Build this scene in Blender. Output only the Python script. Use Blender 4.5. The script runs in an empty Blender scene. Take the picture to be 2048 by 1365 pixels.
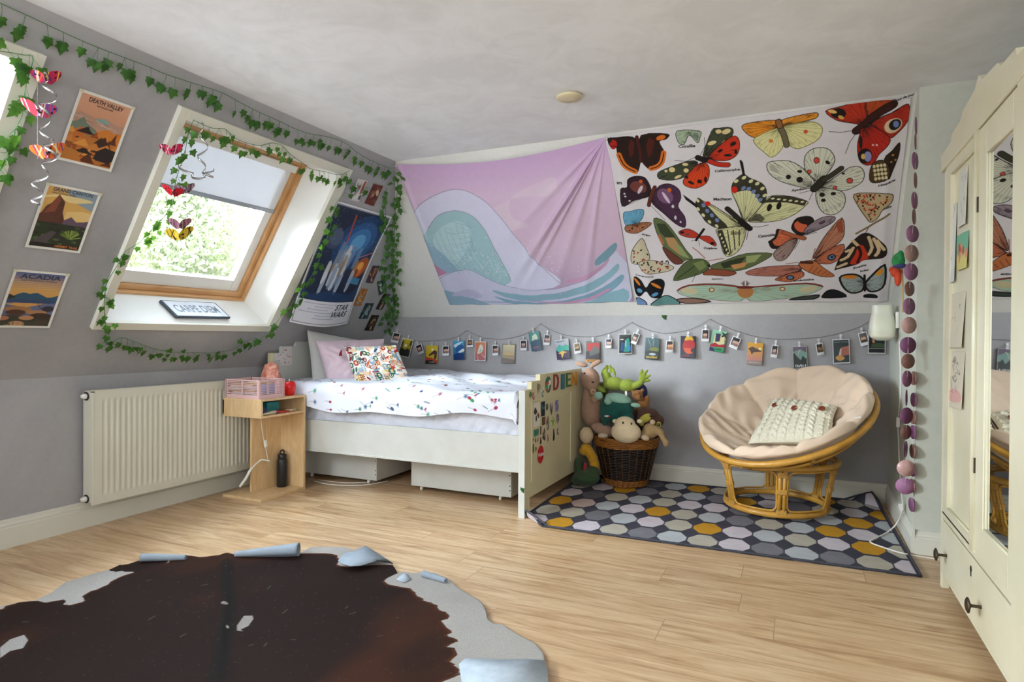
"""attic bedroom with roof windows"""
EXPOSURE = 0.92
SKY = 15.0
GREY0, GREY1 = '989799', 'a9a8a9'
FL0, FL1, FL2 = 'a8835c', 'caa880', 'dcc09a'
LEAFO = '7d8460'
def LIGHTS():
    # bright hazy sky low in the south west, shining in through the roof windows
    l = bpy.data.lights.new('hazy_sun', 'SUN'); l.energy = 24.0; l.angle = 0.7; l.color = (.88, .94, 1.0)
    o = bpy.data.objects.new('hazy_sun', l); C.objects.link(o); o.rotation_euler = Vector((.56, .78, -.22)).to_track_quat('-Z', 'Y').to_euler()
    # fill lights added at the rear and right walls, where no window is known
    area('rear_fill_light', (-1.2, -1.54, 1.5), (0, 1, .45), 1.8, 1.0, 27, (.97, .98, 1.0))
    area('right_fill_light', (1.24, -.35, 1.45), (-1, .12, .35), 1.8, 1.2, 30, (.95, .98, 1.0))
    # fill lamps added inside two roof windows, the one behind the camera also added
    area('roof_window_fill', tuple(on1(.80, 1.0, .03)), (1.75, 4.07, -.75), .95, .95, 10, (.84, .92, 1.0), spread=1.7)
    area('roof_window_fill', tuple(on1(-.83, 1.0, .03)), (1.6, 3.6, -.6), .95, .95, 7, (.86, .93, 1.0), spread=2.2)
Y0_ = -1.6
import bpy, bmesh, math, random
import numpy as np
from mathutils import Vector, Matrix
C = bpy.context.scene.collection
PI = math.pi
rnd = random.Random(7)

# ------------------------------------------------------------------ camera, world, lights
F_PX = 1258.3
CR = np.array([[0.90907, -0.00893, 0.41655], [0.4166, 0.00481, -0.90908], [0.00612, 0.99995, 0.00809]])
CAM = np.array([0.0, 0.0, 1.1])
cd = bpy.data.cameras.new('camera'); cam = bpy.data.objects.new('camera', cd); C.objects.link(cam)
M4 = Matrix.Identity(4)
for i in range(3):
    for j in range(3): M4[i][j] = CR[i][j]
    M4[i][3] = CAM[i]
cam.matrix_world = M4
cd.sensor_width = 36; cd.lens = 36 * F_PX / 2048; cd.clip_start = 0.05
sc = bpy.context.scene
sc.camera = cam
sc.view_settings.view_transform = 'Standard'; sc.view_settings.look = 'None'
sc.view_settings.exposure = EXPOSURE; sc.view_settings.gamma = 1; sc.view_settings.use_curve_mapping = False
w = bpy.data.worlds.new('sky'); sc.world = w; w.use_nodes = True
nt = w.node_tree; nt.nodes.clear()
wo = nt.nodes.new('ShaderNodeOutputWorld'); bg = nt.nodes.new('ShaderNodeBackground')
tc = nt.nodes.new('ShaderNodeTexCoord'); sx = nt.nodes.new('ShaderNodeSeparateXYZ'); rp = nt.nodes.new('ShaderNodeValToRGB')
nt.links.new(tc.outputs['Generated'], sx.inputs[0]); nt.links.new(sx.outputs['Z'], rp.inputs[0])
rp.color_ramp.elements[0].position = 0.0; rp.color_ramp.elements[0].color = (0.36, 0.36, 0.35, 1)
rp.color_ramp.elements[1].position = 0.05; rp.color_ramp.elements[1].color = (0.76, 0.88, 1.04, 1)
nt.links.new(rp.outputs[0], bg.inputs[0]); bg.inputs[1].default_value = SKY
nt.links.new(bg.outputs[0], wo.inputs[0])
def area(name, loc, direction, sx_, sy_, power, color, portal=False, spread=None):
    l = bpy.data.lights.new(name, 'AREA'); l.shape = 'RECTANGLE'; l.size = sx_; l.size_y = sy_
    l.energy = power; l.color = color
    if spread: l.spread = spread
    o = bpy.data.objects.new(name, l); C.objects.link(o)
    d = Vector(direction).normalized(); o.location = loc
    z = -d; y = Vector((0, 0, 1)); y = (y - z * y.dot(z)).normalized(); x = y.cross(z)
    R = Matrix((x, y, z)).transposed().to_4x4(); R.translation = Vector(loc); o.matrix_world = R
    if portal: l.cycles.is_portal = True
    return o

# ------------------------------------------------------------------ surveyed planes of the room
XL, YB, XR, YC, ZC = -3.685, 4.85, 0.54, 3.785, 2.38
UA = np.array([XL, 0, 0.86]); UB = np.array([-2.72, 0, ZC]); U1 = (UB - UA) / np.linalg.norm(UB - UA)
N1 = np.array([U1[2], 0, -U1[0]])                  # left slope: up direction and normal into the room
VA = np.array([0, YB, 1.266]); VB = np.array([0, 3.86, ZC]); U2 = (VB - VA) / np.linalg.norm(VB - VA)
N2 = np.array([0, -U2[2], U2[1]])                  # back slope
def ray(x, y): return CR @ np.array([x - 1024, 682.5 - y, -F_PX])
def hitp(x, y, p0, n):
    d = ray(x, y); t = ((np.asarray(p0, float) - CAM) @ n) / (d @ n); return CAM + d * t
def hx(x, y, X): return hitp(x, y, (X, 0, 0), np.array([1., 0, 0]))
def hy(x, y, Y): return hitp(x, y, (0, Y, 0), np.array([0, 1., 0]))
def hz(x, y, Z): return hitp(x, y, (0, 0, Z), np.array([0, 0, 1.]))
def h1(x, y, off=0.0): return hitp(x, y, UA + N1 * off, N1)
def h2(x, y, off=0.0): return hitp(x, y, VA + N2 * off, N2)
def on1(Y, s, off=0.0): return UA + U1 * s + N1 * off + np.array([0, Y, 0])
def on2(X, t, off=0.0): return VA + U2 * t + N2 * off + np.array([X, 0, 0])
# daylight enters through the roof windows; the unseen rearmost one is added for light
for yc in (2.79, 0.87, -0.83):
    area('daylight_portal', on1(yc, 1.0, -0.30), tuple(N1), 1.15, 1.15, 1, (1, 1, 1), portal=True)
LIGHTS()

# ------------------------------------------------------------------ helpers
def srgb(*c):
    if len(c) == 1: c = c[0]
    if isinstance(c, str): c = [int(c[i:i + 2], 16) for i in (0, 2, 4)]
    c = np.array(c, float) / 255.
    return np.where(c <= 0.04045, c / 12.92, ((c + 0.055) / 1.055) ** 2.4)
class NT:
    def __init__(s, name):
        s.m = bpy.data.materials.new(name); s.m.use_nodes = True; s.t = s.m.node_tree; s.t.nodes.clear()
        s.o = s.n('OutputMaterial'); s.b = s.n('BsdfPrincipled'); s.l(s.b, 0, s.o, 0)
    def n(s, k, **kw):
        x = s.t.nodes.new('ShaderNode' + k)
        for a, v in kw.items(): setattr(x, a, v)
        return x
    def l(s, a, i, b, j): s.t.links.new(a.outputs[i], b.inputs[j])
    def coord(s, scale=(1, 1, 1), kind='Object'):
        t = s.n('TexCoord'); m = s.n('Mapping'); m.inputs['Scale'].default_value = scale; s.l(t, kind, m, 0); return m
    def noise(s, src, scale, detail=4, rough=0.5, dist=0.0):
        x = s.n('TexNoise'); x.inputs['Scale'].default_value = scale; x.inputs['Detail'].default_value = detail
        x.inputs['Roughness'].default_value = rough; x.inputs['Distortion'].default_value = dist
        if src: s.l(src, 0, x, 'Vector')
        return x
    def ramp(s, src, i, stops):
        r = s.n('ValToRGB'); s.l(src, i, r, 0); e = r.color_ramp.elements
        while len(e) < len(stops): e.new(0.5)
        for k, (p, c) in enumerate(stops): e[k].position = p; e[k].color = (*c, 1)
        return r
    def mix(s, a, b, fac, mode='MIX', f=1.0):
        x = s.n('Mix'); x.data_type = 'RGBA'; x.blend_type = mode; x.inputs[0].default_value = f
        for idx, v in ((6, a), (7, b)):
            if isinstance(v, tuple) and len(v) == 2 and not isinstance(v[0], (int, float)): s.t.links.new(v[0].outputs[v[1]], x.inputs[idx])
            else: x.inputs[idx].default_value = (*v, 1)
        if fac: s.t.links.new(fac[0].outputs[fac[1]], x.inputs[0])
        return x
    def bump(s, src, i, strength, dist=0.01):
        b = s.n('Bump'); b.inputs['Strength'].default_value = strength; b.inputs['Distance'].default_value = dist
        s.l(src, i, b, 'Height'); s.l(b, 0, s.b, 'Normal'); return b
    def setp(s, **kw):
        for k, v in kw.items(): s.b.inputs[k.replace('_', ' ')].default_value = v
def mat(name, col, rough=0.5, scale=8., amt=0.10, bump=0.0, bscale=60., stretch=(1, 1, 1), sheen=0., metal=0., spec=0.5, sub=0., bdist=0.004, trans=0.):
    """procedural material: base colour varied by noise, optional fine bump"""
    t = NT(name); c = srgb(col) if not isinstance(col, np.ndarray) else col
    co = t.coord(stretch); n = t.noise(co, scale, 5, 0.55)
    r = t.ramp(n, 0, [(0.3, tuple(np.clip(c * (1 - amt), 0, 1))), (0.7, tuple(np.clip(c * (1 + amt), 0, 1)))])
    t.l(r, 0, t.b, 'Base Color'); t.setp(Roughness=rough, Metallic=metal)
    t.b.inputs['Specular IOR Level'].default_value = spec
    if sheen: t.b.inputs['Sheen Weight'].default_value = sheen
    if sub: t.b.inputs['Subsurface Weight'].default_value = sub; t.b.inputs['Subsurface Radius'].default_value = (.02, .01, .006)
    if bump: nb = t.noise(co, bscale, 4, 0.6); t.bump(nb, 0, bump, bdist)
    if trans:
        tr = t.n('BsdfTranslucent'); t.l(r, 0, tr, 0); mx = t.n('MixShader'); mx.inputs[0].default_value = trans
        t.l(t.b, 0, mx, 1); t.l(tr, 0, mx, 2); t.l(mx, 0, t.o, 0)
    return t.m
def print_mat(name, rough=0.6, spec=0.3, fabric=0.0, trans=0.0):
    """a printed surface: colour comes from the print itself"""
    t = NT(name); a = t.n('Attribute'); a.attribute_name = 'Col'
    co = t.coord(); n = t.noise(co, 25, 3); r = t.ramp(n, 0, [(0.3, (.96, .96, .96)), (0.7, (1, 1, 1))])
    mx = t.mix((a, 0), (r, 0), None, 'MULTIPLY'); t.l(mx, 2, t.b, 'Base Color'); t.setp(Roughness=rough)
    t.b.inputs['Specular IOR Level'].default_value = spec
    if fabric: nb = t.noise(co, 900, 2); t.bump(nb, 0, fabric, 0.001)
    if trans:
        tr = t.n('BsdfTranslucent'); t.l(mx, 2, tr, 0); ms = t.n('MixShader'); ms.inputs[0].default_value = trans
        t.l(t.b, 0, ms, 1); t.l(tr, 0, ms, 2); t.l(ms, 0, t.o, 0)
    return t.m

LOC = {}
def thing(name, label, cat, loc=(0, 0, 0), group=None, kind=None):
    o = bpy.data.objects.new(name, None); C.objects.link(o); o.location = Vector([float(v) for v in loc]); LOC[o.name] = np.array(loc, float)
    o.empty_display_size = 0.05
    if kind: o['kind'] = kind
    else: o['label'] = label; o['category'] = cat
    if group: o['group'] = group
    return o
def tag(o, label, cat, group=None, kind=None):
    if label: o['label'] = label
    if cat: o['category'] = cat
    if group: o['group'] = group
    if kind: o['kind'] = kind
    return o
def wloc(p): return LOC.get(p.name, np.zeros(3)) if p else np.zeros(3)
def base_of(v):
    v = np.asarray(v); lo = v.min(0); hi = v.max(0); return np.array([(lo[0] + hi[0]) / 2, (lo[1] + hi[1]) / 2, lo[2]])
class MB:
    """collects shapes in world coordinates and links them as one mesh"""
    def __init__(s): s.v = []; s.f = []; s.sm = []
    def add(s, v, f, smooth=False):
        o = len(s.v); s.v += [tuple(map(float, p)) for p in v]; s.f += [tuple(i + o for i in q) for q in f]; s.sm += [smooth] * len(f); return s
    def box(s, a, b):
        (x0, y0, z0), (x1, y1, z1) = a, b
        return s.add([(x0, y0, z0), (x1, y0, z0), (x1, y1, z0), (x0, y1, z0), (x0, y0, z1), (x1, y0, z1), (x1, y1, z1), (x0, y1, z1)],
                     [(3, 2, 1, 0), (4, 5, 6, 7), (0, 1, 5, 4), (1, 2, 6, 5), (2, 3, 7, 6), (3, 0, 4, 7)])
    def obox(s, c, ax, ay, az):
        """box with centre c and half axes ax, ay, az"""
        c, ax, ay, az = [np.asarray(q, float) for q in (c, ax, ay, az)]
        v = [c + i * ax + j * ay + k * az for k in (-1, 1) for (i, j) in ((-1, -1), (1, -1), (1, 1), (-1, 1))]
        return s.add(v, [(3, 2, 1, 0), (4, 5, 6, 7), (0, 1, 5, 4), (1, 2, 6, 5), (2, 3, 7, 6), (3, 0, 4, 7)])
    def tube(s, pts, r, n=8, closed=False, caps=True):
        P = [np.asarray(p, float) for p in pts]; k = len(P); rr = r if hasattr(r, '__len__') else [r] * k
        ref = np.array([0., 0, 1]); v = []; prev = None
        for i in range(k):
            a = P[(i - 1) % k] if (closed or i > 0) else P[i]; b = P[(i + 1) % k] if (closed or i < k - 1) else P[i]
            t = b - a; t /= (np.linalg.norm(t) + 1e-9)
            if prev is None:
                q = np.cross(t, ref)
                if np.linalg.norm(q) < 0.1: q = np.cross(t, (1, 0, 0))
            else: q = prev - t * (prev @ t)
            q /= np.linalg.norm(q); prev = q; w_ = np.cross(t, q)
            v += [P[i] + rr[i] * (math.cos(2 * PI * j / n) * q + math.sin(2 * PI * j / n) * w_) for j in range(n)]
        f = [(i * n + j, i * n + (j + 1) % n, ((i + 1) % k) * n + (j + 1) % n, ((i + 1) % k) * n + j) for i in range(k if closed else k - 1) for j in range(n)]
        s.add(v, f, True)
        if not closed and caps:
            o = len(s.v) - len(v); s.f += [tuple(o + j for j in range(n))[::-1], tuple(o + (k - 1) * n + j for j in range(n))]; s.sm += [False, False]
        return s
    def grid(s, fn, nu, nv, smooth=True, cu=False, cv=False):
        v = [fn(i / (nu if cu else nu - 1), j / (nv if cv else nv - 1)) for j in range(nv) for i in range(nu)]
        f = [(j * nu + i, j * nu + (i + 1) % nu, ((j + 1) % nv) * nu + (i + 1) % nu, ((j + 1) % nv) * nu + i) for j in range(nv if cv else nv - 1) for i in range(nu if cu else nu - 1)]
        return s.add(v, f, smooth)
    def lathe(s, prof, c=(0, 0, 0), n=24, axis=None):
        c = np.asarray(c, float)
        if axis is None: ax, ay, az = np.eye(3)
        else:
            az = np.asarray(axis, float); az /= np.linalg.norm(az); ax = np.cross(az, (0.3, 1, 0.1)); ax /= np.linalg.norm(ax); ay = np.cross(az, ax)
        k = len(prof)
        v = [c + r * (math.cos(2 * PI * j / n) * ax + math.sin(2 * PI * j / n) * ay) + z * az for (r, z) in prof for j in range(n)]
        f = [(i * n + j, i * n + (j + 1) % n, (i + 1) * n + (j + 1) % n, (i + 1) * n + j) for i in range(k - 1) for j in range(n)]
        return s.add(v, f, True)
    def ell(s, c, r, R=None, n=16):
        c = np.asarray(c, float); R = np.eye(3) if R is None else R; r = np.asarray(r if hasattr(r, '__len__') else (r, r, r), float)
        v = []
        for i in range(1, n // 2):
            th = PI * i / (n // 2)
            for j in range(n):
                ph = 2 * PI * j / n; v.append(c + R @ (r * np.array([math.sin(th) * math.cos(ph), math.sin(th) * math.sin(ph), math.cos(th)])))
        m = n // 2 - 1; top = len(v); v += [c + R @ (r * np.array([0, 0, 1.])), c + R @ (r * np.array([0, 0, -1.]))]
        f = [(i * n + j, (i + 1) * n + j, (i + 1) * n + (j + 1) % n, i * n + (j + 1) % n) for i in range(m - 1) for j in range(n)]
        f += [(top, j, (j + 1) % n) for j in range(n)] + [(top + 1, (m - 1) * n + (j + 1) % n, (m - 1) * n + j) for j in range(n)]
        return s.add(v, f, True)
    def prism(s, poly, d):
        """closed polygon of 3D points extruded by the vector d"""
        k = len(poly); d = np.asarray(d, float); v = [np.asarray(p, float) for p in poly] + [np.asarray(p, float) + d for p in poly]
        return s.add(v, [tuple(range(k))[::-1], tuple(range(k, 2 * k))] + [(i, (i + 1) % k, k + (i + 1) % k, k + i) for i in range(k)])
    def build(s, name, m, parent=None, bevel=0, solid=0, sub=0, kind=None):
        me = bpy.data.meshes.new(name); v = np.array(s.v); org = wloc(parent) if parent else base_of(v)
        if kind == 'structure': org = np.zeros(3)
        me.from_pydata((v - org).tolist(), [], s.f); me.polygons.foreach_set('use_smooth', s.sm); me.materials.append(m); me.update()
        o = bpy.data.objects.new(name, me); C.objects.link(o)
        if parent: o.parent = parent; LOC[o.name] = org
        else: o.location = org.tolist(); LOC[o.name] = org
        if bevel: b = o.modifiers.new('b', 'BEVEL'); b.width = bevel; b.segments = 2; b.limit_method = 'ANGLE'; b.angle_limit = 0.7
        if sub: b = o.modifiers.new('s', 'SUBSURF'); b.levels = b.render_levels = sub
        if solid: b = o.modifiers.new('t', 'SOLIDIFY'); b.thickness = solid; b.offset = 0
        if kind: o['kind'] = kind
        return o
def fixn(o):
    bm = bmesh.new(); bm.from_mesh(o.data); bmesh.ops.recalc_face_normals(bm, faces=bm.faces); bm.to_mesh(o.data); bm.free(); return o
def spline(pts, n=8, closed=False):
    P = [np.asarray(p, float) for p in pts]; k = len(P); out = []
    for i in range(k if closed else k - 1):
        g = lambda j: P[j % k] if closed else P[min(max(j, 0), k - 1)]
        a, b, c, d = g(i - 1), g(i), g(i + 1), g(i + 2)
        for q in range(n):
            t = q / n; out.append(0.5 * ((2 * b) + (c - a) * t + (2 * a - 5 * b + 4 * c - d) * t * t + (3 * b - a - 3 * c + d) * t ** 3))
    if not closed: out.append(P[-1])
    return out
def plush(name, ells, m, parent, voxel=0.006, smooth=6):
    """one continuous soft body grown from overlapping ellipsoids: (centre, radii, optional rotation axis/angle)"""
    b = MB()
    for e in ells:
        R = np.array(Matrix.Rotation(e[3], 3, Vector(e[2]))) if len(e) > 2 else None
        b.ell(e[0], e[1], R, 16)
    o = b.build(name, m, parent)
    r = o.modifiers.new('r', 'REMESH'); r.mode = 'VOXEL'; r.voxel_size = voxel; r.use_smooth_shade = True
    s_ = o.modifiers.new('s', 'SMOOTH'); s_.iterations = smooth; s_.factor = 0.6
    return o

# ------------------------------------------------------------------ printed artwork (vertex coloured sheets)
class Canvas:
    def __init__(s, W, H, bg='ffffff'):
        s.W, s.H = W, H; s.a = np.zeros((H, W, 3)) + srgb(bg)
        s.U, s.V = np.meshgrid(np.arange(W) / (W - 1), np.arange(H) / (H - 1)); s.map = None; s.asp = H / W
    def _p(s, pts): return np.array([s.map(*p) for p in pts]) if s.map else np.array(pts, float)
    def _put(s, m, sl, col, a):
        c = srgb(col) if isinstance(col, (str, tuple, list)) else col
        m = m * a; s.a[sl] = s.a[sl] * (1 - m[..., None]) + c * m[..., None]
    def _box(s, lo, hi):
        x0 = max(int(lo[0] * (s.W - 1)) - 1, 0); x1 = min(int(hi[0] * (s.W - 1)) + 3, s.W)
        y0 = max(int(lo[1] * (s.H - 1)) - 1, 0); y1 = min(int(hi[1] * (s.H - 1)) + 3, s.H)
        return (slice(y0, y1), slice(x0, x1)) if x1 > x0 and y1 > y0 else None
    def mask(s, P):
        sl = s._box(P.min(0), P.max(0))
        if sl is None: return None, None
        acc = 0
        for dx, dy in ((-.25, -.25), (.25, .25), (-.25, .25), (.25, -.25)):
            x = s.U[sl] + dx / s.W; y = s.V[sl] + dy / s.H; inside = np.zeros(x.shape, bool)
            for i in range(len(P)):
                x0, y0 = P[i]; x1, y1 = P[i - 1]
                if y0 == y1: continue
                inside ^= ((y0 > y) != (y1 > y)) & (x < (x1 - x0) * (y - y0) / (y1 - y0) + x0)
            acc = acc + inside
        return acc / 4., sl
    def poly(s, pts, col, a=1.0, smooth=0, edge=None, ew=0.004):
        if smooth: pts = [tuple(p) for p in spline([(*p, 0) for p in pts], smooth, True)]; pts = [(p[0], p[1]) for p in pts]
        P = s._p(pts); m, sl = s.mask(P)
        if m is not None: s._put(m, sl, col, a)
        if edge: s.line(pts + [pts[0]], ew, edge)
        return s
    def line(s, pts, wd, col, a=1.0, curve=0):
        if curve: pts = [(p[0], p[1]) for p in spline([(*p, 0) for p in pts], curve)]
        P = s._p(pts)
        for i in range(len(P) - 1):
            A, B = P[i], P[i + 1]; lo = np.minimum(A, B) - (wd, wd / s.asp); hi = np.maximum(A, B) + (wd, wd / s.asp); sl = s._box(lo, hi)
            if sl is None: continue
            x = s.U[sl] - A[0]; y = (s.V[sl] - A[1]) * s.asp; dx, dy = B[0] - A[0], (B[1] - A[1]) * s.asp; L = dx * dx + dy * dy + 1e-12
            t = np.clip((x * dx + y * dy) / L, 0, 1); d = np.hypot(x - t * dx, y - t * dy)
            s._put(np.clip((wd / 2 - d) * s.W + 0.5, 0, 1), sl, col, a)
        return s
    def ell(s, cx, cy, rx, ry, col, ang=0, a=1.0, n=20):
        c, q = math.cos(ang), math.sin(ang)
        return s.poly([(cx + rx * math.cos(t) * c - ry * math.sin(t) * q, cy + rx * math.cos(t) * q + ry * math.sin(t) * c) for t in np.linspace(0, 2 * PI, n, endpoint=False)], col, a)
    def rect(s, x0, y0, x1, y1, col, a=1.0): return s.poly([(x0, y0), (x1, y0), (x1, y1), (x0, y1)], col, a)
    def grad(s, c0, c1, v0=0., v1=1., u=False):
        t = np.clip(((s.U if u else s.V) - v0) / (v1 - v0), 0, 1)[..., None]; m = (s.V >= v0) & (s.V <= v1) if not u else (s.V > -1)
        g = srgb(c0) * (1 - t) + srgb(c1) * t; s.a[m] = g[m]; return s
    def noise(s, amt, k=6, seed=1, stretch=1.0):
        r = np.random.RandomState(seed); acc = 0
        for o in range(3):
            kx, ky = max(2, int(k * 2 ** o)), max(2, int(k * 2 ** o * stretch)); g = r.rand(ky + 1, kx + 1)
            x = s.U * (kx - 1e-6); y = s.V * (ky - 1e-6); i = x.astype(int); j = y.astype(int); fx, fy = x - i, y - j
            fx = fx * fx * (3 - 2 * fx); fy = fy * fy * (3 - 2 * fy)
            acc = acc + (g[j, i] * (1 - fx) * (1 - fy) + g[j, i + 1] * fx * (1 - fy) + g[j + 1, i] * (1 - fx) * fy + g[j + 1, i + 1] * fx * fy - .5) / 2 ** o
        s.a = np.clip(s.a * (1 + amt * acc[..., None]), 0, 1); return s
def sheet(name, cv, S, m, parent=None, solid=0.0008, mask=None):
    """S maps arrays u, v to an (..., 3) array of world points"""
    H, W = cv.H, cv.W; P = S(cv.U, cv.V).reshape(-1, 3); org = wloc(parent) if parent else base_of(P)
    me = bpy.data.meshes.new(name); i = np.arange(H * W).reshape(H, W)
    q = np.stack([i[:-1, :-1], i[:-1, 1:], i[1:, 1:], i[1:, :-1]], -1).reshape(-1, 4); cols = cv.a.reshape(-1, 3)
    if mask is not None:
        mk = mask.reshape(-1); q = q[mk[q].all(1)]; used = np.unique(q); re = np.full(H * W, -1); re[used] = np.arange(len(used)); q = re[q]; P = P[used]; cols = cols[used]
    n = len(P); nf = len(q)
    me.vertices.add(n); me.vertices.foreach_set('co', (P - org).astype(np.float32).ravel())
    me.loops.add(nf * 4); me.loops.foreach_set('vertex_index', q.astype(np.int32).ravel())
    me.polygons.add(nf); me.polygons.foreach_set('loop_start', np.arange(0, nf * 4, 4, dtype=np.int32)); me.update(calc_edges=True)
    me.polygons.foreach_set('use_smooth', [True] * nf)
    a = me.color_attributes.new('Col', 'FLOAT_COLOR', 'POINT'); c = np.ones((n, 4), np.float32); c[:, :3] = cols; a.data.foreach_set('color', c.ravel())
    me.materials.append(m); me.validate()
    o = bpy.data.objects.new(name, me); C.objects.link(o)
    if parent: o.parent = parent
    else: o.location = org.tolist()
    LOC[o.name] = org
    if solid: b = o.modifiers.new('t', 'SOLIDIFY'); b.thickness = solid; b.offset = -1
    return o
def quadS(bl, br, tr, tl, bulge=0.0, nrm=None):
    bl, br, tr, tl = [np.asarray(p, float) for p in (bl, br, tr, tl)]
    n = np.cross(br - bl, tl - bl); n /= np.linalg.norm(n)
    if nrm is not None and n @ nrm < 0: n = -n
    def S(u, v):
        u = np.asarray(u)[..., None]; v = np.asarray(v)[..., None]
        return bl * (1 - u) * (1 - v) + br * u * (1 - v) + tr * u * v + tl * (1 - u) * v + n * (bulge * np.sin(PI * u) ** 1 * (0.4 + 0.6 * np.cos(v * PI) ** 2) if bulge else 0)
    return S, n
_txt = {}
def text2d(st, bold=0.0):
    if st not in _txt:
        cu = bpy.data.curves.new('t', 'FONT'); cu.body = st; cu.offset = bold; cu.resolution_u = 3; ob = bpy.data.objects.new('t', cu); C.objects.link(ob)
        dg = bpy.context.evaluated_depsgraph_get(); me = bpy.data.meshes.new_from_object(ob.evaluated_get(dg))
        v = np.array([p.co[:2] for p in me.vertices]); f = [tuple(p.vertices) for p in me.polygons]
        bpy.data.objects.remove(ob); bpy.data.curves.remove(cu); bpy.data.meshes.remove(me)
        lo, hi = v.min(0), v.max(0); _txt[st] = ((v - lo) / (hi - lo), f, (hi - lo)[0] / (hi - lo)[1])
    return _txt[st]
def lettering(st, box, S, n, m, parent, off=0.0012, name='lettering', slant=0.0, bold=0.018):
    v, f, asp = text2d(st, bold); u = box[0] + (v[:, 0] + slant * (v[:, 1] - .5)) * (box[2] - box[0]); w_ = box[1] + v[:, 1] * (box[3] - box[1])
    P = S(u, w_) + np.asarray(n) * off; b = MB(); b.add(P, f); return b.build(name, m, parent)
# ------------------------------------------------------------------ materials of the setting
def wall_mat(name, c0, c1, warm=None, scale=1.3, rough=0.55, bump=0.15):
    t = NT(name); co = t.coord(); n = t.noise(co, scale, 6, 0.62, 0.6); n2 = t.noise(co, 35, 3); 
    r = t.ramp(n, 0, [(0.32, tuple(srgb(c0))), (0.66, tuple(srgb(c1)))])
    r2 = t.ramp(n2, 0, [(0.3, (.95, .95, .95)), (0.7, (1, 1, 1))]); mx = t.mix((r, 0), (r2, 0), None, 'MULTIPLY')
    t.l(mx, 2, t.b, 'Base Color'); t.setp(Roughness=rough); nb = t.noise(co, 140, 3); t.bump(nb, 0, bump, 0.002); return t.m
M_GREY = wall_mat('grey_wall_paint', GREY0, GREY1, scale=1.1, rough=0.5)
M_BAND = wall_mat('pale_slope_paint', 'd9d8d2', 'e2e1db', scale=0.8, rough=0.6)
def ceil_mat():
    t = NT('mottled_ceiling_paint'); co = t.coord(); n = t.noise(co, 1.1, 3, 0.5, 2.4); n2 = t.noise(co, 3.2, 4, 0.6, 3.0)
    a = t.mix((n, 0), (n2, 0), None, 'MIX', 0.45)
    r = t.ramp(a, 2, [(0.40, tuple(srgb('e6e7ea'))), (0.50, tuple(srgb('ecedf0'))), (0.60, tuple(srgb('f1f2f6')))])
    t.l(r, 0, t.b, 'Base Color'); t.setp(Roughness=0.55); nb = t.noise(co, 60, 4); t.bump(nb, 0, 0.12, 0.003); return t.m
M_CEIL = ceil_mat()
M_TRIM = mat('trim_gloss_paint', 'd6d4c6', 0.35, 3, 0.04)
M_WHITE = mat('white_window_paint', 'ecebe6', 0.35, 3, 0.02)
def floor_mat():
    t = NT('oak_laminate'); tcn = t.n('TexCoord'); s = t.n('SeparateXYZ'); t.l(tcn, 'Object', s, 0)
    def m(op, a, b=None):
        x = t.n('Math', operation=op)
        for i, v in enumerate((a, b)):
            if v is None: continue
            if isinstance(v, tuple): t.t.links.new(v[0].outputs[v[1]], x.inputs[i])
            else: x.inputs[i].default_value = v
        return (x, 0)
    row = m('FLOOR', m('DIVIDE', (s, 'Y'), 0.19)); fy = m('FRACT', m('DIVIDE', (s, 'Y'), 0.19))
    off = m('FRACT', m('MULTIPLY', m('SINE', m('MULTIPLY', row, 12.9898)), 43758.5))
    xs = m('ADD', m('DIVIDE', (s, 'X'), 1.28), off); colm = m('FLOOR', xs); fx = m('FRACT', xs)
    idc = t.n('CombineXYZ'); t.t.links.new(row[0].outputs[0], idc.inputs[0]); t.t.links.new(colm[0].outputs[0], idc.inputs[1])
    wn = t.n('TexWhiteNoise'); t.l(idc, 0, wn, 'Vector')
    gv = t.n('CombineXYZ')
    for i, q in enumerate((m('MULTIPLY', (s, 'X'), 1.0), m('MULTIPLY', (s, 'Y'), 9.0), m('MULTIPLY', (wn, 0), 30.0))): t.t.links.new(q[0].outputs[q[1]], gv.inputs[i])
    g = t.noise(gv, 2.2, 6, 0.6, 1.0); g2 = t.noise(gv, 14, 4, 0.6, 0.4)
    base = t.ramp(g, 0, [(0.30, tuple(srgb(FL0))), (0.47, tuple(srgb(FL1))), (0.66, tuple(srgb(FL2)))])
    fine = t.ramp(g2, 0, [(0.3, (.90, .88, .86)), (0.6, (1, 1, 1))]); a = t.mix((base, 0), (fine, 0), None, 'MULTIPLY')
    kv = t.n('CombineXYZ')
    for i, q in enumerate((m('MULTIPLY', (s, 'X'), 1.0), m('MULTIPLY', (s, 'Y'), 3.2), m('MULTIPLY', (wn, 0), 7.0))): t.t.links.new(q[0].outputs[q[1]], kv.inputs[i])
    kn = t.noise(kv, 3.0, 2, 0.4, 0.2); kr = t.ramp(kn, 0, [(0.70, (1, 1, 1)), (0.80, (.66, .54, .44))]); a = t.mix((a, 2), (kr, 0), None, 'MULTIPLY')
    tone = t.ramp(wn, 0, [(0, (.90, .89, .87)), (1, (1.0, 1.0, 1.0))]); a = t.mix((a, 2), (tone, 0), None, 'MULTIPLY')
    ex = m('MINIMUM', fy, m('SUBTRACT', 1.0, fy)); gap = m('LESS_THAN', ex, 0.010); ex2 = m('MINIMUM', fx, m('SUBTRACT', 1.0, fx)); gap2 = m('LESS_THAN', ex2, 0.0013)
    gg = m('MAXIMUM', gap, gap2); a = t.mix((a, 2), tuple(srgb('a48662')), gg); 
    t.l(a, 2, t.b, 'Base Color'); t.setp(Roughness=0.36); t.b.inputs['Specular IOR Level'].default_value = 0.5
    inv = m('SUBTRACT', 1.0, gg); t.bump(inv[0], 0, 0.3, 0.002); return t.m
M_FLOOR = floor_mat()
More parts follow.
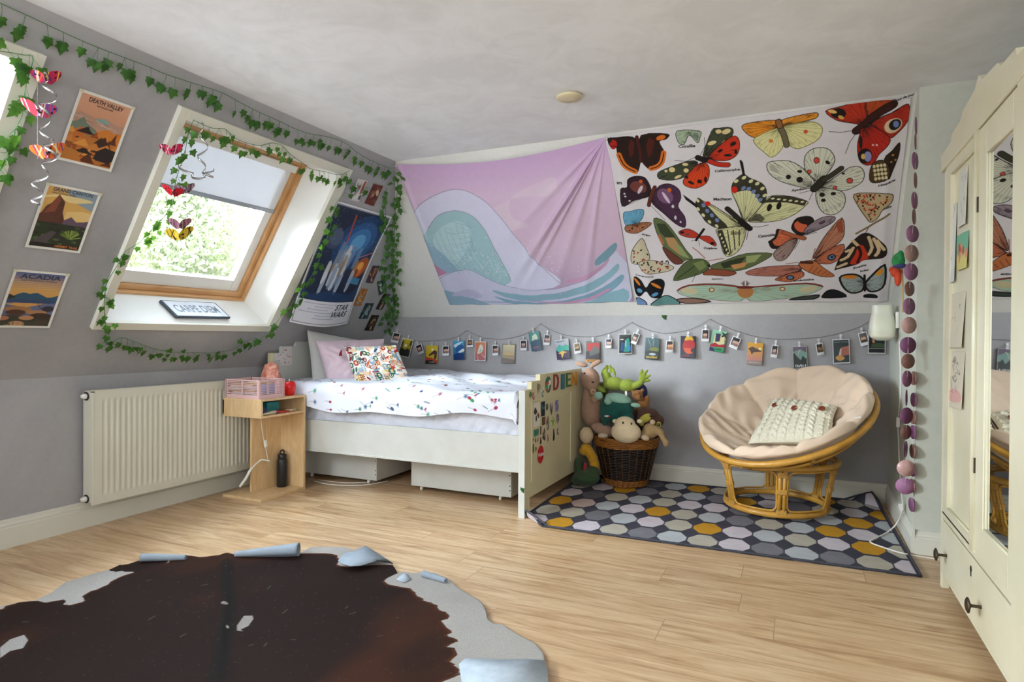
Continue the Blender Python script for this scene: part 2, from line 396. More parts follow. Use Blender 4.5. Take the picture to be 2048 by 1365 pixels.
# ------------------------------------------------------------------ room shell
Y0 = -1.6; XE = 1.3
b = MB().box((XL - .13, Y0 - .13, -.12), (XE + .13, YB + .13, 0)); b.build('floor', M_FLOOR, kind='structure')
b = MB().box((-2.95, Y0 - .13, ZC), (XE + .13, 4.02, ZC + .12)); b.build('ceiling', M_CEIL, kind='structure')
W1 = (2.175, 3.40, 0.350, 1.600); W2 = (0.255, 1.48, 0.350, 1.600)   # openings: Y0 Y1 s0 s1
W0 = (-1.445, -.22, .350, 1.600)  # opening of the unseen third roof window, added for side light
b = MB().box((XL - .12, Y0 - .12, 0), (XL, YB + .02, 0.86))
def slab1(b, ya, yb_, sa, sb, n0, n1):
    c = (on1((ya + yb_) / 2, (sa + sb) / 2, (n0 + n1) / 2)); return b.obox(c, (0, (yb_ - ya) / 2, 0), U1 * (sb - sa) / 2, N1 * (n1 - n0) / 2)
for ya, yb_, sa, sb in ((Y0 - .12, W0[0], -.06, 1.86), (W0[1], W2[0], -.06, 1.86), (W0[0], W0[1], -.06, W0[2]), (W0[0], W0[1], W0[3], 1.86), (W2[1], W1[0], -.06, 1.86), (W1[1], YB + .02, -.06, 1.86), (W2[0], W2[1], -.06, W2[2]), (W2[0], W2[1], W2[3], 1.86), (W1[0], W1[1], -.06, W1[2]), (W1[0], W1[1], W1[3], 1.86)):
    slab1(b, ya, yb_, sa, sb, -.14, 0)
b.build('wall_left', M_GREY, kind='structure')
MB().box((XL - .12, YB, 0), (XR + .02, YB + .12, 1.266)).build('wall_back', M_GREY, kind='structure')
xv = lambda t_: UA[0] + (VA[2] + t_ * U2[2] - .86) * U1[0] / U1[2] - .05
fixn(MB().prism([on2(xv(-.01), -.01), on2(XR, -.01), on2(XR, 1.59), on2(xv(1.59), 1.59)], -N2 * .10).build('wall_back_slope', M_BAND, kind='structure'))
M_COL = wall_mat('sage_grey_paint', 'c3c5b8', 'cdcfc3', scale=0.7)
MB().box((XR, YC, 0), (XE + .13, YB + .12, ZC)).build('wall_alcove', M_COL, kind='structure')
MB().box((XE, Y0 - .12, 0), (XE + .12, YC, ZC)).build('wall_right', M_COL, kind='structure')
b = MB().box((XL - .12, Y0 - .12, 0), (XE + .12, Y0, ZC))
b.build('wall_rear', M_GREY, kind='structure')
# baseboards with a moulded top
def skirting(name, p, q, nrm, hgt, th=0.018):
    p = np.array(p, float); q = np.array(q, float); n = np.array(nrm, float)
    prof = [(0, 0), (th, 0), (th, hgt * .70), (th * .72, hgt * .74), (th * .80, hgt * .80), (th * .5, hgt * .88), (th * .45, hgt * .96), (th * .2, hgt), (0, hgt)]
    MB().prism([p + n * a + np.array([0, 0, z]) for a, z in prof], q - p).build(name, M_TRIM, kind='structure')
skirting('baseboard_left', (XL, Y0, 0), (XL, YB, 0), (1, 0, 0), 0.145, .022)
skirting('baseboard_back', (XL, YB, 0), (XR, YB, 0), (0, -1, 0), 0.125)
skirting('baseboard_alcove', (XR, YB, 0), (XR, YC - .018, 0), (-1, 0, 0), 0.125)
skirting('baseboard_right', (XR, YC, 0), (XE, YC, 0), (0, -1, 0), 0.115)
# ------------------------------------------------------------------ roof windows
def pine(name='pine_wood', c0='c4925c', c1='d6a978'):
    t = NT(name); co = t.coord((1, 1, 1)); n = t.noise(co, 3, 3, .5, 1.5); wv = t.n('TexWave'); wv.inputs['Scale'].default_value = 4; wv.inputs['Distortion'].default_value = 4; wv.inputs['Detail'].default_value = 3
    t.l(co, 0, wv, 0); mx = t.mix((wv, 0), (n, 0), None, 'MIX', 0.7); r = t.ramp(mx, 2, [(0.1, tuple(srgb(c0))), (0.75, tuple(srgb(c1)))]); t.l(r, 0, t.b, 'Base Color'); t.setp(Roughness=0.35); return t.m
M_PINE = pine()
def glass_mat():
    t = NT('window_glass'); tr = t.n('BsdfTransparent'); gl = t.n('BsdfGlossy'); gl.inputs['Roughness'].default_value = 0.02; fr = t.n('Fresnel'); fr.inputs[0].default_value = 1.35
    n = t.noise(t.coord(), 6, 2); r = t.ramp(n, 0, [(0.3, (.95, .97, .96)), (0.8, (.98, .99, .98))]); t.l(r, 0, tr, 0)
    mx = t.n('MixShader'); t.l(fr, 0, mx, 0); t.l(tr, 0, mx, 1); t.l(gl, 0, mx, 2); t.l(mx, 0, t.o, 0); return t.m
M_GLASS = glass_mat()
M_BLIND = mat('blind_fabric', 'eceef2', 0.7, 5, 0.02, 0.1, 400, trans=0.12)
M_ALU = mat('grey_aluminium', '9a9ea3', 0.35, 10, 0.05, metal=0.6)
def frame1(b, o, i, n0, n1):
    """rectangular frame on the left slope between outer (Y0,Y1,s0,s1) and inner"""
    slab1(b, o[0], i[0], o[2], o[3], n0, n1); slab1(b, i[1], o[1], o[2], o[3], n0, n1)
    slab1(b, i[0], i[1], o[2], i[2], n0, n1); slab1(b, i[0], i[1], i[3], o[3], n0, n1)
def roof_window(name, ya):
    t = thing(name, None, None, on1(ya + .65, .33, 0), kind='structure')
    sh = lambda q: (q[0] + ya, q[1] + ya, q[2], q[3])
    O = sh((0, 1.31, .325, 1.632)); I = sh((.05, 1.225, .372, 1.575)); R_ = sh((.10, 1.15, .432, 1.512))
    b = MB(); frame1(b, O, I, -.002, .028); b.build('casing', M_TRIM, t, bevel=.002)
    b = MB()      # flared reveal boards between casing and window frame
    fr = [on1(I[0], I[2], .0), on1(I[1], I[2], .0), on1(I[1], I[3], .0), on1(I[0], I[3], .0)]; bk = [on1(R_[0], R_[2], -.21), on1(R_[1], R_[2], -.21), on1(R_[1], R_[3], -.21), on1(R_[0], R_[3], -.21)]
    fo = [on1(I[0] - .02, I[2] - .02, 0), on1(I[1] + .02, I[2] - .02, 0), on1(I[1] + .02, I[3] + .02, 0), on1(I[0] - .02, I[3] + .02, 0)]; bo = [p + (q - r) for p, q, r in zip(bk, fo, fr)]
    for k in range(4):
        j = (k + 1) % 4; b.add([fr[k], fr[j], bk[j], bk[k], fo[k], fo[j], bo[j], bo[k]], [(0, 1, 2, 3), (7, 6, 5, 4), (0, 4, 5, 1), (3, 2, 6, 7)])
    b.build('reveal', M_WHITE, t)
    b = MB(); F = sh((.115, 1.135, .447, 1.497)); frame1(b, (R_[0] - .02, R_[1] + .02, R_[2] - .02, R_[3] + .02), F, -.30, -.205); b.build('window_frame', M_PINE, t, bevel=.004)
    b = MB(); G = sh((.150, 1.100, .482, 1.462)); frame1(b, F, G, -.27, -.235); b.build('sash', M_PINE, t, bevel=.004)
    b = MB(); H = sh((.20, 1.035, .565, 1.44)); frame1(b, G, H, -.292, -.255); b.build('glazing_bead', M_WHITE, t, bevel=.003)
    b = MB(); slab1(b, H[0] - .01, H[1] + .01, H[2] - .01, H[3] + .01, -.286, -.280); b.build('pane', M_GLASS, t)
    b = MB(); slab1(b, G[0] + .01, G[1] - .01, 1.135, 1.45, -.249, -.246); b.build('blind', M_BLIND, t)
    b = MB(); slab1(b, G[0] + .005, G[1] - .005, 1.112, 1.138, -.252, -.240); b.build('blind_bar', M_ALU, t, bevel=.002)
    b = MB(); slab1(b, G[0], G[1], 1.43, 1.48, -.25, -.215); b.build('blind_housing', M_WHITE, t, bevel=.004)
    return t
roof_window('window_1', 2.15); roof_window('window_2', 0.23); roof_window('added_window_3', -1.47)  # the last one, behind the camera, is added to let in more light
M_ADDPANE = mat('added_window_pane', 'dfe3e6', .5, 20, .03)
t = thing('added_window_4', None, None, (-1.2, Y0, .95), kind='structure')  # unseen frame and pane added behind the rear fill light
for x0, x1, z0, z1 in ((-2.2, -.2, .93, .99), (-2.2, -.2, 2.01, 2.07), (-2.2, -2.12, .99, 2.01), (-.28, -.2, .99, 2.01)): MB().box((x0, Y0, z0), (x1, Y0 + .04, z1)).build('frame_bar', M_WHITE, t)
MB().box((-2.12, Y0, .99), (-.28, Y0 + .01, 2.01)).build('pane', M_ADDPANE, t)
t = thing('added_window_5', None, None, (XE, -.35, .8), kind='structure')  # made-up window, out of view, backing the right wall fill light
for y0, y1, z0, z1 in ((-1.33, .63, .76, .83), (-1.33, .63, 2.07, 2.13), (-1.33, -1.26, .83, 2.07), (.56, .63, .83, 2.07)): MB().box((XE - .04, y0, z0), (XE, y1, z1)).build('frame_bar', M_WHITE, t)
MB().box((XE - .01, -1.26, .83), (XE, .56, 2.07)).build('pane', M_ADDPANE, t)
# ------------------------------------------------------------------ trees outside the roof windows
M_LEAFO = mat('sunlit_tree_leaves', LEAFO, 0.6, 0.9, 0.45, trans=0.45); M_BARK = mat('tree_bark', '6b5a48', 0.9, 6, 0.2, 0.5, 20)
def tree(x, y, h, r, seed, label, nleaf):
    t = thing('garden_tree', label, 'tree', (x, y, -3), 'garden trees beyond the roof windows'); q = np.random.RandomState(seed)
    b = MB(); b.tube([(x, y, -3), (x + .1, y, 0), (x - .1, y + .1, h - r)], [.28, .2, .1], 10)
    for k in range(9):
        a = q.rand() * 6.28; z = h - r * (1.3 - q.rand() * .8); L = r * (.5 + .4 * q.rand()); b.tube([(x, y, z - .8), (x + L * .5 * math.cos(a), y + L * .5 * math.sin(a), z - .1), (x + L * math.cos(a), y + L * math.sin(a), z + .4)], [.07, .05, .02], 6)
    b.build('trunk', M_BARK, t)
    cl = q.randn(70, 3); cl /= np.linalg.norm(cl, axis=1)[:, None]; cl = cl * (q.rand(70, 1) ** .4) * r * np.array([1, 1, .95]) + np.array([x, y, h - r])
    P = cl[q.randint(0, 70, nleaf)] + q.randn(nleaf, 3) * r * .17
    A = q.randn(nleaf, 3); A /= np.linalg.norm(A, axis=1)[:, None]; B = np.cross(A, q.randn(nleaf, 3)); B /= np.linalg.norm(B, axis=1)[:, None]; sz = .028 + .028 * q.rand(nleaf, 1)
    v = np.stack([P - A * sz, P - B * sz * .5, P + A * sz, P + B * sz * .5], 1).reshape(-1, 3) - np.array([x, y, -3.])
    me = bpy.data.meshes.new('foliage'); me.vertices.add(len(v)); me.vertices.foreach_set('co', v.astype(np.float32).ravel()); me.loops.add(nleaf * 4); me.loops.foreach_set('vertex_index', np.arange(nleaf * 4, dtype=np.int32))
    me.polygons.add(nleaf); me.polygons.foreach_set('loop_start', np.arange(0, nleaf * 4, 4, dtype=np.int32)); me.update(calc_edges=True); me.materials.append(M_LEAFO)
    o = bpy.data.objects.new('foliage', me); C.objects.link(o); o.parent = t
tree(-9.8, 7.5, 5.1, 2.6, 3, 'large sunlit green tree seen through the roof window', 75000)
tree(-17.5, 13.2, 7.0, 3.0, 4, 'sunlit green tree farther off behind the large one', 30000)
MB().box((-60, -40, -3.1), (-5.5, 60, -3.0)).build('ground', mat('lawn_grass', '6c7058', .9, 3, .3, .3, 40), kind='structure')
# ------------------------------------------------------------------ radiator
M_RAD = mat('radiator_enamel', 'd2d0c0', 0.35, 4, 0.03)
M_CREAM = mat('cream_furniture_paint', 'd3c9a4', 0.38, 5, 0.05, 0.05, 30)
M_PAINTW = mat('worn_white_paint', 'c4c5be', 0.4, 7, 0.05, 0.1, 40)
M_DARK = mat('dark_rubber', '1d1d1f', 0.5, 10, 0.1)
M_BRASS = mat('brass_fitting', 'b89a5e', 0.35, 10, 0.1, metal=0.8)
M_WPLAS = mat('white_plastic', 'e6e4dc', 0.4, 10, 0.03)
ra, rb, rz0, rz1, rx = 2.205, 3.375, 0.143, 0.778, XL + .112
t = thing('radiator', 'cream panel radiator with vertical ridges below the roof window', 'radiator', (XL + .06, 2.8, 0.143))
def ridge(u, v):
    y = ra + .012 + (rb - ra - .024) * u; z = rz0 + (rz1 - rz0) * v; e = min(1, max(0, min((v - .07), (.92 - v)) / .03)); e2 = 1 if .03 < u < .975 else 0
    return (rx - .007 * e * e2 * (0.5 + 0.5 * math.tanh(3.5 * math.cos((y - ra) / .0335 * 2 * PI))), y, z)
b = MB().grid(ridge, 360, 60); b.build('front_panel', M_RAD, t)
for y in (ra, rb - .012): MB().box((XL + .03, y, rz0 + .01), (rx - .014, y + .012, rz1 - .006)).build('side_panel', M_RAD, t, bevel=.002)
b = MB().box((XL + .03, ra, rz1 - .01), (rx + .001, ra + .012, rz1)).box((rx - .014, ra, rz0), (rx + .001, ra + .013, rz1)).box((rx - .014, rb - .013, rz0), (rx + .001, rb, rz1)).box((rx - .012, ra, rz0 - .003), (rx + .001, rb, rz0 + .002)).box((rx - .012, ra, rz1 - .006), (rx + .001, rb, rz1 + .003)); b.build('edge_frame', M_RAD, t, bevel=.0015)
b = MB()
for k in range(34):
    y = ra + .02 + k * (rb - ra - .04) / 33; b.box((XL + .035, y, rz1 - .008), (rx - .016, y + .018, rz1 - .003))
b.box((XL + .035, ra, rz1 - .010), (XL + .045, rb, rz1)); b.build('top_grille', M_RAD, t)
MB().box((XL + .03, ra + .02, rz0 + .02), (XL + .045, rb - .02, rz1 - .02)).build('back_panel', M_RAD, t)
for z in (rz0 + .03, rz1 - .03):
    b = MB().lathe([(0, -.028), (.011, -.028), (.011, -.018), (.016, -.016), (.016, 0), (.010, .004)], (XL + .062, ra - .002, z), 12, (0, 1, 0)); b.build('end_plug', M_WPLAS, t)
    MB().lathe([(.0, 0), (.024, 0), (.024, .004), (0, .004)], (XL + .062, ra - .006, z), 14, (0, 1, 0)).build('plug_recess', M_DARK, t)
for y in (rb + .015, rb + .045):
    MB().tube([(XL + .075, y, .0), (XL + .075, y, .15)], .008, 10).build('pipe', M_WPLAS, t)
MB().tube([(XL + .075, rb + .015, .15), (XL + .075, rb - .01, .165)], .012, 10).build('valve', M_BRASS, t)
for y in (ra + .15, rb - .19): MB().box((XL + .002, y, .5), (XL + .03, y + .04, .7)).build('wall_bracket', M_RAD, t)
# ------------------------------------------------------------------ bed
bed = thing('bed', 'cream painted single bed with stepped headboard and footboard, along the back wall', 'bed', (-2.55, 4.17, 0))
def stepped(x0, x1, steps, z0, z1, ya, yb):
    """board seen end on: steps are (y, z) pairs rising from the front edge and falling again at the back"""
    p = [(ya, z0)]; 
    for y, z in steps: p += [(y, p[-1][1] if len(p) > 1 else z), (y, z)] if len(p) > 1 else [(y, z)]
    m = [(ya + yb - y, z) for y, z in p[::-1]]
    return [(x0, y, z) for y, z in p + m]
FY0, FY1 = 3.475, 4.795
fb_poly = stepped(-1.535, 0, [(FY0, .772), (FY0 + .10, .818), (FY0 + .24, .856)], .105, 0, FY0, FY1)
b = MB().prism(fb_poly, (.032, 0, 0)); fb = b.build('footboard', M_CREAM, bed, bevel=.003)
b = MB().box((-1.540, FY0 - .012, 0), (-1.498, FY0 + .0, .772)); b.build('post', M_PAINTW, bed, bevel=.002)
MB().box((-1.540, FY1 + .0, 0), (-1.498, FY1 + .012, .772)).build('post', M_PAINTW, bed, bevel=.002)
for y0, y1 in ((FY0, FY0 + .075), (FY1 - .075, FY1)): MB().box((-1.534, y0, 0), (-1.500, y1, .106)).build('leg', M_CREAM, bed, bevel=.003)
b = MB()
for y0, y1, z0, z1 in ((3.575, 3.582, .20, .70), (4.30, 4.307, .20, .70), (3.575, 4.307, .697, .703)): b.box((-1.503, y0, z0), (-1.499, y1, z1))
b.build('panel_moulding', mat('pale_cream_paint', 'e0d8b8', 0.4, 6, .03), fb)
hb = MB().prism(stepped(-3.60, 0, [(3.515, .962), (3.605, 1.012), (3.745, 1.052)], .10, 0, 3.515, FY1), (.032, 0, 0)).build('headboard', M_PAINTW, bed, bevel=.003)
MB().box((-3.605, 3.500, 0), (-3.56, 3.516, .962)).build('post', M_CREAM, bed, bevel=.002)
MB().box((-3.5672, 3.516, .905), (-3.5655, 4.78, .909)).build('panel_groove', M_CREAM, hb)
for y in (3.52, 4.72): MB().box((-3.60, y, 0), (-3.57, y + .07, .11)).build('leg', M_PAINTW, bed)
MB().box((-3.565, 3.515, .262), (-1.535, 3.540, .488)).build('side_rail', M_PAINTW, bed, bevel=.002)
MB().box((-3.565, 3.508, .262), (-1.540, 3.515, .275)).build('rail_bead', M_PAINTW, bed, bevel=.001)
MB().box((-3.565, 4.775, .262), (-1.535, 4.795, .488)).build('side_rail', M_PAINTW, bed)
MB().box((-3.565, 3.54, .39), (-1.535, 4.775, .41)).build('bed_base', M_PINE, bed)
# heart sticker patch on the headboard
cv = Canvas(70, 70, 'd9d3cf')
q = random.Random(3)
for k in range(26):
    cx, cy = .08 + .84 * q.random(), .08 + .84 * q.random(); cv.ell(cx, cy, .035, .03, 'a25a6c'); cv.ell(cx, cy, .015, .013, 'd9d3cf')
M_PRINT = print_mat('printed_paper', 0.5)
S, n = quadS((-3.565, 3.52, .865), (-3.565, 3.705, .865), (-3.565, 3.705, 1.005), (-3.565, 3.52, 1.005))
mk = ~((cv.U < .48) & (cv.V > .66)) & ~((cv.V < .25) & (cv.U < .35))
o = sheet('heart_decal', cv, S, M_PRINT, hb, 0, mk)
# small stickers on the outside of the footboard: (y, z, height, width, colours)
PXF = lambda x, y: hx(1030 + x / 6.827, 730 + y / 6.827, -1.5)
def sticker(name, pts, cols, shape='rect', lab=None, word=None, wc='ffffff'):
    P = np.array([PXF(*p) for p in pts]); c = P.mean(0); hw = (P[:, 1].max() - P[:, 1].min()) / 2; hh = (P[:, 2].max() - P[:, 2].min()) / 2
    K = Canvas(22, 30, cols[0]); q = random.Random(int(c[1] * 1000))
    if len(cols) > 1:
        for k in range(5): K.ell(q.uniform(.2, .8), q.uniform(.15, .85), q.uniform(.1, .3), q.uniform(.07, .2), q.choice(cols[1:]))
    K.a *= 1
    if shape == 'oval': mk = ((K.U - .5) ** 2 + (K.V - .5) ** 2) < .25
    elif shape == 'star': ang = np.arctan2(K.V - .5, K.U - .5); mk = np.hypot(K.U - .5, K.V - .5) < (.22 + .28 * np.abs(np.cos(2.5 * (ang - PI / 2))) ** 2)
    elif shape == 'blob': ang = np.arctan2(K.V - .5, K.U - .5); mk = np.hypot((K.U - .5), (K.V - .5)) < .5 * (.85 + .15 * np.sin(3 * ang + c[2] * 50))
    else: mk = None
    S, n = quadS((-1.5015, c[1] - hw, c[2] - hh), (-1.5015, c[1] + hw, c[2] - hh), (-1.5015, c[1] + hw, c[2] + hh), (-1.5015, c[1] - hw, c[2] + hh))
    o = sheet(name, K, S, M_PRINT, fb, 0, mk)
    if lab: o['label'] = lab
    if word: lettering(word, (.08, .40, .92, .62), S, (1, 0, 0), mat('lettering_' + wc, wc, .6), fb, name='lettering')
    return o
sticker('sticker', [(415, 160), (500, 380)], ['2d6a5a', '4aa06a', 'd23c2a', '3b86a8', 'f0f0e0'], 'oval', 'oval sticker with a bird on green')
sticker('sticker', [(195, 370), (235, 445)], ['4f8a3a'], 'oval'); sticker('sticker', [(235, 350), (280, 500)], ['d9c2bb', 'b86a70'], 'blob')
sticker('sticker', [(295, 240), (355, 385)], ['a79a80', '8c8070'], 'blob'); sticker('sticker', [(360, 290), (405, 465)], ['9fb0ac', '5a8a90', 'e0e0da'], 'blob')
sticker('sticker', [(255, 530), (342, 830)], ['e4ddd2', '26262a', 'c84a4a', '26262a', 'f2efe8'], 'rect', 'white sticker with a black and red figure')
sticker('sticker', [(360, 510), (412, 695)], ['26303c', '3f6a8a', '14181c']); sticker('sticker', [(422, 530), (458, 625)], ['6f7448', '4e5a38'], 'oval')
sticker('sticker', [(475, 495), (525, 685)], ['8a7a86', '4a4450', 'c8b8b0'], 'blob'); sticker('sticker', [(548, 490), (598, 635)], ['a79ab8', '7a70a0', 'd8d0dc'])
sticker('sticker', [(372, 720), (418, 815)], ['5e4a34', '3e6a3a', '8a4a3a']); sticker('sticker', [(430, 705), (472, 895)], ['94867c', '6a5e5a', 'b8aaa0'], 'oval')
sticker('sticker', [(495, 710), (548, 850)], ['7cae3a', 'a5d04e'], 'star', 'green star sticker'); sticker('sticker', [(560, 670), (608, 800)], ['a89a94', '8a7c7a'], 'oval')
sticker('sticker', [(258, 893), (328, 962)], ['4a8a78', '2e6a5a']); sticker('sticker', [(345, 845), (364, 948)], ['7a5048']); sticker('sticker', [(375, 865), (425, 1052)], ['8a7c74', '3a3230', 'd8d0c6'], 'blob')
sticker('sticker', [(438, 950), (462, 1078)], ['9a5c50', 'd0a8a0'], 'blob'); sticker('sticker', [(518, 870), (548, 1062)], ['4e4440', '2a2424'], 'blob'); sticker('sticker', [(565, 845), (612, 975)], ['cfc0ac', 'a8503e', '8a8a8a'], 'blob')
sticker('sticker', [(245, 1000), (262, 1045)], ['96483e'], 'blob'); sticker('sticker', [(275, 990), (295, 1070)], ['8a4c46'], 'blob'); sticker('sticker', [(340, 985), (368, 1098)], ['7a4a40', '3a2a28'], 'blob')
sticker('sticker', [(244, 1075), (264, 1215)], ['6a4c3a'], 'oval'); sticker('sticker', [(275, 1115), (302, 1195)], ['8c6a3c', '5a7a3c'], 'blob'); sticker('sticker', [(302, 985), (325, 1060)], ['a88a78'], 'blob')
sticker('sticker', [(307, 1115), (398, 1335)], ['c02a2c', 'b81f24'], 'oval', 'round red sticker with white writing', 'Vote')
# letters of painted wood spelling a word along the top
for ch, x0, y0, x1, y1, c in (('D', 527, 125, 592, 345, '8c2430'), ('I', 630, 125, 672, 332, '2c6f86'), ('E', 700, 110, 758, 300, '3f6a35'), ('N', 772, 95, 838, 290, 'd08a20')):
    a = PXF((x0 + x1) / 2, (y0 + y1) / 2); hh = (PXF(x0, y0)[2] - PXF(x0, y1)[2]) / 2; y0_ = PXF(x0, y0)[1]; y1_ = PXF(x1, y1)[1]; hw = (y1_ - y0_) / 2
    v, f, asp = text2d(ch); P = np.stack([np.full(len(v), 0.), (v[:, 0] - .5) * 2 * hw + a[1], (v[:, 1] - .5) * 2 * hh + a[2]], 1)
    b = MB(); o_ = P + [-1.4985, 0, 0]; b.add(o_, f); o = b.build('letter', mat('painted_letter_' + ch, c, .45, 20, .2), fb, solid=.008)
# rolling boxes under the bed
def rolling_box(x0, x1, lab):
    t = thing('storage_box', lab, 'storage box', ((x0 + x1) / 2, 4.2, 0), 'boxes on castors under the bed')
    b = MB().box((x0, 3.755, .035), (x1, 3.775, .225)).box((x0, 4.68, .035), (x1, 4.70, .225)).box((x0, 3.775, .035), (x0 + .018, 4.68, .225)).box((x1 - .018, 3.775, .035), (x1, 4.68, .225)).box((x0 + .018, 3.775, .05), (x1 - .018, 4.68, .062))
    b.build('case', M_PAINTW, t, bevel=.0015)
    for x in (x0 + .07, x1 - .09):
        for y in (3.785, 4.66):
            c = MB().lathe([(0, -.006), (.016, -.006), (.017, 0), (.016, .006), (0, .006)], (x, y, .017), 16, (1, 0, 0)).box((x - .009, y - .006, .02), (x + .009, y + .006, .036)); c.build('castor', M_WPLAS, t)
    for z in (.08, .11, .18):
        MB().lathe([(0, 0), (.004, 0), (.004, -.002)], (x1 - .009, 3.7548, z), 8, (0, 1, 0)).build('screw_head', M_DARK, t)
rolling_box(-3.50, -2.80, 'white wooden box on castors under the bed, the one nearer the headboard')
rolling_box(-2.50, -1.72, 'white wooden box on castors under the bed, the one nearer the footboard')
# ------------------------------------------------------------------ bedding
M_SHEET = mat('white_cotton_sheet', 'd8dae3', 0.85, 6, 0.03, 0.3, 24, sheen=.2, bdist=.01)
def fold(x, y, s): return math.sin(x * 9.1 + math.sin(y * 7 + s) * 1.6) * math.sin(y * 6.3 + x * 3.3 + s * 2) + .5 * math.sin(x * 21 + y * 17 + s)
def mtop(u, v):
    X = -3.55 + 2.005 * u; k = v * 1.50; 
    if k < .20: Y = 3.556 + .010 * math.sin(k * 14) + .006 * math.sin(X * 30 + k * 60) + .005 * math.sin(X * 71 - k * 40); Z = .455 + k
    else: Y = 3.566 + (k - .20); Z = .655
    return (X, min(Y, 4.765), Z)
b = MB().grid(mtop, 220, 70); b.add([(-3.55, 3.545, .42), (-1.55, 3.545, .42), (-1.55, 4.765, .42), (-3.55, 4.765, .42)], [(3, 2, 1, 0)]); o = b.build('mattress', M_SHEET, solid=.004)
tag(o, 'mattress in a wrinkled white fitted sheet on the bed', 'mattress')
cv = Canvas(760, 520, 'd9dce5'); q = random.Random(11)
def sprig(cv, x, y, sc, ang, kind, cols):
    c, s = math.cos(ang), math.sin(ang); asp = cv.asp
    R = lambda a, b_: (x + (a * c - b_ * s) * sc, y + (a * s + b_ * c) * sc / asp)
    cv.line([R(0, 0), R(1.6, .05), R(3.1, -.1)], .0014, cols[0], .8)
    if kind == 0:
        for k in range(5): cv.poly([R(.6 + k * .5, 0), R(.9 + k * .5, .35), R(1.15 + k * .5, .1)], cols[0]); cv.poly([R(.6 + k * .5, 0), R(.9 + k * .5, -.35), R(1.15 + k * .5, -.1)], cols[0])
    elif kind == 1: cv.poly([R(3 + .75 * math.cos(a), .5 * math.sin(a)) for a in np.linspace(0, 6.28, 10)[:-1]], cols[1])
    elif kind == 2:
        for k in range(10): a = k * .63; cv.line([R(3, 0), R(3 + .8 * math.cos(a), .8 * math.sin(a))], .0018, cols[1])
    else:
        for a in (-.6, 0, .6): cv.poly([R(2.5, 0), R(3.2 + .3 * math.cos(a), math.sin(a) * .9 - .2), R(3.6, math.sin(a) * .9), R(3.1, math.sin(a) * .9 + .25)], cols[1])
for k in range(330):
    x, y = q.random(), q.random(); cols = q.choice([('3d6f6a', '2e7a55'), ('51606f', '2f5e80'), ('5a6a5a', 'a03040'), ('54606a', '3a8a5c'), ('7a8078', '35507a'), ('60706a', '9a3a55')])
    sprig(cv, x, y, .0070 + .004 * q.random(), q.uniform(-.7, .5), q.randrange(4), cols)
def duv(u, v):
    X = -3.52 + 1.965 * u; k = 1.50 * v
    edge = .585 + .020 * np.sin(X * 3.1 + .6) + .012 * np.sin(X * 9)
    fr = 3.468
    # arc length k: drape, rounded shoulder, top
    R = .085; d = .760 - R - edge
    th = np.clip((k - d) / R, 0, PI / 2)
    Y = fr + R * (1 - np.cos(th)) + np.maximum(k - d - R * PI / 2, 0); Z = np.where(k < d, edge + k, edge + d + R * np.sin(th))
    cr = np.clip((k - .03) / .2, 0, 1)
    a = np.sin(X * 6.1 + 1.8 * np.sin(Y * 4.3)) * np.sin(Y * 7.7 + X * 1.9) * .013 + np.sin(X * 17 + 3 * np.sin(Y * 6)) * .006 + .0025 * np.sin(Y * 31 + X * 12)
    mound = .045 * np.exp(-((X + 3.08) ** 2 / .12 + (Y - 4.72) ** 2 / .05)) + .03 * np.exp(-((X + 2.55) ** 2 / .3 + (Y - 4.3) ** 2 / .25)) - .012 * np.clip((X + 2.0) / .4, 0, 1)
    Z = Z + a * cr + mound * np.clip((k - d) / .3, 0, 1)
    Y = Y + np.where(k < d + .05, .010 * np.sin(X * 13 + 1.5 * np.sin(X * 5)) * (1 - k / (d + .05)), 0)
    Z = Z - .03 * np.clip(np.abs(u - .5) * 2 - .975, 0, 1) / .025 - .01 * (v > .995)
    return np.stack([X + 0 * Y, np.minimum(Y, 4.80), Z], -1)
M_DUVET = print_mat('printed_cotton', 0.85, 0.2, 0.1)
o = sheet('duvet', cv, duv, M_DUVET, None, .022); tag(o, 'white duvet printed with small plants, spread over the mattress', 'duvet')
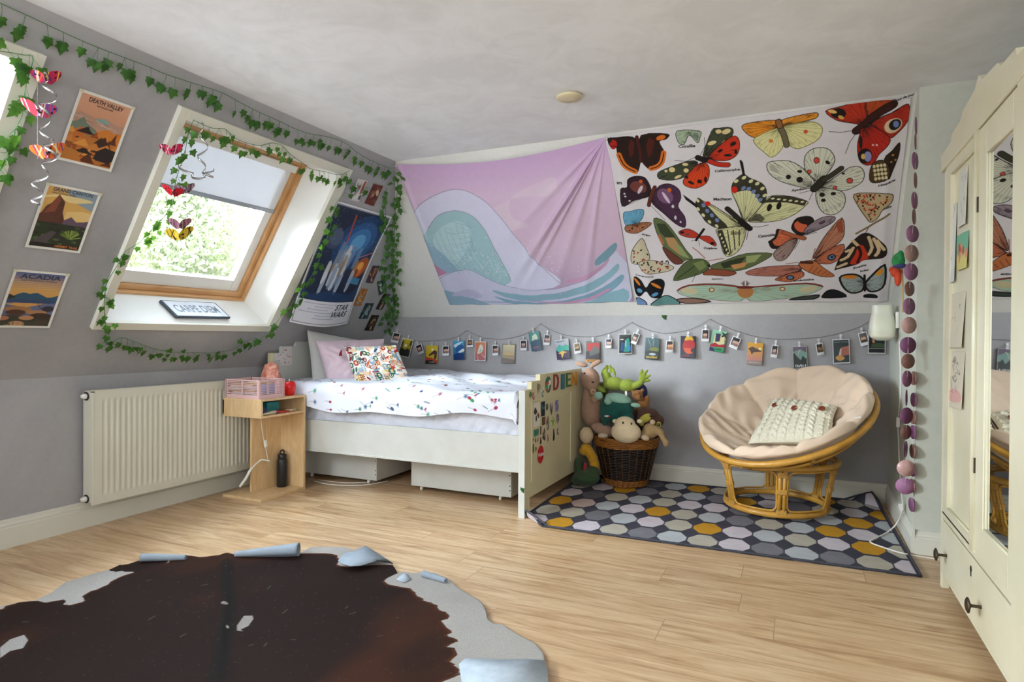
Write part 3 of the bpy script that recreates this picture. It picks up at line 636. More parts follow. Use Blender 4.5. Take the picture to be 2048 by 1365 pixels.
# ------------------------------------------------------------------ pillows
def pillow(name, tl, tr, br, bl, T, m, cv=None, nu=70, nv=50, seed=1, back=None):
    tl, tr, br, bl = [np.asarray(p, float) for p in (tl, tr, br, bl)]; n = np.cross(br - bl, tl - bl); n /= np.linalg.norm(n)
    if n[0] < 0: n = -n
    def S(sign):
        def f(u, v):
            u = np.asarray(u, float); v = np.asarray(v, float); a = 2 * u - 1; c = 2 * v - 1
            uu = .5 + a * (1 - .035 * (1 - np.abs(c) ** 2.2) - .03 * np.abs(c) ** 6) / 2; vv = .5 + c * (1 - .035 * (1 - np.abs(a) ** 2.2)) / 2
            P = (bl * ((1 - uu) * (1 - vv))[..., None] + br * (uu * (1 - vv))[..., None] + tr * (uu * vv)[..., None] + tl * ((1 - uu) * vv)[..., None])
            h = T * (np.clip(1 - np.abs(a) ** 2.6, 0, 1) * np.clip(1 - np.abs(c) ** 2.6, 0, 1)) ** .55
            wr = .006 * np.sin(a * 6 + seed + 3 * c) * np.sin(c * 7 - a * 3) + .004 * np.sin(a * 17 + 5 * np.sin(c * 4 + seed))
            return P + n * (sign * (h + wr * np.clip(h / T, 0, 1)))[..., None]
        return f
    K = cv or Canvas(nu, nv, 'ffffff')
    if cv is None:
        b = MB()
        for sg in (1, -1):
            P = S(sg)(K.U, K.V).reshape(-1, 3); i = np.arange(nu * nv).reshape(nv, nu); q_ = np.stack([i[:-1, :-1], i[:-1, 1:], i[1:, 1:], i[1:, :-1]], -1).reshape(-1, 4)
            b.add(P, [tuple(r if sg > 0 else r[::-1]) for r in q_.tolist()], True)
        return b.build(name, m), n
    t = thing(name, '', '', (bl + br) / 2); sheet('front_cover', cv, S(1), m, t, 0); K2 = Canvas(60, 40, 'ffffff'); b = MB(); P = S(-1)(K2.U, K2.V).reshape(-1, 3); i = np.arange(2400).reshape(40, 60)
    q_ = np.stack([i[:-1, :-1], i[:-1, 1:], i[1:, 1:], i[1:, :-1]], -1).reshape(-1, 4); b.add(P, [tuple(r[::-1]) for r in q_.tolist()], True); b.build('back_cover', back, t); return t, n
o, n = pillow('pillow', hx(612, 660, -3.47), hx(778, 690, -3.30), hx(742, 776, -3.14), hx(625, 768, -3.38), .10, mat('pale_grey_linen', 'b9b8b4', .85, 8, .05, .25, 14, sheen=.2, bdist=.01), seed=2)
tag(o, 'pale grey pillow leaning against the headboard, behind the pink one', 'pillow', 'pillows at the head of the bed')
o, n = pillow('pillow', hx(630, 682, -3.36), hx(770, 678, -3.05), hx(755, 768, -2.93), hx(655, 767, -3.22), .095, mat('pale_pink_satin', 'd3bcc6', .5, 8, .05, .35, 16, sheen=.3, bdist=.01), seed=5)
tag(o, 'pale pink satin pillow between the grey pillow and the patterned cushion', 'pillow', 'pillows at the head of the bed')
cv = Canvas(260, 170, 'eceade'); q = random.Random(5); pal = ['b8322a', 'c9602a', '2f6a5a', '3a4a68', 'c9a23a', '8a2a3a', 'e0a080', '7fa0b8', '46705a', '9a4a2a']
for k in range(105):
    x, y = ((k % 13) + q.random() * .9) / 13, (k // 13 + q.random() * .9) / 8.1; c = q.choice(pal); kind = q.randrange(5); a = q.random() * 3; s = .030 + .018 * q.random()
    if kind == 0:
        for j in range(6): cv.ell(x + s * .9 * math.cos(j * 1.05), y + s * 1.4 * math.sin(j * 1.05), s * .5, s * .7, c, j)
        cv.ell(x, y, s * .35, s * .5, 'd8b040')
    elif kind == 1:
        cv.line([(x, y - s * 2), (x, y + s * 2)], .005, c)
        for j in range(4):
            for sg in (-1, 1): cv.ell(x + sg * s * .6, y - s * 1.3 + j * s * 1.0, s * .5, s * .3, c, sg * .6)
    elif kind == 2: cv.ell(x, y, s * .6, s * 1.8, c, a)
    elif kind == 3: cv.ell(x, y, s * 1.1, s * 1.6, c, a); cv.ell(x, y, s * .7, s, 'e3e1d6', a); cv.ell(x, y, s * .35, s * .6, q.choice(pal), a)
    else: cv.ell(x, y, s * 1.5, s * 1.2, q.choice(['a9bcc9', 'e6c9a8', 'd8d0b0']), a)
t, n = pillow('cushion', hx(686, 693, -3.13), hx(793, 691, -2.79), hx(823, 762, -2.66), hx(714, 777, -3.0), .075, M_DUVET, cv, back=mat('slate_blue_cotton', '6b7484', .85, 8, .06))
tag(t, 'white cushion printed with red and green folk flowers, front of the pillows', 'cushion'); 
b = MB(); c = hx(683, 700, -3.12)
for k in range(16): a = k * .39; b.tube([c, c + np.array([.004 * math.cos(a), .01 * math.sin(a) - .008, -.02]), c + np.array([.008 * math.cos(a), .012 * math.sin(a) - .012, -.045])], .002, 5)
b.build('tassel', mat('red_tassel_yarn', '8f1f28', .8, 30, .2), t)
# ------------------------------------------------------------------ bedside table
def ply():
    t = NT('birch_plywood'); co = t.coord((1, 1, .22)); n = t.noise(co, 14, 5, .6, 1.8); r = t.ramp(n, 0, [(.3, tuple(srgb('cfaa78'))), (.7, tuple(srgb('e2c69a')))]); t.l(r, 0, t.b, 'Base Color'); t.setp(Roughness=.45); return t.m
M_PLY = ply(); M_PLYE = mat('plywood_edge', 'b58d5a', .6, 60, .15, stretch=(1, 1, 8))
t = thing('bedside_table', 'light plywood bedside table with an open shelf box on a slim column', 'bedside table', (-3.36, 3.26, 0))
nx0, nx1, ny0, ny1 = -3.545, -3.195, 3.05, 3.455
MB().box((nx0, ny0, 0), (nx1, ny1, .018)).build('base', M_PLY, t, bevel=.001)
MB().box((-3.425, 3.17, .018), (-3.407, ny1, .548)).build('back_panel', M_PLY, t, bevel=.001)
MB().box((-3.407, ny1 - .018, .018), (nx1, ny1, .548)).build('side_panel', M_PLY, t, bevel=.001)
b = MB().box((nx0, ny0, .548), (nx1, ny1, .562)).box((nx0, ny0, .658), (nx1, ny1, .672)).box((nx0, ny0, .562), (nx1, ny0 + .014, .658)).box((nx0, ny1 - .014, .562), (nx1, ny1, .658)).box((nx0, ny0, .562), (nx0 + .012, ny1, .658))
b.build('shelf_box', M_PLY, t, bevel=.001)
# pink perforated crate
M_PINKP = mat('pale_pink_plastic', 'd9b3b3', .45, 12, .03)
t = thing('crate', 'pale pink perforated plastic crate on the bedside table', 'crate', (-3.375, 3.17, .672))
x0, x1, y0, y1, z0, z1 = -3.525, -3.225, 3.06, 3.275, .672, .798
b = MB().box((x0, y0, z0), (x1, y1, z0 + .004)); b.build('bottom', M_PINKP, t)
def wall_slats(a, c, ends):
    b = MB(); a = np.array(a); c = np.array(c); d = c - a; L = np.linalg.norm(d); d = d / L; nn = np.array([d[1], -d[0], 0]) * .0025; mid = (a + c) / 2
    z = lambda k: np.array([0, 0, k])
    b.obox(mid + z(.013), d * L / 2, nn, z(.013)); b.obox(mid + z(.121), d * L / 2, nn, z(.005))
    for k in range(8): b.obox(mid + z(.034 + k * .0108), d * L / 2, nn, z(.0023))
    for u in (0, .03, .5, .97, 1) if ends else (0, .04, .34, .67, .96, 1): b.obox(a + d * L * u + z(.063), d * .006, nn * 1.05, z(.063))
    return b.build('slatted_wall', M_PINKP, t)
wall_slats((x0, y0, z0), (x1, y0, z0), True); wall_slats((x1, y0, z0), (x1, y1, z0), False); wall_slats((x1, y1, z0), (x0, y1, z0), True); wall_slats((x0, y1, z0), (x0, y0, z0), False)
t = thing('papers', 'stack of papers and cards lying in the pink crate', 'papers', (-3.4, 3.16, .677)); M_PAPER = mat('white_paper', 'e8e6de', .7, 12, .04)
for k in range(7):
    MB().obox((-3.40 + .01 * math.sin(k), 3.165, .682 + k * .014), (.105, .01 * math.sin(k * 2), 0), (0, .085, .002), (0, 0, .006)).build('sheet', M_PAPER if k % 3 else mat('yellow_paper_%d' % k, ('c9a86a', '8ca6c8', 'd8c89a')[k % 3], .7), t)
b = MB().obox((-3.245, 3.16, .735), (.004, 0, 0), (0, .06, 0), (0, 0, .035)); o = b.build('card_box', mat('pale_blue_card', '93a8dc', .6, 30, .15)); tag(o, 'pale blue card box standing inside the pink crate', 'box')
# salt lamp, apple jar
b = MB(); q = np.random.RandomState(4)
def salt(u, v):
    th = u * 2 * PI; z = v; r = .080 * (1 - .30 * z - .35 * max(0, z - .62) ** 1.2 * 2) * (1 + .05 * math.sin(3 * th + 4 * z) + .035 * math.sin(7 * th + 9 * z) + .03 * math.sin(11 * z * 2 + th * 2))
    if v > .93: r *= (1 - v) / .07 * .8 + .0
    return (-3.435 + r * math.cos(th), 3.372 + r * math.sin(th) * .9, .672 + .235 * z)
b.grid(salt, 26, 22, False, True); t_ = NT('himalayan_salt'); co = t_.coord(); n_ = t_.noise(co, 18, 6, .65, 1.0); r_ = t_.ramp(n_, 0, [(.32, tuple(srgb('b4573c'))), (.5, tuple(srgb('d98c74'))), (.66, tuple(srgb('eccabd')))]); t_.l(r_, 0, t_.b, 'Base Color'); t_.setp(Roughness=.35); t_.b.inputs['Subsurface Weight'].default_value = .3; t_.b.inputs['Subsurface Radius'].default_value = (.03, .01, .006); t_.bump(n_, 0, .4, .006)
o = b.build('salt_lamp', t_.m); tag(o, 'rough pink salt rock lamp behind the pink crate', 'lamp')
t = thing('apple_jar', 'shiny red apple shaped container on the bedside table', 'container', (-3.285, 3.375, .672))
prof = [(0, 0), (.030, 0), (.036, .012), (.043, .04), (.045, .065), (.040, .088), (.026, .098), (.010, .094), (0, .090)]
MB().lathe([(r, z) for r, z in prof], (-3.27, 3.375, .672), 24).build('body', mat('glossy_red_plastic', 'd81818', .18, 6, .05), t)
MB().tube([(-3.27, 3.375, .765), (-3.268, 3.372, .785)], [.004, .003], 8).build('stem', mat('white_stem', 'e8e4da', .4), t)
# things on the little shelf
b = MB().tube([(-3.50, 3.09, .592), (-3.23, 3.11, .592)], [.026, .026], 18); o = b.build('rolled_case', mat('navy_fabric', '1d2a52', .7, 20, .15)); tag(o, 'navy blue rolled case in the bedside table shelf', 'case')
MB().lathe([(.026, -.004), (.0275, 0), (.026, .004)], (-3.25, 3.108, .592), 18, (1, .07, 0)).build('band', mat('blue_band', '35508a', .5), o)
o = MB().box((-3.42, 3.20, .563), (-3.30, 3.31, .635)).build('teal_box', mat('teal_card', '17807e', .5, 14, .12), bevel=.004); tag(o, 'teal box on the shelf of the bedside table', 'box')
b = MB().tube([(-3.235, 3.085, .568), (-3.225, 3.2, .576)], [.006, .013], 12); o = b.build('cream_tube', mat('cream_plastic', 'd8cfae', .4)); tag(o, 'cream squeeze tube lying on the bedside shelf', 'tube')
b = MB().tube([(-3.225, 3.2, .576), (-3.223, 3.222, .577)], [.013, .012], 12); c_ = b.build('cap', mat('magenta_cap', 'a52858', .35), o)
b = MB().tube([(-3.235, 3.225, .569), (-3.23, 3.33, .568)], [.007, .006], 8); o = b.build('red_pen', mat('red_pen_plastic', 'd23030', .35)); tag(o, 'red pen lying at the front of the bedside shelf', 'pen')
b = MB().tube([(-3.25, 3.32, .570), (-3.24, 3.41, .570)], [.008, .008], 10); o = b.build('beige_marker', mat('beige_marker_plastic', 'cfc0a0', .4)); tag(o, 'beige marker at the right of the bedside shelf', 'pen')
# bottle
t = thing('water_bottle', 'matt black water bottle with a loop lid standing on the bedside table base', 'bottle', (-3.345, 3.375, .018))
c = (-3.345, 3.385, .018); M_BLK = mat('matt_black_steel', '1b1c1f', .35, 12, .08)
MB().lathe([(0, 0), (.033, 0), (.036, .004), (.036, .185), (.033, .196), (.028, .200)], c, 28).build('body', M_BLK, t)
MB().lathe([(.029, .200), (.030, .205), (.030, .228), (.024, .234), (0, .235)], c, 28).build('lid', M_BLK, t)
MB().tube([(c[0] + .018 * math.cos(a), c[1] + .018 * math.sin(a) * .3, c[2] + .240 + .018 * math.sin(a)) for a in np.linspace(-.5, PI + .5, 14)], .006, 8).build('carry_loop', M_BLK, t)
# cables by the bedside table
M_CABLE = mat('white_cable', 'e4e2da', .45, 20, .03)
b = MB().tube(spline([hy(522, 838, 3.25), hy(525, 868, 3.25), hy(532, 900, 3.28), hy(537, 925, 3.3)]), .003, 6); o = b.build('lamp_cable', M_CABLE); tag(o, 'thin white cable hanging below the bedside shelf', 'cable')
b = MB().obox(hy(531, 888, 3.27), (.009, 0, .003), (0, .009, 0), (-.004, 0, .024)); k_ = b.build('inline_switch', M_WPLAS, o, bevel=.003)
b = MB().tube(spline([hy(540, 923, 3.28), hy(522, 921, 3.25), hy(503, 938, 3.17), hy(492, 957, 3.13), hy(479, 975, 3.10)]), [.005] * 8 + [.008] * 10 + [.010] * 8 + [.009] * 6 + [.003], 8); o = b.build('charging_arm', M_CABLE); tag(o, 'curved white plastic arm arching down to the bedside table base', 'arm')
b = MB().tube(spline([(-3.3, 3.66, .004), (-3.1, 3.62, .006), (-2.9, 3.70, .005), (-2.8, 3.9, .005)]), .004, 6).tube(spline([(-3.3, 3.70, .005), (-3.05, 3.72, .004), (-2.88, 3.84, .004)]), .003, 6); o = b.build('floor_cable', M_CABLE); tag(o, 'white cables lying on the floor under the bed', 'cable')
# ------------------------------------------------------------------ patterned rug
RA = 0.0238
ca, sa_ = math.cos(RA), math.sin(RA)
rug_cols = {'Y': 'c08e2c', 'W': 'c9c0c6', 'B': 'b4ae9f', 'G': '7b7a80', 'L': 'b3b7ba', 'P': 'c4b0aa', 'D': '66646b'}
rows = ['YWBGLBWGLGBW', 'BBGLWBYWLBWY', 'YPLWYBLGBLYWL', 'WDBLBWWGBLLYL', 'BWYGBLGYWDBWY', 'LBWDLYBLWGYBW']
bg_c = '44434d'
cv = Canvas(640, 440, bg_c); RW, RD = 2.02, 1.40; rx0, ry0 = -1.505, 3.352
def rloc(u, v): return rx0 + RW * u * ca - RD * v * sa_, ry0 + RW * u * sa_ + RD * v * ca
for j in range(6):
    for i in range(-1, 14):
        cx = (-1.266 - rx0 + (i) * .1605 - (.172 if j % 2 == 1 else .0) * 0 - (.0)) / RW; cy = (.098 + j * .2385) / RD
        row = rows[j]; off = 0 if j == 0 else 1
        k = i + off
        if k < 0: k = i + 14
        c = rug_cols[row[k % len(row)]]
        hw, hh = .076 / RW, .110 / RD
        cv.poly([(cx - hw, cy - hh * .24), (cx - hw * .42, cy - hh * .96), (cx + hw * .42, cy - hh * .96), (cx + hw, cy - hh * .24), (cx + hw, cy + hh * .24), (cx + hw * .42, cy + hh * .96), (cx - hw * .42, cy + hh * .96), (cx - hw, cy + hh * .24)], c)
for q_ in ((0, 0, 1, .012), (0, .988, 1, 1), (0, 0, .008, 1), (.992, 0, 1, 1)): cv.rect(*q_, '3e3f48')
cv.noise(.10, 40, 3)
def rugS(u, v):
    x = rx0 + RW * u * ca - RD * v * sa_; y = ry0 + RW * u * sa_ + RD * v * ca; z = .010 + 0 * u
    c1 = np.clip(1 - (u * RW + v * RD) / .17, 0, 1); x = x + c1 * .05 - .0 * c1; z = z + .060 * np.sin(c1 * 1.7) ; y = y + .045 * c1
    c2 = np.clip(1 - ((1 - u) * RW + (1 - v) * RD) / .16, 0, 1); z = z + .07 * np.sin(c2 * 1.6); x = x - .04 * c2; y = y - .02 * c2
    return np.stack([x, y, z], -1)
M_RUG = print_mat('tufted_rug_pile', 0.95, 0.1, 0.0)
nb = M_RUG.node_tree; nz = nb.nodes.new('ShaderNodeTexNoise'); nz.inputs['Scale'].default_value = 260; tcx = nb.nodes.new('ShaderNodeTexCoord'); bp = nb.nodes.new('ShaderNodeBump'); bp.inputs['Strength'].default_value = .8; bp.inputs['Distance'].default_value = .004
nb.links.new(tcx.outputs['Object'], nz.inputs['Vector']); nb.links.new(nz.outputs[0], bp.inputs['Height']); nb.links.new(bp.outputs[0], nb.nodes['Principled BSDF'].inputs['Normal'])
o = sheet('rug', cv, rugS, M_RUG, None, .009); tag(o, 'dark grey rug patterned with grey, white and mustard octagons', 'rug')
e = [rugS(np.array(u), np.array(v)) for u, v in [(k / 20, 0) for k in range(20)] + [(1, k / 14) for k in range(14)] + [(1 - k / 20, 1) for k in range(20)] + [(0, 1 - k / 14) for k in range(14)]]
MB().tube(e, .006, 6, closed=True).build('binding', mat('rug_binding', '3a3b45', .9, 90, .2), o)
# ------------------------------------------------------------------ cowhide
co_px = [(1096, 1365), (1093, 1335), (1088, 1309), (1070, 1288), (1045, 1276), (1020, 1262), (1005, 1252), (990, 1252), (976, 1243), (972, 1225), (962, 1206), (935, 1189), (912, 1176), (905, 1166), (893, 1160), (868, 1148), (846, 1148), (828, 1150), (806, 1146), (796, 1150), (787, 1133), (768, 1117), (731, 1094), (706, 1103), (690, 1097), (655, 1097), (622, 1097), (598, 1110), (540, 1112), (470, 1112), (440, 1114), (400, 1118), (372, 1112), (340, 1118), (285, 1120), (256, 1130), (238, 1132), (222, 1140), (180, 1152), (130, 1168), (100, 1190), (70, 1204), (38, 1208), (0, 1216)]
hide = [hz(x, y, .006)[:2] for x, y in co_px] + [np.array(p) for p in ((-3.10, 1.32), (-3.02, 1.24), (-2.93, 1.235), (-2.86, 1.245), (-2.83, 1.22), (-2.9, 1.10), (-2.95, .8), (-2.8, .55), (-2.5, .42), (-2.1, .4), (-1.7, .5), (-1.2, .75), (-.85, 1.0), (-.72, 1.4), (-.70, 1.65))]
H0 = np.array([-3.2, .38]); HS = np.array([2.56, 2.24])
cv = Canvas(900, 780, 'e6e3dc'); uv = lambda P: ((P[0] - H0[0]) / HS[0], (P[1] - H0[1]) / HS[1])
cv.map = lambda x, y: uv(hz(x, y, .006)); Z4 = lambda L: [(440 + x / 2.9257, 1040 + y / 2.926) for x, y in L]
cv.noise(.08, 20, 8)
brown = [(0, 1222), (35, 1208), (60, 1206), (95, 1208), (125, 1203), (130, 1212), (140, 1212), (168, 1204), (163, 1196), (180, 1186), (215, 1172), (240, 1156), (268, 1146), (240, 1144), (218, 1142), (236, 1131), (250, 1131), (285, 1121), (335, 1122), (332, 1129), (350, 1122), (372, 1115), (400, 1118), (440, 1114)] + Z4([(0, 210), (500, 205), (650, 215), (700, 240), (690, 262), (760, 278), (1010, 270), (1046, 316), (962, 372), (1110, 415), (1150, 440), (1200, 480), (1260, 500), (1290, 540), (1335, 555), (1330, 590), (1298, 602), (1340, 660), (1340, 690), (1390, 718), (1345, 755), (1392, 780), (1355, 850), (1390, 880), (1385, 915), (1340, 925), (1345, 951)])
bp_ = [uv(hz(x, y, .006)) for x, y in brown] + [uv((-1.36, 1.10)), uv((-1.6, .8)), uv((-2.1, .62)), uv((-2.6, .8)), uv((-2.75, 1.1)), uv((-2.86, 1.25))]
mp = cv.map; cv.map = None
edge = spline([(*p, 0) for p in bp_], 3, True); qe = random.Random(2); edge = [(p[0] + qe.uniform(-1, 1) * .0035, p[1] + qe.uniform(-1, 1) * .0035) for p in edge]
cv.poly(edge, '6a3414'); big = [(.5 + (x - .5) * .985, .5 + (y - .5) * .985) for x, y in edge]; cv.poly(big, '2c130a'); m0, sl0 = cv.mask(np.array(big)); cv.map = mp
base = cv.a.copy(); cv.a[:] = 1; cv.noise(1.0, 8, 4, .5); k1 = np.clip(cv.a.mean(-1), .3, 1); cv.a[:] = base
warm = np.clip((1 - k1) * 2.2, 0, 1)[..., None]; full = np.zeros(cv.U.shape); full[sl0] = m0; cv.a = cv.a * (1 - full[..., None] * warm * .65) + srgb('5e3016') * full[..., None] * warm * .65
spn = [(452, 1130), (455, 1160), (452, 1180), (460, 1200), (458, 1230), (452, 1262), (446, 1290), (440, 1330), (432, 1365)]
cv.line(spn, .022, '17100f', .55); cv.line(spn, .010, '120c0c', .6)
cv.poly(Z4([(100, 625), (140, 570), (190, 570), (195, 590), (165, 630), (120, 650), (135, 660), (100, 655)]), 'cfc8c4'); cv.ell(449, 1212, 7, 3, 'bdb6b4'); cv.ell(455, 1258, 3, 3, 'cfc8c4')
cv.poly([(0, 1300), (20, 1284), (48, 1274), (56, 1284), (46, 1300), (20, 1306), (0, 1320)], 'd9d5cf')
for k in range(260): x, y = qe.uniform(0, 900), qe.uniform(1125, 1365); cv.ell(x, y, .8, .6, '9a8a84', 0, .7, 6)
for k in range(14): x, y = qe.uniform(20, 860), qe.uniform(1150, 1350); cv.line([(x, y), (x + qe.uniform(4, 14), y - qe.uniform(0, 8))], .0012, 'a99a92', .6)
cv.map = None
m1, sl1 = cv.mask(np.array([uv(p) for p in hide])); mk = np.zeros(cv.U.shape, bool); mk[sl1] = m1 > .5
hz_ = np.sin(cv.U * 11 + 2 * np.sin(cv.V * 7)) * np.sin(cv.V * 9 + cv.U * 4)
_s0, _s1 = hz(452, 1128, .01), hz(433, 1365, .01)
SPX = lambda y: _s0[0] + (_s1[0] - _s0[0]) * (y - _s0[1]) / (_s1[1] - _s0[1])
def hideS(u, v):
    x = H0[0] + HS[0] * u; y = H0[1] + HS[1] * v; z = .007 + .0025 * (1 + np.sin(u * 23 + 3 * np.sin(v * 11))) + .002 * (1 + np.sin(v * 31 + u * 9))
    sx = SPX(y); z = z + .010 * np.exp(-((x - sx) / .035) ** 2)
    return np.stack([x, y, z], -1)
t_ = NT('cowhide_fur'); a = t_.n('Attribute'); a.attribute_name = 'Col'; co = t_.coord((1, 1, 1)); n1_ = t_.noise(t_.coord((9, 26, 1)), 16, 6, .75, .6); rr_ = t_.ramp(n1_, 0, [(.34, (.70, .67, .65)), (.60, (1.05, 1.03, 1.02))])
mx = t_.mix((a, 0), (rr_, 0), None, 'MULTIPLY'); t_.l(mx, 2, t_.b, 'Base Color'); t_.setp(Roughness=.6); t_.b.inputs['Specular IOR Level'].default_value = .16; t_.b.inputs['Sheen Weight'].default_value = .0; t_.bump(n1_, 0, .9, .02)
cow = thing('cowhide', 'large dark brown and white cowhide rug with curled edges', 'cowhide', (-1.9, 1.5, 0))
sheet('hide', cv, hideS, t_.m, cow, .004, mk)
M_SUEDE = mat('grey_suede_underside', '8f9aa4', .9, 14, .08, .3, 120)
def roll(p, q, r0, r1, nm='curled_edge', turns=1.6, lift=0.0):
    p = np.array([*p[:2], 0]); q = np.array([*q[:2], 0]); d = q - p; L = np.linalg.norm(d); d /= L; s_ = np.array([-d[1], d[0], 0]); b = MB()
    def f(u, v):
        r = (r0 + (r1 - r0) * u); th = -PI / 2 + v * 2 * PI * turns; rr = r * (1 - .35 * v); return p + d * L * u * (1 - .02 * v) + s_ * rr * math.cos(th) + np.array([0, 0, .012 + lift + r + rr * math.sin(th)])
    b.grid(f, 24, 40); return b.build(nm, M_SUEDE, cow, solid=.003)
roll(hz(372, 1117, .02), hz(282, 1120, .02), .012, .019); roll(hz(470, 1112, .02), hz(598, 1110, .02), .014, .034); roll(hz(846, 1152, .02), hz(892, 1164, .02), .016, .011)
def flap(pts, z, name='folded_flap', m=M_SUEDE):
    P = [hz(x, y, z) for x, y in pts]; c = np.mean(P, 0) + [0, 0, .004]; b = MB(); b.add([*P, c], [(i, (i + 1) % len(P), len(P)) for i in range(len(P))], True); return b.build(name, m, cow, solid=.003)
flap([(676, 1122), (690, 1107), (712, 1104), (731, 1093), (750, 1104), (768, 1116), (786, 1128), (770, 1121), (745, 1125), (722, 1132), (700, 1133), (684, 1128)], .035)
M_SUEW = mat('pale_suede', 'a9b4bd', .9, 30, .10, .3, 120)
flap([(918, 1330), (930, 1318), (990, 1321), (1050, 1320), (1090, 1322), (1096, 1345), (1097, 1372), (1000, 1385), (925, 1375)], .018, m=M_SUEW)
flap([(793, 1160), (806, 1147), (816, 1150), (822, 1160), (808, 1166)], .018, m=M_SUEW)
# ------------------------------------------------------------------ papasan chair
M_RAT = mat('honey_rattan', 'bd8c38', .33, 16, .16, .15, 60, stretch=(1, 1, 1))
M_WRAP = mat('rattan_binding', 'b98a3c', .45, 90, .2, .5, 200)
PC = np.array([-.087, 4.269, .605]); PN = np.array([-.298, -.434, 1.]); PN /= np.linalg.norm(PN); PA = np.cross(PN, [0, 1., 0]); PA /= np.linalg.norm(PA); PB = np.cross(PN, PA); PR = .511
chair = thing('papasan_chair', 'round honey rattan bowl chair on a drum base', 'chair', (-.13, 4.33, 0))
def bowl(r, th, h): return PC + r * (math.cos(th) * PA + math.sin(th) * PB) + h * PN
prof_h = lambda r: -.235 * (1 - (r / PR) ** 2) ** .9
MB().tube([bowl(PR, a, 0) for a in np.linspace(0, 2 * PI, 73)[:-1]], .019, 12, closed=True).build('rim', M_RAT, chair)
MB().tube([bowl(PR * .86, a, -.085) for a in np.linspace(0, 2 * PI, 61)[:-1]], .008, 8, closed=True).build('inner_ring', M_RAT, chair)
MB().tube([bowl(.27, a, -.190) for a in np.linspace(0, 2 * PI, 49)[:-1]], .013, 8, closed=True).build('inner_ring', M_RAT, chair)
for k in range(8):
    a = k * PI / 4 + .2
    MB().tube([bowl(PR * r, a, -.245 * (1 - r * r) ** .8 - .004) for r in np.linspace(.995, .15, 12)], .010, 8).build('rib', M_RAT, chair)
    MB().tube([bowl(PR - .018, a, -.014) + .0 * PN, bowl(PR + .0, a, -.022), bowl(PR - .03, a, -.035)], .013, 8).build('rib_binding', M_WRAP, chair)
BC = np.array([-.135, 4.345]); RT, RB, zt, zb = .355, .300, .335, .045
ring = lambda R, z, n=60, e=1.0: [(BC[0] + R * math.cos(a), BC[1] + R * e * math.sin(a), z) for a in np.linspace(0, 2 * PI, n + 1)[:-1]]
MB().tube(ring(RT, zt), .018, 12, closed=True).build('top_ring', M_RAT, chair); MB().tube(ring(RB, zb), .018, 12, closed=True).build('bottom_ring', M_RAT, chair)
for k in range(6):
    a = math.radians(-82 + k * 60); d = np.array([math.cos(a), math.sin(a)]); s_ = np.array([-d[1], d[0]])
    b = MB()
    for sg in (-1, 1): b.tube([(*(BC + d * RT + s_ * sg * .014), zt + .01), (*(BC + d * (RT + RB) / 2 + s_ * sg * .013), (zt + zb) / 2), (*(BC + d * RB + s_ * sg * .014), zb - .01)], .0125, 8)
    b.build('post', M_RAT, chair)
    for z in (zt - .04, (zt + zb) / 2, zb + .02):
        R = RB + (RT - RB) * (z - zb) / (zt - zb); MB().obox((*(BC + d * R), z), (*(s_ * .029), 0), (*(d * .015), 0), (0, 0, .016)).build('binding', M_WRAP, chair, bevel=.005)
    a0, a1 = a + .09, a + math.radians(60) - .09; P = []
    for u, v in [(.12, 0), (.5, 0), (.88, 0), (.97, .06), (1, .15), (1, .5), (1, .85), (.97, .94), (.88, 1), (.5, 1), (.12, 1), (.03, .94), (0, .85), (0, .5), (0, .15), (.03, .06)]:
        z = zb + .026 + (zt - zb - .05) * v; R = RB + (RT - RB) * (z - zb) / (zt - zb) + .002; th = a0 + (a1 - a0) * u; P.append((BC[0] + R * math.cos(th), BC[1] + R * math.sin(th), z))
    MB().tube(spline(P, 4, True), .0065, 6, closed=True).build('loop', M_RAT, chair)
# cushion: puffy lobes between stitched creases
M_CUSH = mat('cream_cotton_twill', 'd6bfa6', .85, 5, .04, .35, 12, sheen=.2, bdist=.012)
NL = 9
def cush(u, v):
    th = u * 2 * PI; lobe = abs(math.cos(NL * th / 2 + .5 + .18 * math.sin(2 * th))) ** .30; rim_ = PR * .945
    up = max(0, math.sin(th + 2.6))
    wr = .0085 * math.sin(th * 5.3 + 7 * math.sin(th * 2) + v * 21) * math.sin(v * 33 + th * 4) + .006 * math.sin(th * 17 + 4 * math.sin(v * 14 + th * 3))
    if v < .60:
        r_ = v / .60; w_ = min(1, max(0, (r_ - .33) / .16)); lb = (1 - w_) + w_ * lobe; ring_ = min(1, abs(r_ - .36) / .10) ** .6
        r = rim_ * r_; h = -.165 * (1 - min(1, r_) ** 2.2) + .045 * r_ ** 3
        h += (.060 * lb * math.sin(min(1, max(0, (r_ - .36) / .64)) * PI * .66) if r_ > .36 else .028 * ring_) + wr * min(1, w_ + .3) * 1.4 - (1 - ring_) * .015
    elif v < .80:
        k = (v - .60) / .20; a = k * PI; e = .030 + .018 * lobe; r = rim_ + e * math.sin(a) - .03 * k; h = .045 + .060 * lobe * .875 * (1 - k) ** 1.2 - .030 * (1 - math.cos(a)) * .5 + wr * (1 - k)
        h = max(h, .006 - .03 * k)
    else:
        k = (v - .80) / .20; r = (rim_ - .03) * (1 - k); h = -.225 * (1 - (r / PR) ** 2) ** .9 + .012
        if k < .1: h = max(h, -.024)
    h += up * .012 * (r / PR) ** 2 * (1 if v < .7 else 0.4)
    return bowl(max(r, .0001), th, h)
o = MB().grid(cush, 288, 90, True, True).build('seat_cushion', M_CUSH); o.modifiers.new('s', 'SMOOTH').iterations = 3
tag(o, 'round cream tufted cushion filling the rattan chair', 'cushion')
b = MB().obox(hitp(1716, 836, PC + PN * .092, PN), PA * .014, PB * .006, PN * .002); b_ = b.build('care_label', mat('white_label', 'e8e6e0', .6), o)
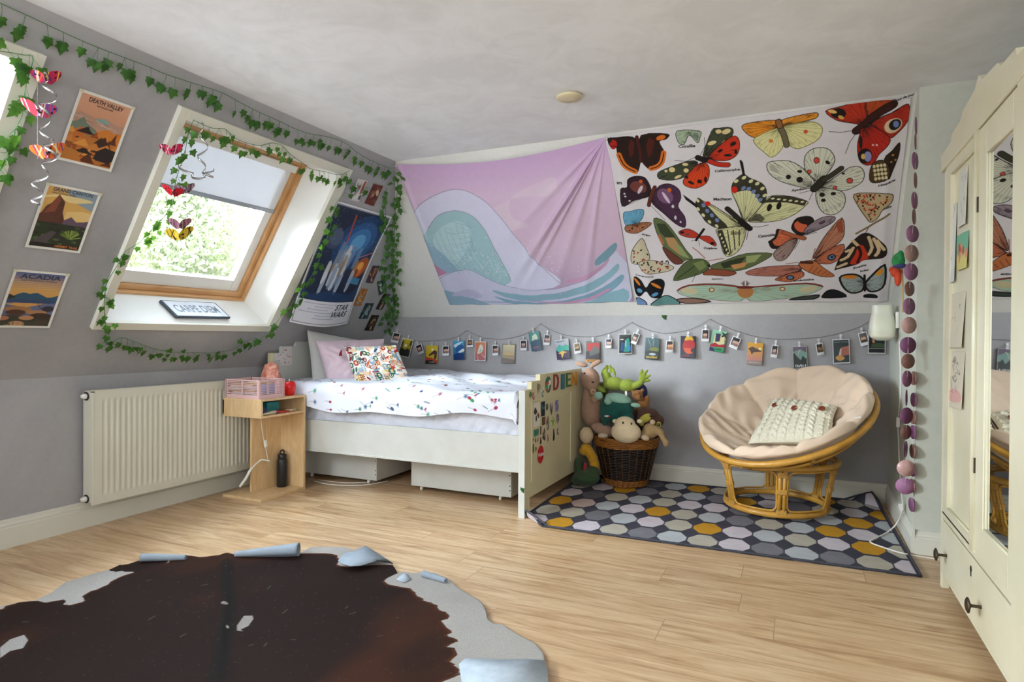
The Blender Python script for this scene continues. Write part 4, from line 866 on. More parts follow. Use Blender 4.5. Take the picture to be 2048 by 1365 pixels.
# knitted pillow with wooden buttons
M_KNIT = NT('cream_cable_knit'); co = M_KNIT.coord(kind='UV'); M_KNIT = None
def knit():
    t = NT('cream_cable_knit'); co = t.coord(); n = t.noise(co, 160, 2, .5); r = t.ramp(n, 0, [(.3, tuple(srgb('c9c2a8'))), (.7, tuple(srgb('e3deca')))]); t.l(r, 0, t.b, 'Base Color'); t.setp(Roughness=.95); t.b.inputs['Sheen Weight'].default_value = .3; t.bump(n, 0, .5, .003); return t.m
M_KNIT = knit(); pk = PC - PN * .055
kc = [hitp(x, y, pk + PN * o_, PN) for x, y, o_ in ((1496, 888, -.02), (1662, 886, -.02), (1676, 818, .03), (1547, 802, .03))]   # bl br tr tl
kt = thing('knitted_pillow', 'cream cable knit pillow with three wooden buttons lying in the round chair', 'pillow', kc[0])
def kn(sign):
    def f(u, v):
        a, c = 2 * u - 1, 2 * v - 1; uu = .5 + a * (1 - .05 * (1 - c * c)) / 2; vv = .5 + c * (1 - .05 * (1 - a * a)) / 2
        P = kc[0] * (1 - uu) * (1 - vv) + kc[1] * uu * (1 - vv) + kc[2] * uu * vv + kc[3] * (1 - uu) * vv
        h = .058 * (max(0, 1 - abs(a) ** 3) * max(0, 1 - abs(c) ** 3)) ** .5
        if sign > 0:
            rib = .009 * (math.cos(u * 2 * PI * 9) > -.3) * (1 + .5 * math.sin(v * 60 + 2 * math.sin(u * 40))) + .0025 * abs(math.sin(v * 90)); h += rib * min(1, h / .02)
            if v > .56 + .02 * math.sin(u * 9): h += .011
        return P + PN * sign * h
    return f
MB().grid(kn(1), 150, 110).build('front_cover', M_KNIT, kt); MB().grid(kn(-1), 30, 20).build('back_cover', M_KNIT, kt)
M_BTN = mat('brown_wooden_button', '7e3a1e', .3, 30, .15)
for u, v in ((.17, .70), (.50, .62), (.88, .66)):
    p = kn(1)(u, v) + PN * .008; MB().lathe([(0, 0), (.018, 0), (.020, .004), (.018, .008), (.012, .006), (0, .006)], p - PN * .001, 18, PN + np.array([0, -.2, 0])).build('button', M_BTN, kt)
# ------------------------------------------------------------------ wicker basket
BK = np.array([-1.165, 4.585]); bt = thing('wicker_basket', 'tall dark brown wicker basket with honey coloured rim, full of soft toys', 'basket', (BK[0], BK[1], .012))
M_WICK = mat('honey_willow', '9a6226', .5, 30, .25, .3, 80); M_WICKD = mat('dark_willow', '231713', .45, 30, .35, .3, 80)
M_STAKE = mat('brown_willow_stake', '6e4420', .5, 30, .2)
def weave(z0, z1, r0, r1, nrow, m, nm, ns=26, amp=.006, tr=.0062):
    for k in range(1):
        b = MB()
        for j in range(nrow):
            f_ = (j + .5) / nrow; z = z0 + (z1 - z0) * f_; r = r0 + (r1 - r0) * f_
            b.tube([(BK[0] + (r + amp * math.sin(ns * a + PI * j)) * math.cos(a), BK[1] + (r + amp * math.sin(ns * a + PI * j)) * math.sin(a), z + .002 * math.sin(5 * a + j)) for a in np.linspace(0, 2 * PI, 105)[:-1]], tr, 5, closed=True)
        b.build(nm, m, bt)
weave(.016, .062, .150, .163, 5, M_WICK, 'foot_weave', amp=.004); weave(.064, .300, .163, .222, 23, M_WICKD, 'body_weave', ns=13); weave(.298, .372, .224, .240, 7, M_WICK, 'rim_weave', amp=.005)
for k in range(26):
    a = k * 2 * PI / 26
    MB().tube([(BK[0] + r * math.cos(a), BK[1] + r * math.sin(a), z) for r, z in ((.155, .018), (.171, .066), (.228, .30), (.236, .36))], .0022, 5).build('stake', M_STAKE, bt)
MB().lathe([(0, .018), (.15, .018), (.15, .026), (0, .026)], (*BK, 0), 30).build('bottom', M_WICKD, bt)
MB().tube([(BK[0] - .13, BK[1] - .22, .352), (BK[0] - .13, BK[1] - .232, .37), (BK[0] - .10, BK[1] - .236, .37), (BK[0] - .10, BK[1] - .226, .35)], .005, 6).build('handle', M_WICK, bt)
# soft toys: px position on the plane Y, radii in metres
def fur(name, c, amt=.10, sc=60): return mat(name, c, .95, sc, amt, .6, 220, sheen=.12, bdist=.004)
T_ = lambda x, y, Y=4.55: hy(x, y, Y)
YV = (0, 1, 0)
def toy(name, lab, cat, c, grp='soft toys piled in and around the basket'): return thing(name, lab, cat, c, grp)
M_TAN, M_CRM, M_EYE = fur('tan_plush', 'a48470'), fur('cream_plush', 'cdb795'), mat('black_bead', '141210', .2, 10, .05)
# rabbit
t = toy('plush_rabbit', 'large tan plush rabbit with floppy ears sitting at the top left of the toy pile', 'soft toy', T_(1190, 880))
plush('body', [(T_(1186, 818), (.095, .085, .15)), (T_(1178, 788, 4.52), (.045, .045, .10), YV, .1), (T_(1185, 775), (.06, .06, .07)), (T_(1180, 758, 4.49), (.074, .066, .084), YV, -.2), (T_(1184, 772, 4.46), (.042, .045, .045)), (T_(1163, 729, 4.54), (.055, .022, .022), YV, .15), (T_(1192, 727, 4.5), (.052, .020, .020), YV, -.5), (T_(1208, 860, 4.44), (.10, .05, .045), YV, .25)], M_TAN, t)
plush('foot', [(T_(1173, 871, 4.42), (.052, .05, .062))], M_CRM, t); 
for x, y in ((1169, 747),): MB().ell(T_(x, y, 4.435), .007).build('eye', M_EYE, t)
MB().ell(T_(1186, 765, 4.405), (.010, .006, .007)).build('nose', M_EYE, t)
t = toy('small_plush_rabbit', 'very small tan plush head peeking out under the large rabbit chin', 'soft toy', T_(1187, 795, 4.45)); plush('body', [(T_(1186, 784, 4.43), (.026, .025, .028)), (T_(1190, 797, 4.45), (.028, .028, .035))], fur('light_tan_plush', 'b08f76'), t, .004, 3); MB().ell(T_(1186, 784, 4.402), .0045).build('eye', M_EYE, t)
# frog
M_FROG = fur('lime_green_plush', '8a9a3a', .12)
t = toy('plush_frog', 'lime green plush frog lying upside down on the toy pile, feet in the air', 'soft toy', T_(1235, 790, 4.58))
fe = [(T_(1228, 768, 4.56), (.085, .065, .052)), (T_(1255, 772, 4.56), (.07, .06, .05)), (T_(1214, 756, 4.55), (.035, .035, .05), YV, -.3), (T_(1274, 770, 4.54), (.06, .028, .026), YV, -.5), (T_(1285, 757, 4.54), (.030, .026, .03)), (T_(1200, 778, 4.52), (.05, .035, .022), YV, .5)]
for dx, dy in ((1206, 744), (1213, 738), (1221, 738), (1228, 744)): fe.append((T_(dx, dy, 4.55), (.011, .012, .034), YV, (dx - 1217) * -.03))
for dx, dy, a in ((1282, 747, .35), (1290, 747, .7), (1294, 754, 1.1), (1293, 762, 1.4)): fe.append((T_(dx, dy, 4.54), (.011, .013, .036), YV, a))
for dx, dy, a in ((1192, 777, -1.2), (1205, 783, -1.5)): fe.append((T_(dx, dy, 4.5), (.010, .012, .026), YV, a))
plush('body', fe, M_FROG, t, .005, 4); MB().obox(T_(1252, 787, 4.47), (.008, 0, .001), (0, .001, 0), (-.001, 0, .016)).build('care_tag', mat('white_satin_tag', 'e6e2d8', .6), t)
# teal round creature
t = toy('teal_plush', 'dark teal round plush with mint crown and small horns in mid pile', 'soft toy', T_(1232, 850, 4.5)); M_TEAL, M_MINT = fur('dark_teal_plush', '0d5048'), fur('mint_plush', '8fb8a4')
plush('body', [(T_(1233, 815, 4.46), (.128, .085, .088), YV, .12), (T_(1222, 828, 4.44), (.09, .07, .07)), (T_(1209, 843, 4.42), (.02, .02, .04)), (T_(1255, 838, 4.44), (.05, .05, .05))], M_TEAL, t)
plush('crown', [(T_(1236, 799, 4.46), (.100, .078, .045), YV, .15)], M_MINT, t)
for x, y, r in ((1197, 792, .034), (1216, 803, .030)): plush('ear', [(T_(x, y, 4.385), (r, .025, r * .9))], M_MINT, t)
plush('tail', [(T_(1271, 811, 4.41), (.038, .022, .018), YV, .1)], M_MINT, t)
MB().ell(T_(1214, 833, 4.362), (.022, .006, .007)).build('cheek_patch', mat('white_felt', 'd8d4cc', .9), t); MB().ell(T_(1218, 834, 4.357), (.010, .004, .005)).build('mouth', mat('red_felt', 'b02a30', .9), t)
# cream hippo
t = toy('cream_plush', 'cream round faced plush with tiny ears and black dot eyes at the basket rim', 'soft toy', T_(1252, 882, 4.38))
plush('body', [(T_(1252, 865, 4.33), (.108, .07, .078)), (T_(1250, 848, 4.34), (.075, .06, .052))], fur('pale_cream_plush', 'd9c6a2', .05), t)
for x in (1230, 1279): plush('ear', [(T_(x, 843, 4.33), (.022, .015, .017))], fur('pale_cream_plush', 'd9c6a2', .05), t)
for x, y in ((1246, 846), (1263, 848)): MB().ell(T_(x, y, 4.277), (.0065, .004, .0085)).build('eye', M_EYE, t)
# monkey
t = toy('plush_monkey', 'brown plush monkey with a yellow face and big eyes at the right of the pile', 'soft toy', T_(1300, 860, 4.5)); M_BRN = fur('dark_brown_plush', '4a2a1c')
plush('body', [(T_(1298, 833, 4.50), (.085, .07, .065), YV, .35), (T_(1316, 842, 4.5), (.045, .05, .045)), (T_(1282, 845, 4.5), (.04, .04, .06))], M_BRN, t)
plush('face', [(T_(1293, 836, 4.45), (.048, .03, .032), YV, -.5), (T_(1283, 844, 4.45), (.022, .025, .035)), (T_(1317, 850, 4.46), (.022, .02, .026))], fur('yellow_plush', 'a9a040'), t)
for x, y in ((1302, 832), (1317, 850)): MB().ell(T_(x, y, 4.412), (.011, .006, .011)).build('eye', M_EYE, t)
plush('muzzle', [(T_(1305, 845, 4.42), (.022, .02, .02))], M_CRM, t)
# small bear
t = toy('plush_bear', 'small tan teddy bear sitting behind the teal plush below the frog feet', 'soft toy', T_(1280, 822, 4.55)); M_BEAR = fur('honey_plush', '8e6034')
plush('body', [(T_(1275, 791, 4.53), (.042, .04, .040)), (T_(1264, 782, 4.54), (.014, .012, .014)), (T_(1285, 781, 4.54), (.014, .012, .014)), (T_(1278, 797, 4.49), (.022, .024, .018)), (T_(1285, 812, 4.56), (.055, .05, .062)), (T_(1292, 803, 4.55), (.025, .03, .045), YV, .3)], M_BEAR, t, .005, 4)
MB().ell(T_(1281, 794, 4.463), .006).build('nose', M_EYE, t)
for x, y in ((1270, 789), (1279, 787)): MB().ell(T_(x, y, 4.485), .004).build('eye', M_EYE, t)
# dog
t = toy('plush_dog', 'sand coloured plush dog hanging one long leg over the right basket rim', 'soft toy', T_(1305, 880, 4.42)); M_SAND = fur('sand_plush', 'a98d60')
plush('body', [(T_(1301, 862, 4.44), (.058, .06, .055)), (T_(1290, 872, 4.40), (.04, .04, .03)), (T_(1318, 864, 4.42), (.045, .03, .028), YV, .6), (T_(1327, 878, 4.41), (.04, .022, .020), YV, .95), (T_(1332, 887, 4.40), (.022, .022, .028))], M_SAND, t)
plush('paw', [(T_(1290, 876, 4.36), (.035, .03, .02), YV, .3)], M_CRM, t)
for n_, lab, p, r, c in (('plush_hat', 'dark blue plush hat peeking out behind the teddy bear', (1282, 786, 4.64), (.05, .04, .07), '1f2c5a'), ('plush_paw', 'white and brown plush paw sticking over the left basket rim', (1206, 872, 4.40), (.04, .03, .022), 'c9bca6'), ('brown_plush', 'brown plush mostly hidden between the teal plush and the monkey', (1268, 838, 4.60), (.07, .06, .07), '6a4630'), ('grey_plush', 'olive plush mostly hidden behind the rabbit head', (1205, 780, 4.66), (.05, .04, .06), '6f7038')):
    o = plush(n_, [(T_(*p), r)], fur(n_ + '_fur', c), None); tag(o, lab, 'soft toy', 'soft toys piled in and around the basket')
# dinosaur on the rug
t = toy('plush_dinosaur', 'dark green plush dinosaur with a yellow belly curled on the rug beside the basket', 'soft toy', (-1.40, 4.40, .012)); M_GRN = fur('dark_green_plush', '33492c')
G = lambda x, y, Y=4.42: hy(x, y, Y)
plush('body', [(G(1172, 956, 4.36), (.10, .07, .055)), (G(1186, 948, 4.40), (.05, .07, .065)), (G(1160, 935, 4.40), (.035, .06, .075), YV, -.2), (G(1155, 960, 4.36), (.05, .05, .04))], M_GRN, t)
plush('belly', [(G(*p), (.038, .045, .035)) for p in ((1176, 900), (1181, 908), (1186, 918), (1189, 930), (1190, 942), (1172, 896), (1168, 902))], fur('mustard_plush', 'c08f1e'), t)
plush('mouth', [(G(1170, 934, 4.36), (.012, .02, .035))], fur('red_plush', 'a8262a'), t)
# ------------------------------------------------------------------ butterfly tapestry
M_TAP = print_mat('printed_polyester_cloth', 0.8, 0.2, 0.05)
ZB = lambda x, y: (1200 + x / 2.9045, 170 + y / 2.9045)
BX0, BXW, BT0, BTH = -1.135, 1.650, .113, 1.365
def buv(x, y): P = h2(*ZB(x, y)); return ((P[0] - BX0) / BXW, (((P - VA) @ U2) - BT0) / BTH)
cv = Canvas(860, 710, 'd5d0d2'); cv.map = buv
K = '1e1916'
def W(pts, fill, root=None, ec=K, spots=(), vc=None, ew=.0026, sm=3):
    cv.poly(pts, fill, smooth=sm)
    if root:
        for p in spline([(*p, 0) for p in pts], 2, True): cv.line([root, (p[0], p[1])], .0013, vc or ec, .7)
    if root:
        qh = random.Random(len(pts) * 7 + int(pts[0][0]))
        for k in range(46):
            i = qh.randrange(len(pts)); t_ = qh.random(); ex, ey = pts[i][0] * t_ + pts[i - 1][0] * (1 - t_), pts[i][1] * t_ + pts[i - 1][1] * (1 - t_); a0 = qh.choice([qh.uniform(.08, .3), qh.uniform(.7, .88)]); a1 = a0 + qh.uniform(.06, .14)
            cv.line([(root[0] + (ex - root[0]) * a0, root[1] + (ey - root[1]) * a0), (root[0] + (ex - root[0]) * a1, root[1] + (ey - root[1]) * a1)], .0022, ec, .5)
    for s_ in spots: cv.ell(*s_)
    q_ = [(p[0], p[1]) for p in spline([(*p, 0) for p in pts], sm, True)]; cv.line(q_ + [q_[0]], ew, ec)
def body(pts, w_, c): cv.line(pts, w_ * .72, K, curve=3); cv.line(pts, w_ * .56, c, curve=3)
BLK = '241a18'
W([(50, 305), (110, 300), (190, 300), (230, 340), (240, 400), (235, 450), (215, 510), (170, 490), (120, 440), (105, 400), (95, 350), (60, 350)], '2a1a16', (220, 310), spots=[(80, 340, 22, 28, 'a3201a'), (60, 320, 12, 10, K)])
W([(240, 290), (395, 280), (385, 310), (345, 325), (378, 390), (370, 440), (335, 480), (295, 490), (250, 450), (235, 400)], '2c1b16', (235, 310), spots=[(355, 302, 28, 14, 'd2691e', -.3)])
for a in ([(112, 400), (135, 450), (165, 480), (205, 500)], [(372, 390), (362, 440), (335, 470), (298, 482)]): cv.line(a, .020, 'cf6c22', curve=3); cv.line(a, .004, K, curve=3)
cv.poly([(180, 310), (200, 330), (195, 400), (175, 420), (165, 360)], '5a2018', .7); cv.poly([(285, 300), (320, 320), (300, 400), (280, 420), (270, 350)], '5a2018', .7); body([(215, 300), (232, 380), (238, 440)], .02, '4a1c18')
W([(450, 262), (580, 262), (582, 300), (568, 330), (520, 285), (490, 340), (455, 325)], 'a5b49a', (515, 270), '3a4a38'); cv.poly([(550, 270), (578, 290), (570, 320), (535, 290)], '3d4c44', .6)
cr = 'd9c48e'
W([(600, 400), (650, 262), (690, 246), (765, 245), (768, 290), (700, 350), (630, 400)], '444a36', (610, 400), spots=[(735, 265, 26, 14, cr, -.3), (690, 265, 18, 12, cr), (652, 330, 26, 11, cr, -.3), (720, 330, 20, 9, cr, -.8)])
W([(630, 410), (700, 340), (770, 292), (805, 305), (812, 360), (790, 405), (740, 430), (680, 430)], 'c8351c', (620, 410), spots=[(775, 335, 20, 10, K, -.5), (700, 375, 16, 8, K, -.5), (745, 400, 24, 7, K), (790, 380, 9, 14, K)])
W([(560, 435), (500, 440), (400, 475), (340, 505), (345, 540), (420, 548), (500, 525), (565, 480)], '444a36', (570, 440), spots=[(420, 487, 18, 15, cr), (497, 455, 18, 8, cr), (502, 490, 15, 12, cr), (455, 527, 22, 8, cr, -.4), (385, 495, 9, 8, cr)])
W([(575, 450), (520, 500), (485, 550), (500, 580), (560, 592), (620, 560), (638, 500), (625, 450)], 'd2431c', (600, 440), spots=[(530, 560, 20, 8, K, .4), (580, 552, 14, 12, K), (505, 530, 10, 8, K), (615, 540, 8, 18, K)])
body([(570, 415), (600, 425), (640, 430)], .030, K); body([(640, 435), (690, 452), (745, 455)], .028, 'b52c1c'); cv.line([(560, 410), (500, 438), (435, 432)], .002, K); cv.line([(585, 400), (612, 350), (608, 300)], .002, K)
W([(825, 235), (880, 215), (1020, 203), (1040, 240), (960, 280), (900, 300), (850, 275)], 'dd8c28', (1040, 235)); W([(903, 300), (1040, 245), (1072, 290), (1060, 360), (1000, 413), (950, 380), (905, 340)], 'd9d49a', (1045, 250), '7a7440', [(993, 320, 13, 11, 'cf7a34')])
W([(1050, 235), (1060, 200), (1180, 170), (1262, 160), (1255, 190), (1180, 212), (1060, 245)], 'df922e', (1050, 235)); W([(1060, 245), (1180, 215), (1250, 215), (1292, 250), (1270, 310), (1200, 350), (1140, 365), (1090, 330)], 'd9d49a', (1055, 240), '7a7440', [(1195, 268, 13, 12, 'cf5a34')])
body([(1038, 210), (1050, 250), (1070, 290), (1085, 345)], .028, '6a6248'); body([(1036, 212), (1045, 235)], .03, '8a5a34')
W([(1310, 150), (1400, 122), (1500, 95), (1560, 95), (1570, 190), (1530, 225), (1440, 215), (1370, 200)], 'b4331c', (1540, 215), spots=[(1385, 162, 45, 30, BLK), (1350, 152, 26, 10, 'd6b46a', .2), (1400, 185, 18, 10, 'c8a050', .4)])
W([(1545, 95), (1690, 66), (1700, 100), (1620, 175), (1570, 200)], 'a8451e', (1550, 200)); body([(1490, 262), (1540, 225), (1600, 170), (1700, 105)], .040, '3a1c16')
W([(1600, 200), (1700, 150), (1780, 105), (1797, 130), (1795, 180), (1770, 230), (1720, 280), (1680, 300), (1620, 270), (1570, 235)], 'ac2e1c', (1560, 215), spots=[(1702, 228, 55, 40, 'd0b490', -.5), (1712, 222, 38, 30, '241c20', -.5), (1718, 220, 17, 20, '7684b4', -.3)])
W([(1520, 250), (1590, 240), (1680, 295), (1670, 345), (1620, 400), (1590, 450), (1545, 462), (1505, 430), (1495, 350), (1508, 285)], 'b0281a', (1540, 235), spots=[(1540, 408, 42, 44, BLK), (1555, 412, 22, 30, '8c88b4'), (1528, 412, 12, 16, 'd0b060'), (1585, 345, 7, 6, 'e0b0a0'), (1607, 345, 7, 6, 'e0b0a0'), (1515, 330, 10, 40, BLK)])
cv.line([(1490, 258), (1400, 272), (1330, 268)], .002, K); cv.line([(1495, 265), (1450, 330), (1425, 395)], .002, K)
pa = 'cfd0bc'
W([(970, 455), (1000, 436), (1100, 435), (1180, 478), (1240, 540), (1235, 590), (1150, 580), (1050, 550), (985, 505)], pa, (1240, 585), spots=[(1095, 525, 15, 13, K), (1160, 542, 19, 17, K), (1160, 495, 15, 9, K), (1010, 480, 30, 14, 'a4a596', .6)])
W([(1190, 480), (1190, 410), (1240, 365), (1320, 365), (1360, 410), (1355, 460), (1290, 545), (1250, 550), (1210, 510)], pa, (1265, 560), spots=[(1258, 433, 18, 19, K), (1258, 433, 14, 15, 'cc4a40'), (1215, 497, 14, 13, K), (1215, 497, 10, 9, 'cc4a40'), (1322, 445, 15, 10, K, .5)])
W([(1300, 570), (1380, 520), (1450, 475), (1510, 473), (1535, 510), (1520, 560), (1450, 600), (1380, 610), (1290, 595)], pa, (1285, 585), spots=[(1450, 551, 20, 17, K), (1450, 551, 16, 13, 'cc4a40'), (1365, 590, 14, 11, K), (1365, 590, 10, 8, 'cc4a40'), (1413, 510, 10, 6, K)])
W([(1255, 610), (1300, 590), (1400, 612), (1425, 655), (1410, 710), (1360, 745), (1300, 735), (1262, 680)], pa, (1270, 590), spots=[(1290, 630, 16, 13, K), (1355, 625, 16, 10, K), (1297, 662, 14, 10, K)])
body([(1245, 595), (1280, 560), (1300, 540)], .040, '2e2c24'); body([(1300, 545), (1350, 515), (1400, 480)], .028, '3c3a2c'); cv.line([(1240, 600), (1160, 620)], .002, K); cv.line([(1240, 605), (1215, 660)], .002, K)
W([(122, 600), (160, 588), (163, 545), (200, 528), (250, 530), (275, 550), (298, 600), (290, 640), (250, 655), (190, 670), (130, 700)], '33202a', (290, 640), spots=[(225, 590, 50, 32, '6e3a34', .3), (238, 557, 11, 10, 'c0561e'), (235, 605, 10, 26, 'c8bcc8', .5), (150, 640, 7, 5, 'c8c4c8'), (175, 665, 6, 5, 'c8c4c8'), (145, 625, 6, 5, 'c8c4c8')])
W([(300, 650), (330, 600), (360, 575), (410, 570), (460, 600), (472, 650), (455, 700), (495, 760), (495, 820), (440, 800), (370, 740), (310, 690)], '4c2f48', (295, 660), spots=[(380, 640, 50, 40, '74506e', .6), (385, 650, 9, 40, 'cabccc', -.6), (405, 605, 12, 12, 'c8641e'), (425, 700, 8, 10, 'c8c4c8'), (440, 765, 7, 12, 'c8c4c8'), (470, 790, 5, 7, 'c8c4c8')])
body([(285, 695), (298, 640), (320, 590)], .022, '5e2c1e'); cv.line([(290, 690), (340, 740), (380, 780)], .0018, K)
W([(138, 742), (180, 725), (250, 718), (252, 760), (220, 798), (155, 815)], '67a3bf', (200, 800), '33586c'); W([(150, 815), (220, 795), (298, 795), (282, 820), (222, 850), (158, 850)], 'a46c4c', (200, 805), spots=[(190, 825, 6, 5, K), (220, 812, 5, 4, K), (250, 822, 5, 4, K), (175, 838, 5, 4, K)])
mc = 'd0cf9e'
W([(570, 648), (600, 665), (660, 690), (740, 740), (835, 800), (800, 830), (690, 825), (622, 790), (592, 750), (560, 700)], mc, (830, 810))
cv.poly([(566, 650), (600, 668), (640, 705), (690, 760), (735, 800), (740, 826), (690, 825), (622, 790), (592, 750), (556, 700)], K, .95, smooth=2)
for x, y in ((603, 690), (625, 722), (652, 748), (682, 776)): cv.ell(x, y, 13, 11, '6f7fa8', .8)
for x, y in ((570, 664), (572, 712), (602, 748), (638, 786), (680, 810)): cv.ell(x, y, 12, 8, mc, .8)
cv.ell(628, 680, 16, 14, 'c8261c'); cv.poly([(482, 628), (500, 640), (570, 690), (562, 705), (500, 660)], K)
W([(690, 828), (840, 812), (835, 900), (800, 960), (745, 990), (715, 960), (700, 900), (680, 850)], mc, (850, 800)); cv.poly([(682, 838), (712, 832), (735, 900), (760, 985), (722, 972), (700, 900)], K, .95)
for k in range(6): cv.ell(700 + k * 9, 860 + k * 22, 5, 8, mc, .3)
for k in range(3): cv.line([(742 + 34 * k, 832), (762 + 24 * k, 975 - 26 * k)], .004, K); cv.ell(770 + 20 * k, 850, 10, 12, '3a362c', 0, .7)
W([(770, 620), (773, 560), (830, 508), (870, 530), (940, 560), (967, 600), (960, 660), (900, 740), (845, 785), (820, 745), (800, 680)], mc, (840, 780))
cv.poly([(773, 560), (830, 508), (870, 528), (940, 558), (967, 600), (958, 668), (928, 670), (905, 625), (860, 600), (800, 610), (772, 610)], K, .95, smooth=2); cv.poly([(846, 520), (832, 522), (812, 432), (818, 424), (832, 440)], K)
for x, y in ((835, 588), (865, 592), (893, 608), (915, 632), (932, 655)): cv.ell(x, y, 15, 10, '6f7fa8', -.6)
for x, y in ((793, 548), (838, 528), (878, 548), (915, 562), (945, 590), (958, 630)): cv.ell(x, y, 14, 9, mc, -.5)
cv.ell(784, 598, 17, 20, 'c8261c')
W([(862, 778), (900, 735), (960, 662), (1000, 632), (1100, 635), (1202, 665), (1195, 690), (1130, 740), (1040, 775), (930, 785)], mc, (860, 778)); cv.poly([(950, 672), (1000, 632), (1100, 634), (1202, 664), (1188, 692), (1090, 672), (1010, 670)], K, .95); cv.poly([(870, 772), (900, 740), (930, 735), (960, 765), (940, 784)], '35322a', .85)
for k in range(6): cv.ell(1005 + k * 34, 648 + k * 4.2, 11, 5, mc, -.1)
for x, y in ((985, 700), (1040, 690)): cv.ell(x, y, 14, 22, K, .4)
body([(742, 708), (790, 750), (830, 790)], .030, '2a2620'); body([(820, 780), (870, 822)], .034, K); cv.line([(872, 812), (930, 812), (980, 800)], .0024, K); cv.line([(866, 820), (852, 890)], .0024, K)
W([(1650, 425), (1700, 370), (1740, 330), (1735, 400), (1700, 490), (1672, 540)], '33241a', (1660, 500), spots=[(1700, 400, 8, 5, 'b8883c'), (1715, 430, 6, 5, 'b8883c'), (1690, 440, 6, 5, 'b8883c')])
W([(1578, 462), (1640, 430), (1682, 480), (1670, 540), (1600, 566), (1565, 545)], '4e3a20', None)
for i in range(4):
    for j in range(4): cv.ell(1592 + i * 20 + j * 3, 470 + j * 24 - i * 4, 9, 10, 'c9bd94')
W([(1475, 630), (1600, 625), (1697, 630), (1692, 680), (1640, 720), (1612, 770), (1570, 794), (1540, 760), (1500, 700)], 'b5a078', None); qq = random.Random(4)
for k in range(120):
    x, y = qq.uniform(1490, 1690), qq.uniform(632, 785)
    if y < 632 + (1 - abs(x - 1575) / 120) * 150: cv.ell(x, y, 7, 5, qq.choice(['a8412a', 'a8412a', '2a1c18']), qq.random() * 3)
W([(1115, 805), (1145, 762), (1220, 753), (1243, 790), (1200, 850), (1160, 862), (1120, 835)], BLK, None); cv.ell(1168, 812, 42, 30, 'c9603e', .5); cv.ell(1185, 785, 34, 12, BLK, .2)
W([(1205, 810), (1290, 760), (1362, 758), (1352, 790), (1270, 830), (1185, 858)], '94848e', (1180, 860), spots=[(1290, 790, 22, 8, '54444c', -.3)])
W([(1030, 825), (1100, 845), (1150, 870), (1125, 910), (1050, 935), (1000, 938), (985, 905), (1020, 870)], 'cc6a46', (1150, 875)); cv.line([(990, 900), (1010, 930), (1055, 932)], .016, BLK, curve=2); cv.line([(1035, 830), (1020, 875), (1000, 890)], .010, BLK)
W([(1010, 965), (1080, 900), (1145, 882), (1130, 930), (1080, 1000), (1030, 1010)], '9a8078', (1150, 870)); body([(1070, 845), (1120, 862), (1185, 880)], .026, 'a85a3c'); cv.line([(1180, 865), (1260, 845)], .002, K); cv.line([(1160, 890), (1130, 945)], .002, K)
W([(458, 848), (500, 830), (540, 838), (585, 872), (540, 882), (480, 870)], 'b8392a', None, spots=[(478, 850, 14, 8, K), (510, 862, 12, 5, '3a4a48')]); W([(580, 872), (640, 872), (676, 912), (668, 928), (620, 905), (585, 885)], 'b8392a', None, spots=[(655, 912, 14, 8, K)]); body([(560, 895), (605, 830)], .014, K)
for q_ in ([(570, 890), (530, 900)], [(575, 895), (580, 930)]): cv.line(q_, .0018, K)
ol = '5f6b44'
W([(315, 770), (380, 790), (440, 860), (500, 950), (540, 1000), (500, 1012), (440, 1035), (400, 980), (370, 930), (330, 850)], ol, None); cv.poly([(330, 800), (380, 800), (440, 880), (400, 900), (350, 850)], '39422c'); cv.poly([(380, 880), (430, 880), (500, 975), (470, 985), (400, 930)], 'b0895c'); cv.poly([(350, 860), (375, 910), (365, 930), (335, 870)], 'a46a44'); cv.poly([(430, 920), (470, 930), (520, 1000), (480, 990)], '8b9a66')
W([(365, 935), (430, 975), (485, 1022), (440, 1036), (395, 995)], '6a3c2e', None)
W([(640, 1048), (720, 1015), (850, 970), (1002, 970), (920, 1030), (820, 1070), (700, 1075)], ol, None); cv.poly([(700, 1030), (800, 1000), (850, 990), (810, 1040), (720, 1060)], '333a28'); cv.poly([(850, 985), (940, 975), (900, 1020), (850, 1030)], '96a06c'); cv.poly([(760, 1040), (860, 1020), (840, 1050), (780, 1065)], 'c08a54')
W([(640, 1062), (790, 1080), (750, 1105), (650, 1100), (600, 1095)], '8a4a34', None)
W([(428, 1130), (470, 1050), (520, 1012), (600, 1005), (640, 1040), (610, 1080), (520, 1112)], '53603c', None); cv.line([(450, 1120), (560, 1040)], .004, '2c3420'); cv.poly([(540, 1030), (600, 1012), (620, 1050), (580, 1075)], '74804e')
cv.line([(612, 1000), (570, 960), (540, 938)], .004, 'a8604c'); cv.line([(632, 1015), (720, 1000)], .004, 'a8604c'); cv.ell(632, 1043, 7, 7, K); cv.line([(560, 1090), (535, 1140)], .002, K)
pb = 'b0745a'
W([(1240, 1000), (1262, 940), (1320, 850), (1405, 765), (1418, 860), (1380, 915), (1300, 965)], pb, (1245, 1000)); cv.poly([(1370, 800), (1405, 768), (1415, 850), (1385, 850)], '8a3a24', .8)
W([(1240, 1015), (1330, 945), (1415, 918), (1405, 985), (1340, 1030), (1260, 1025)], 'b96a4c', (1240, 1010), spots=[(1345, 992, 26, 18, K, -.2), (1345, 992, 18, 12, '5a7a9c', -.2), (1347, 990, 8, 6, '1c1c24')])
W([(848, 1082), (950, 1050), (1150, 1038), (1165, 1070), (1100, 1100), (900, 1102)], 'ad6e5e', (1170, 1060)); W([(1020, 1120), (1100, 1085), (1175, 1075), (1180, 1105), (1110, 1136), (1040, 1132)], 'bb6a48', (1170, 1065), spots=[(1105, 1111, 24, 14, K), (1105, 1111, 16, 9, '5a7a9c')])
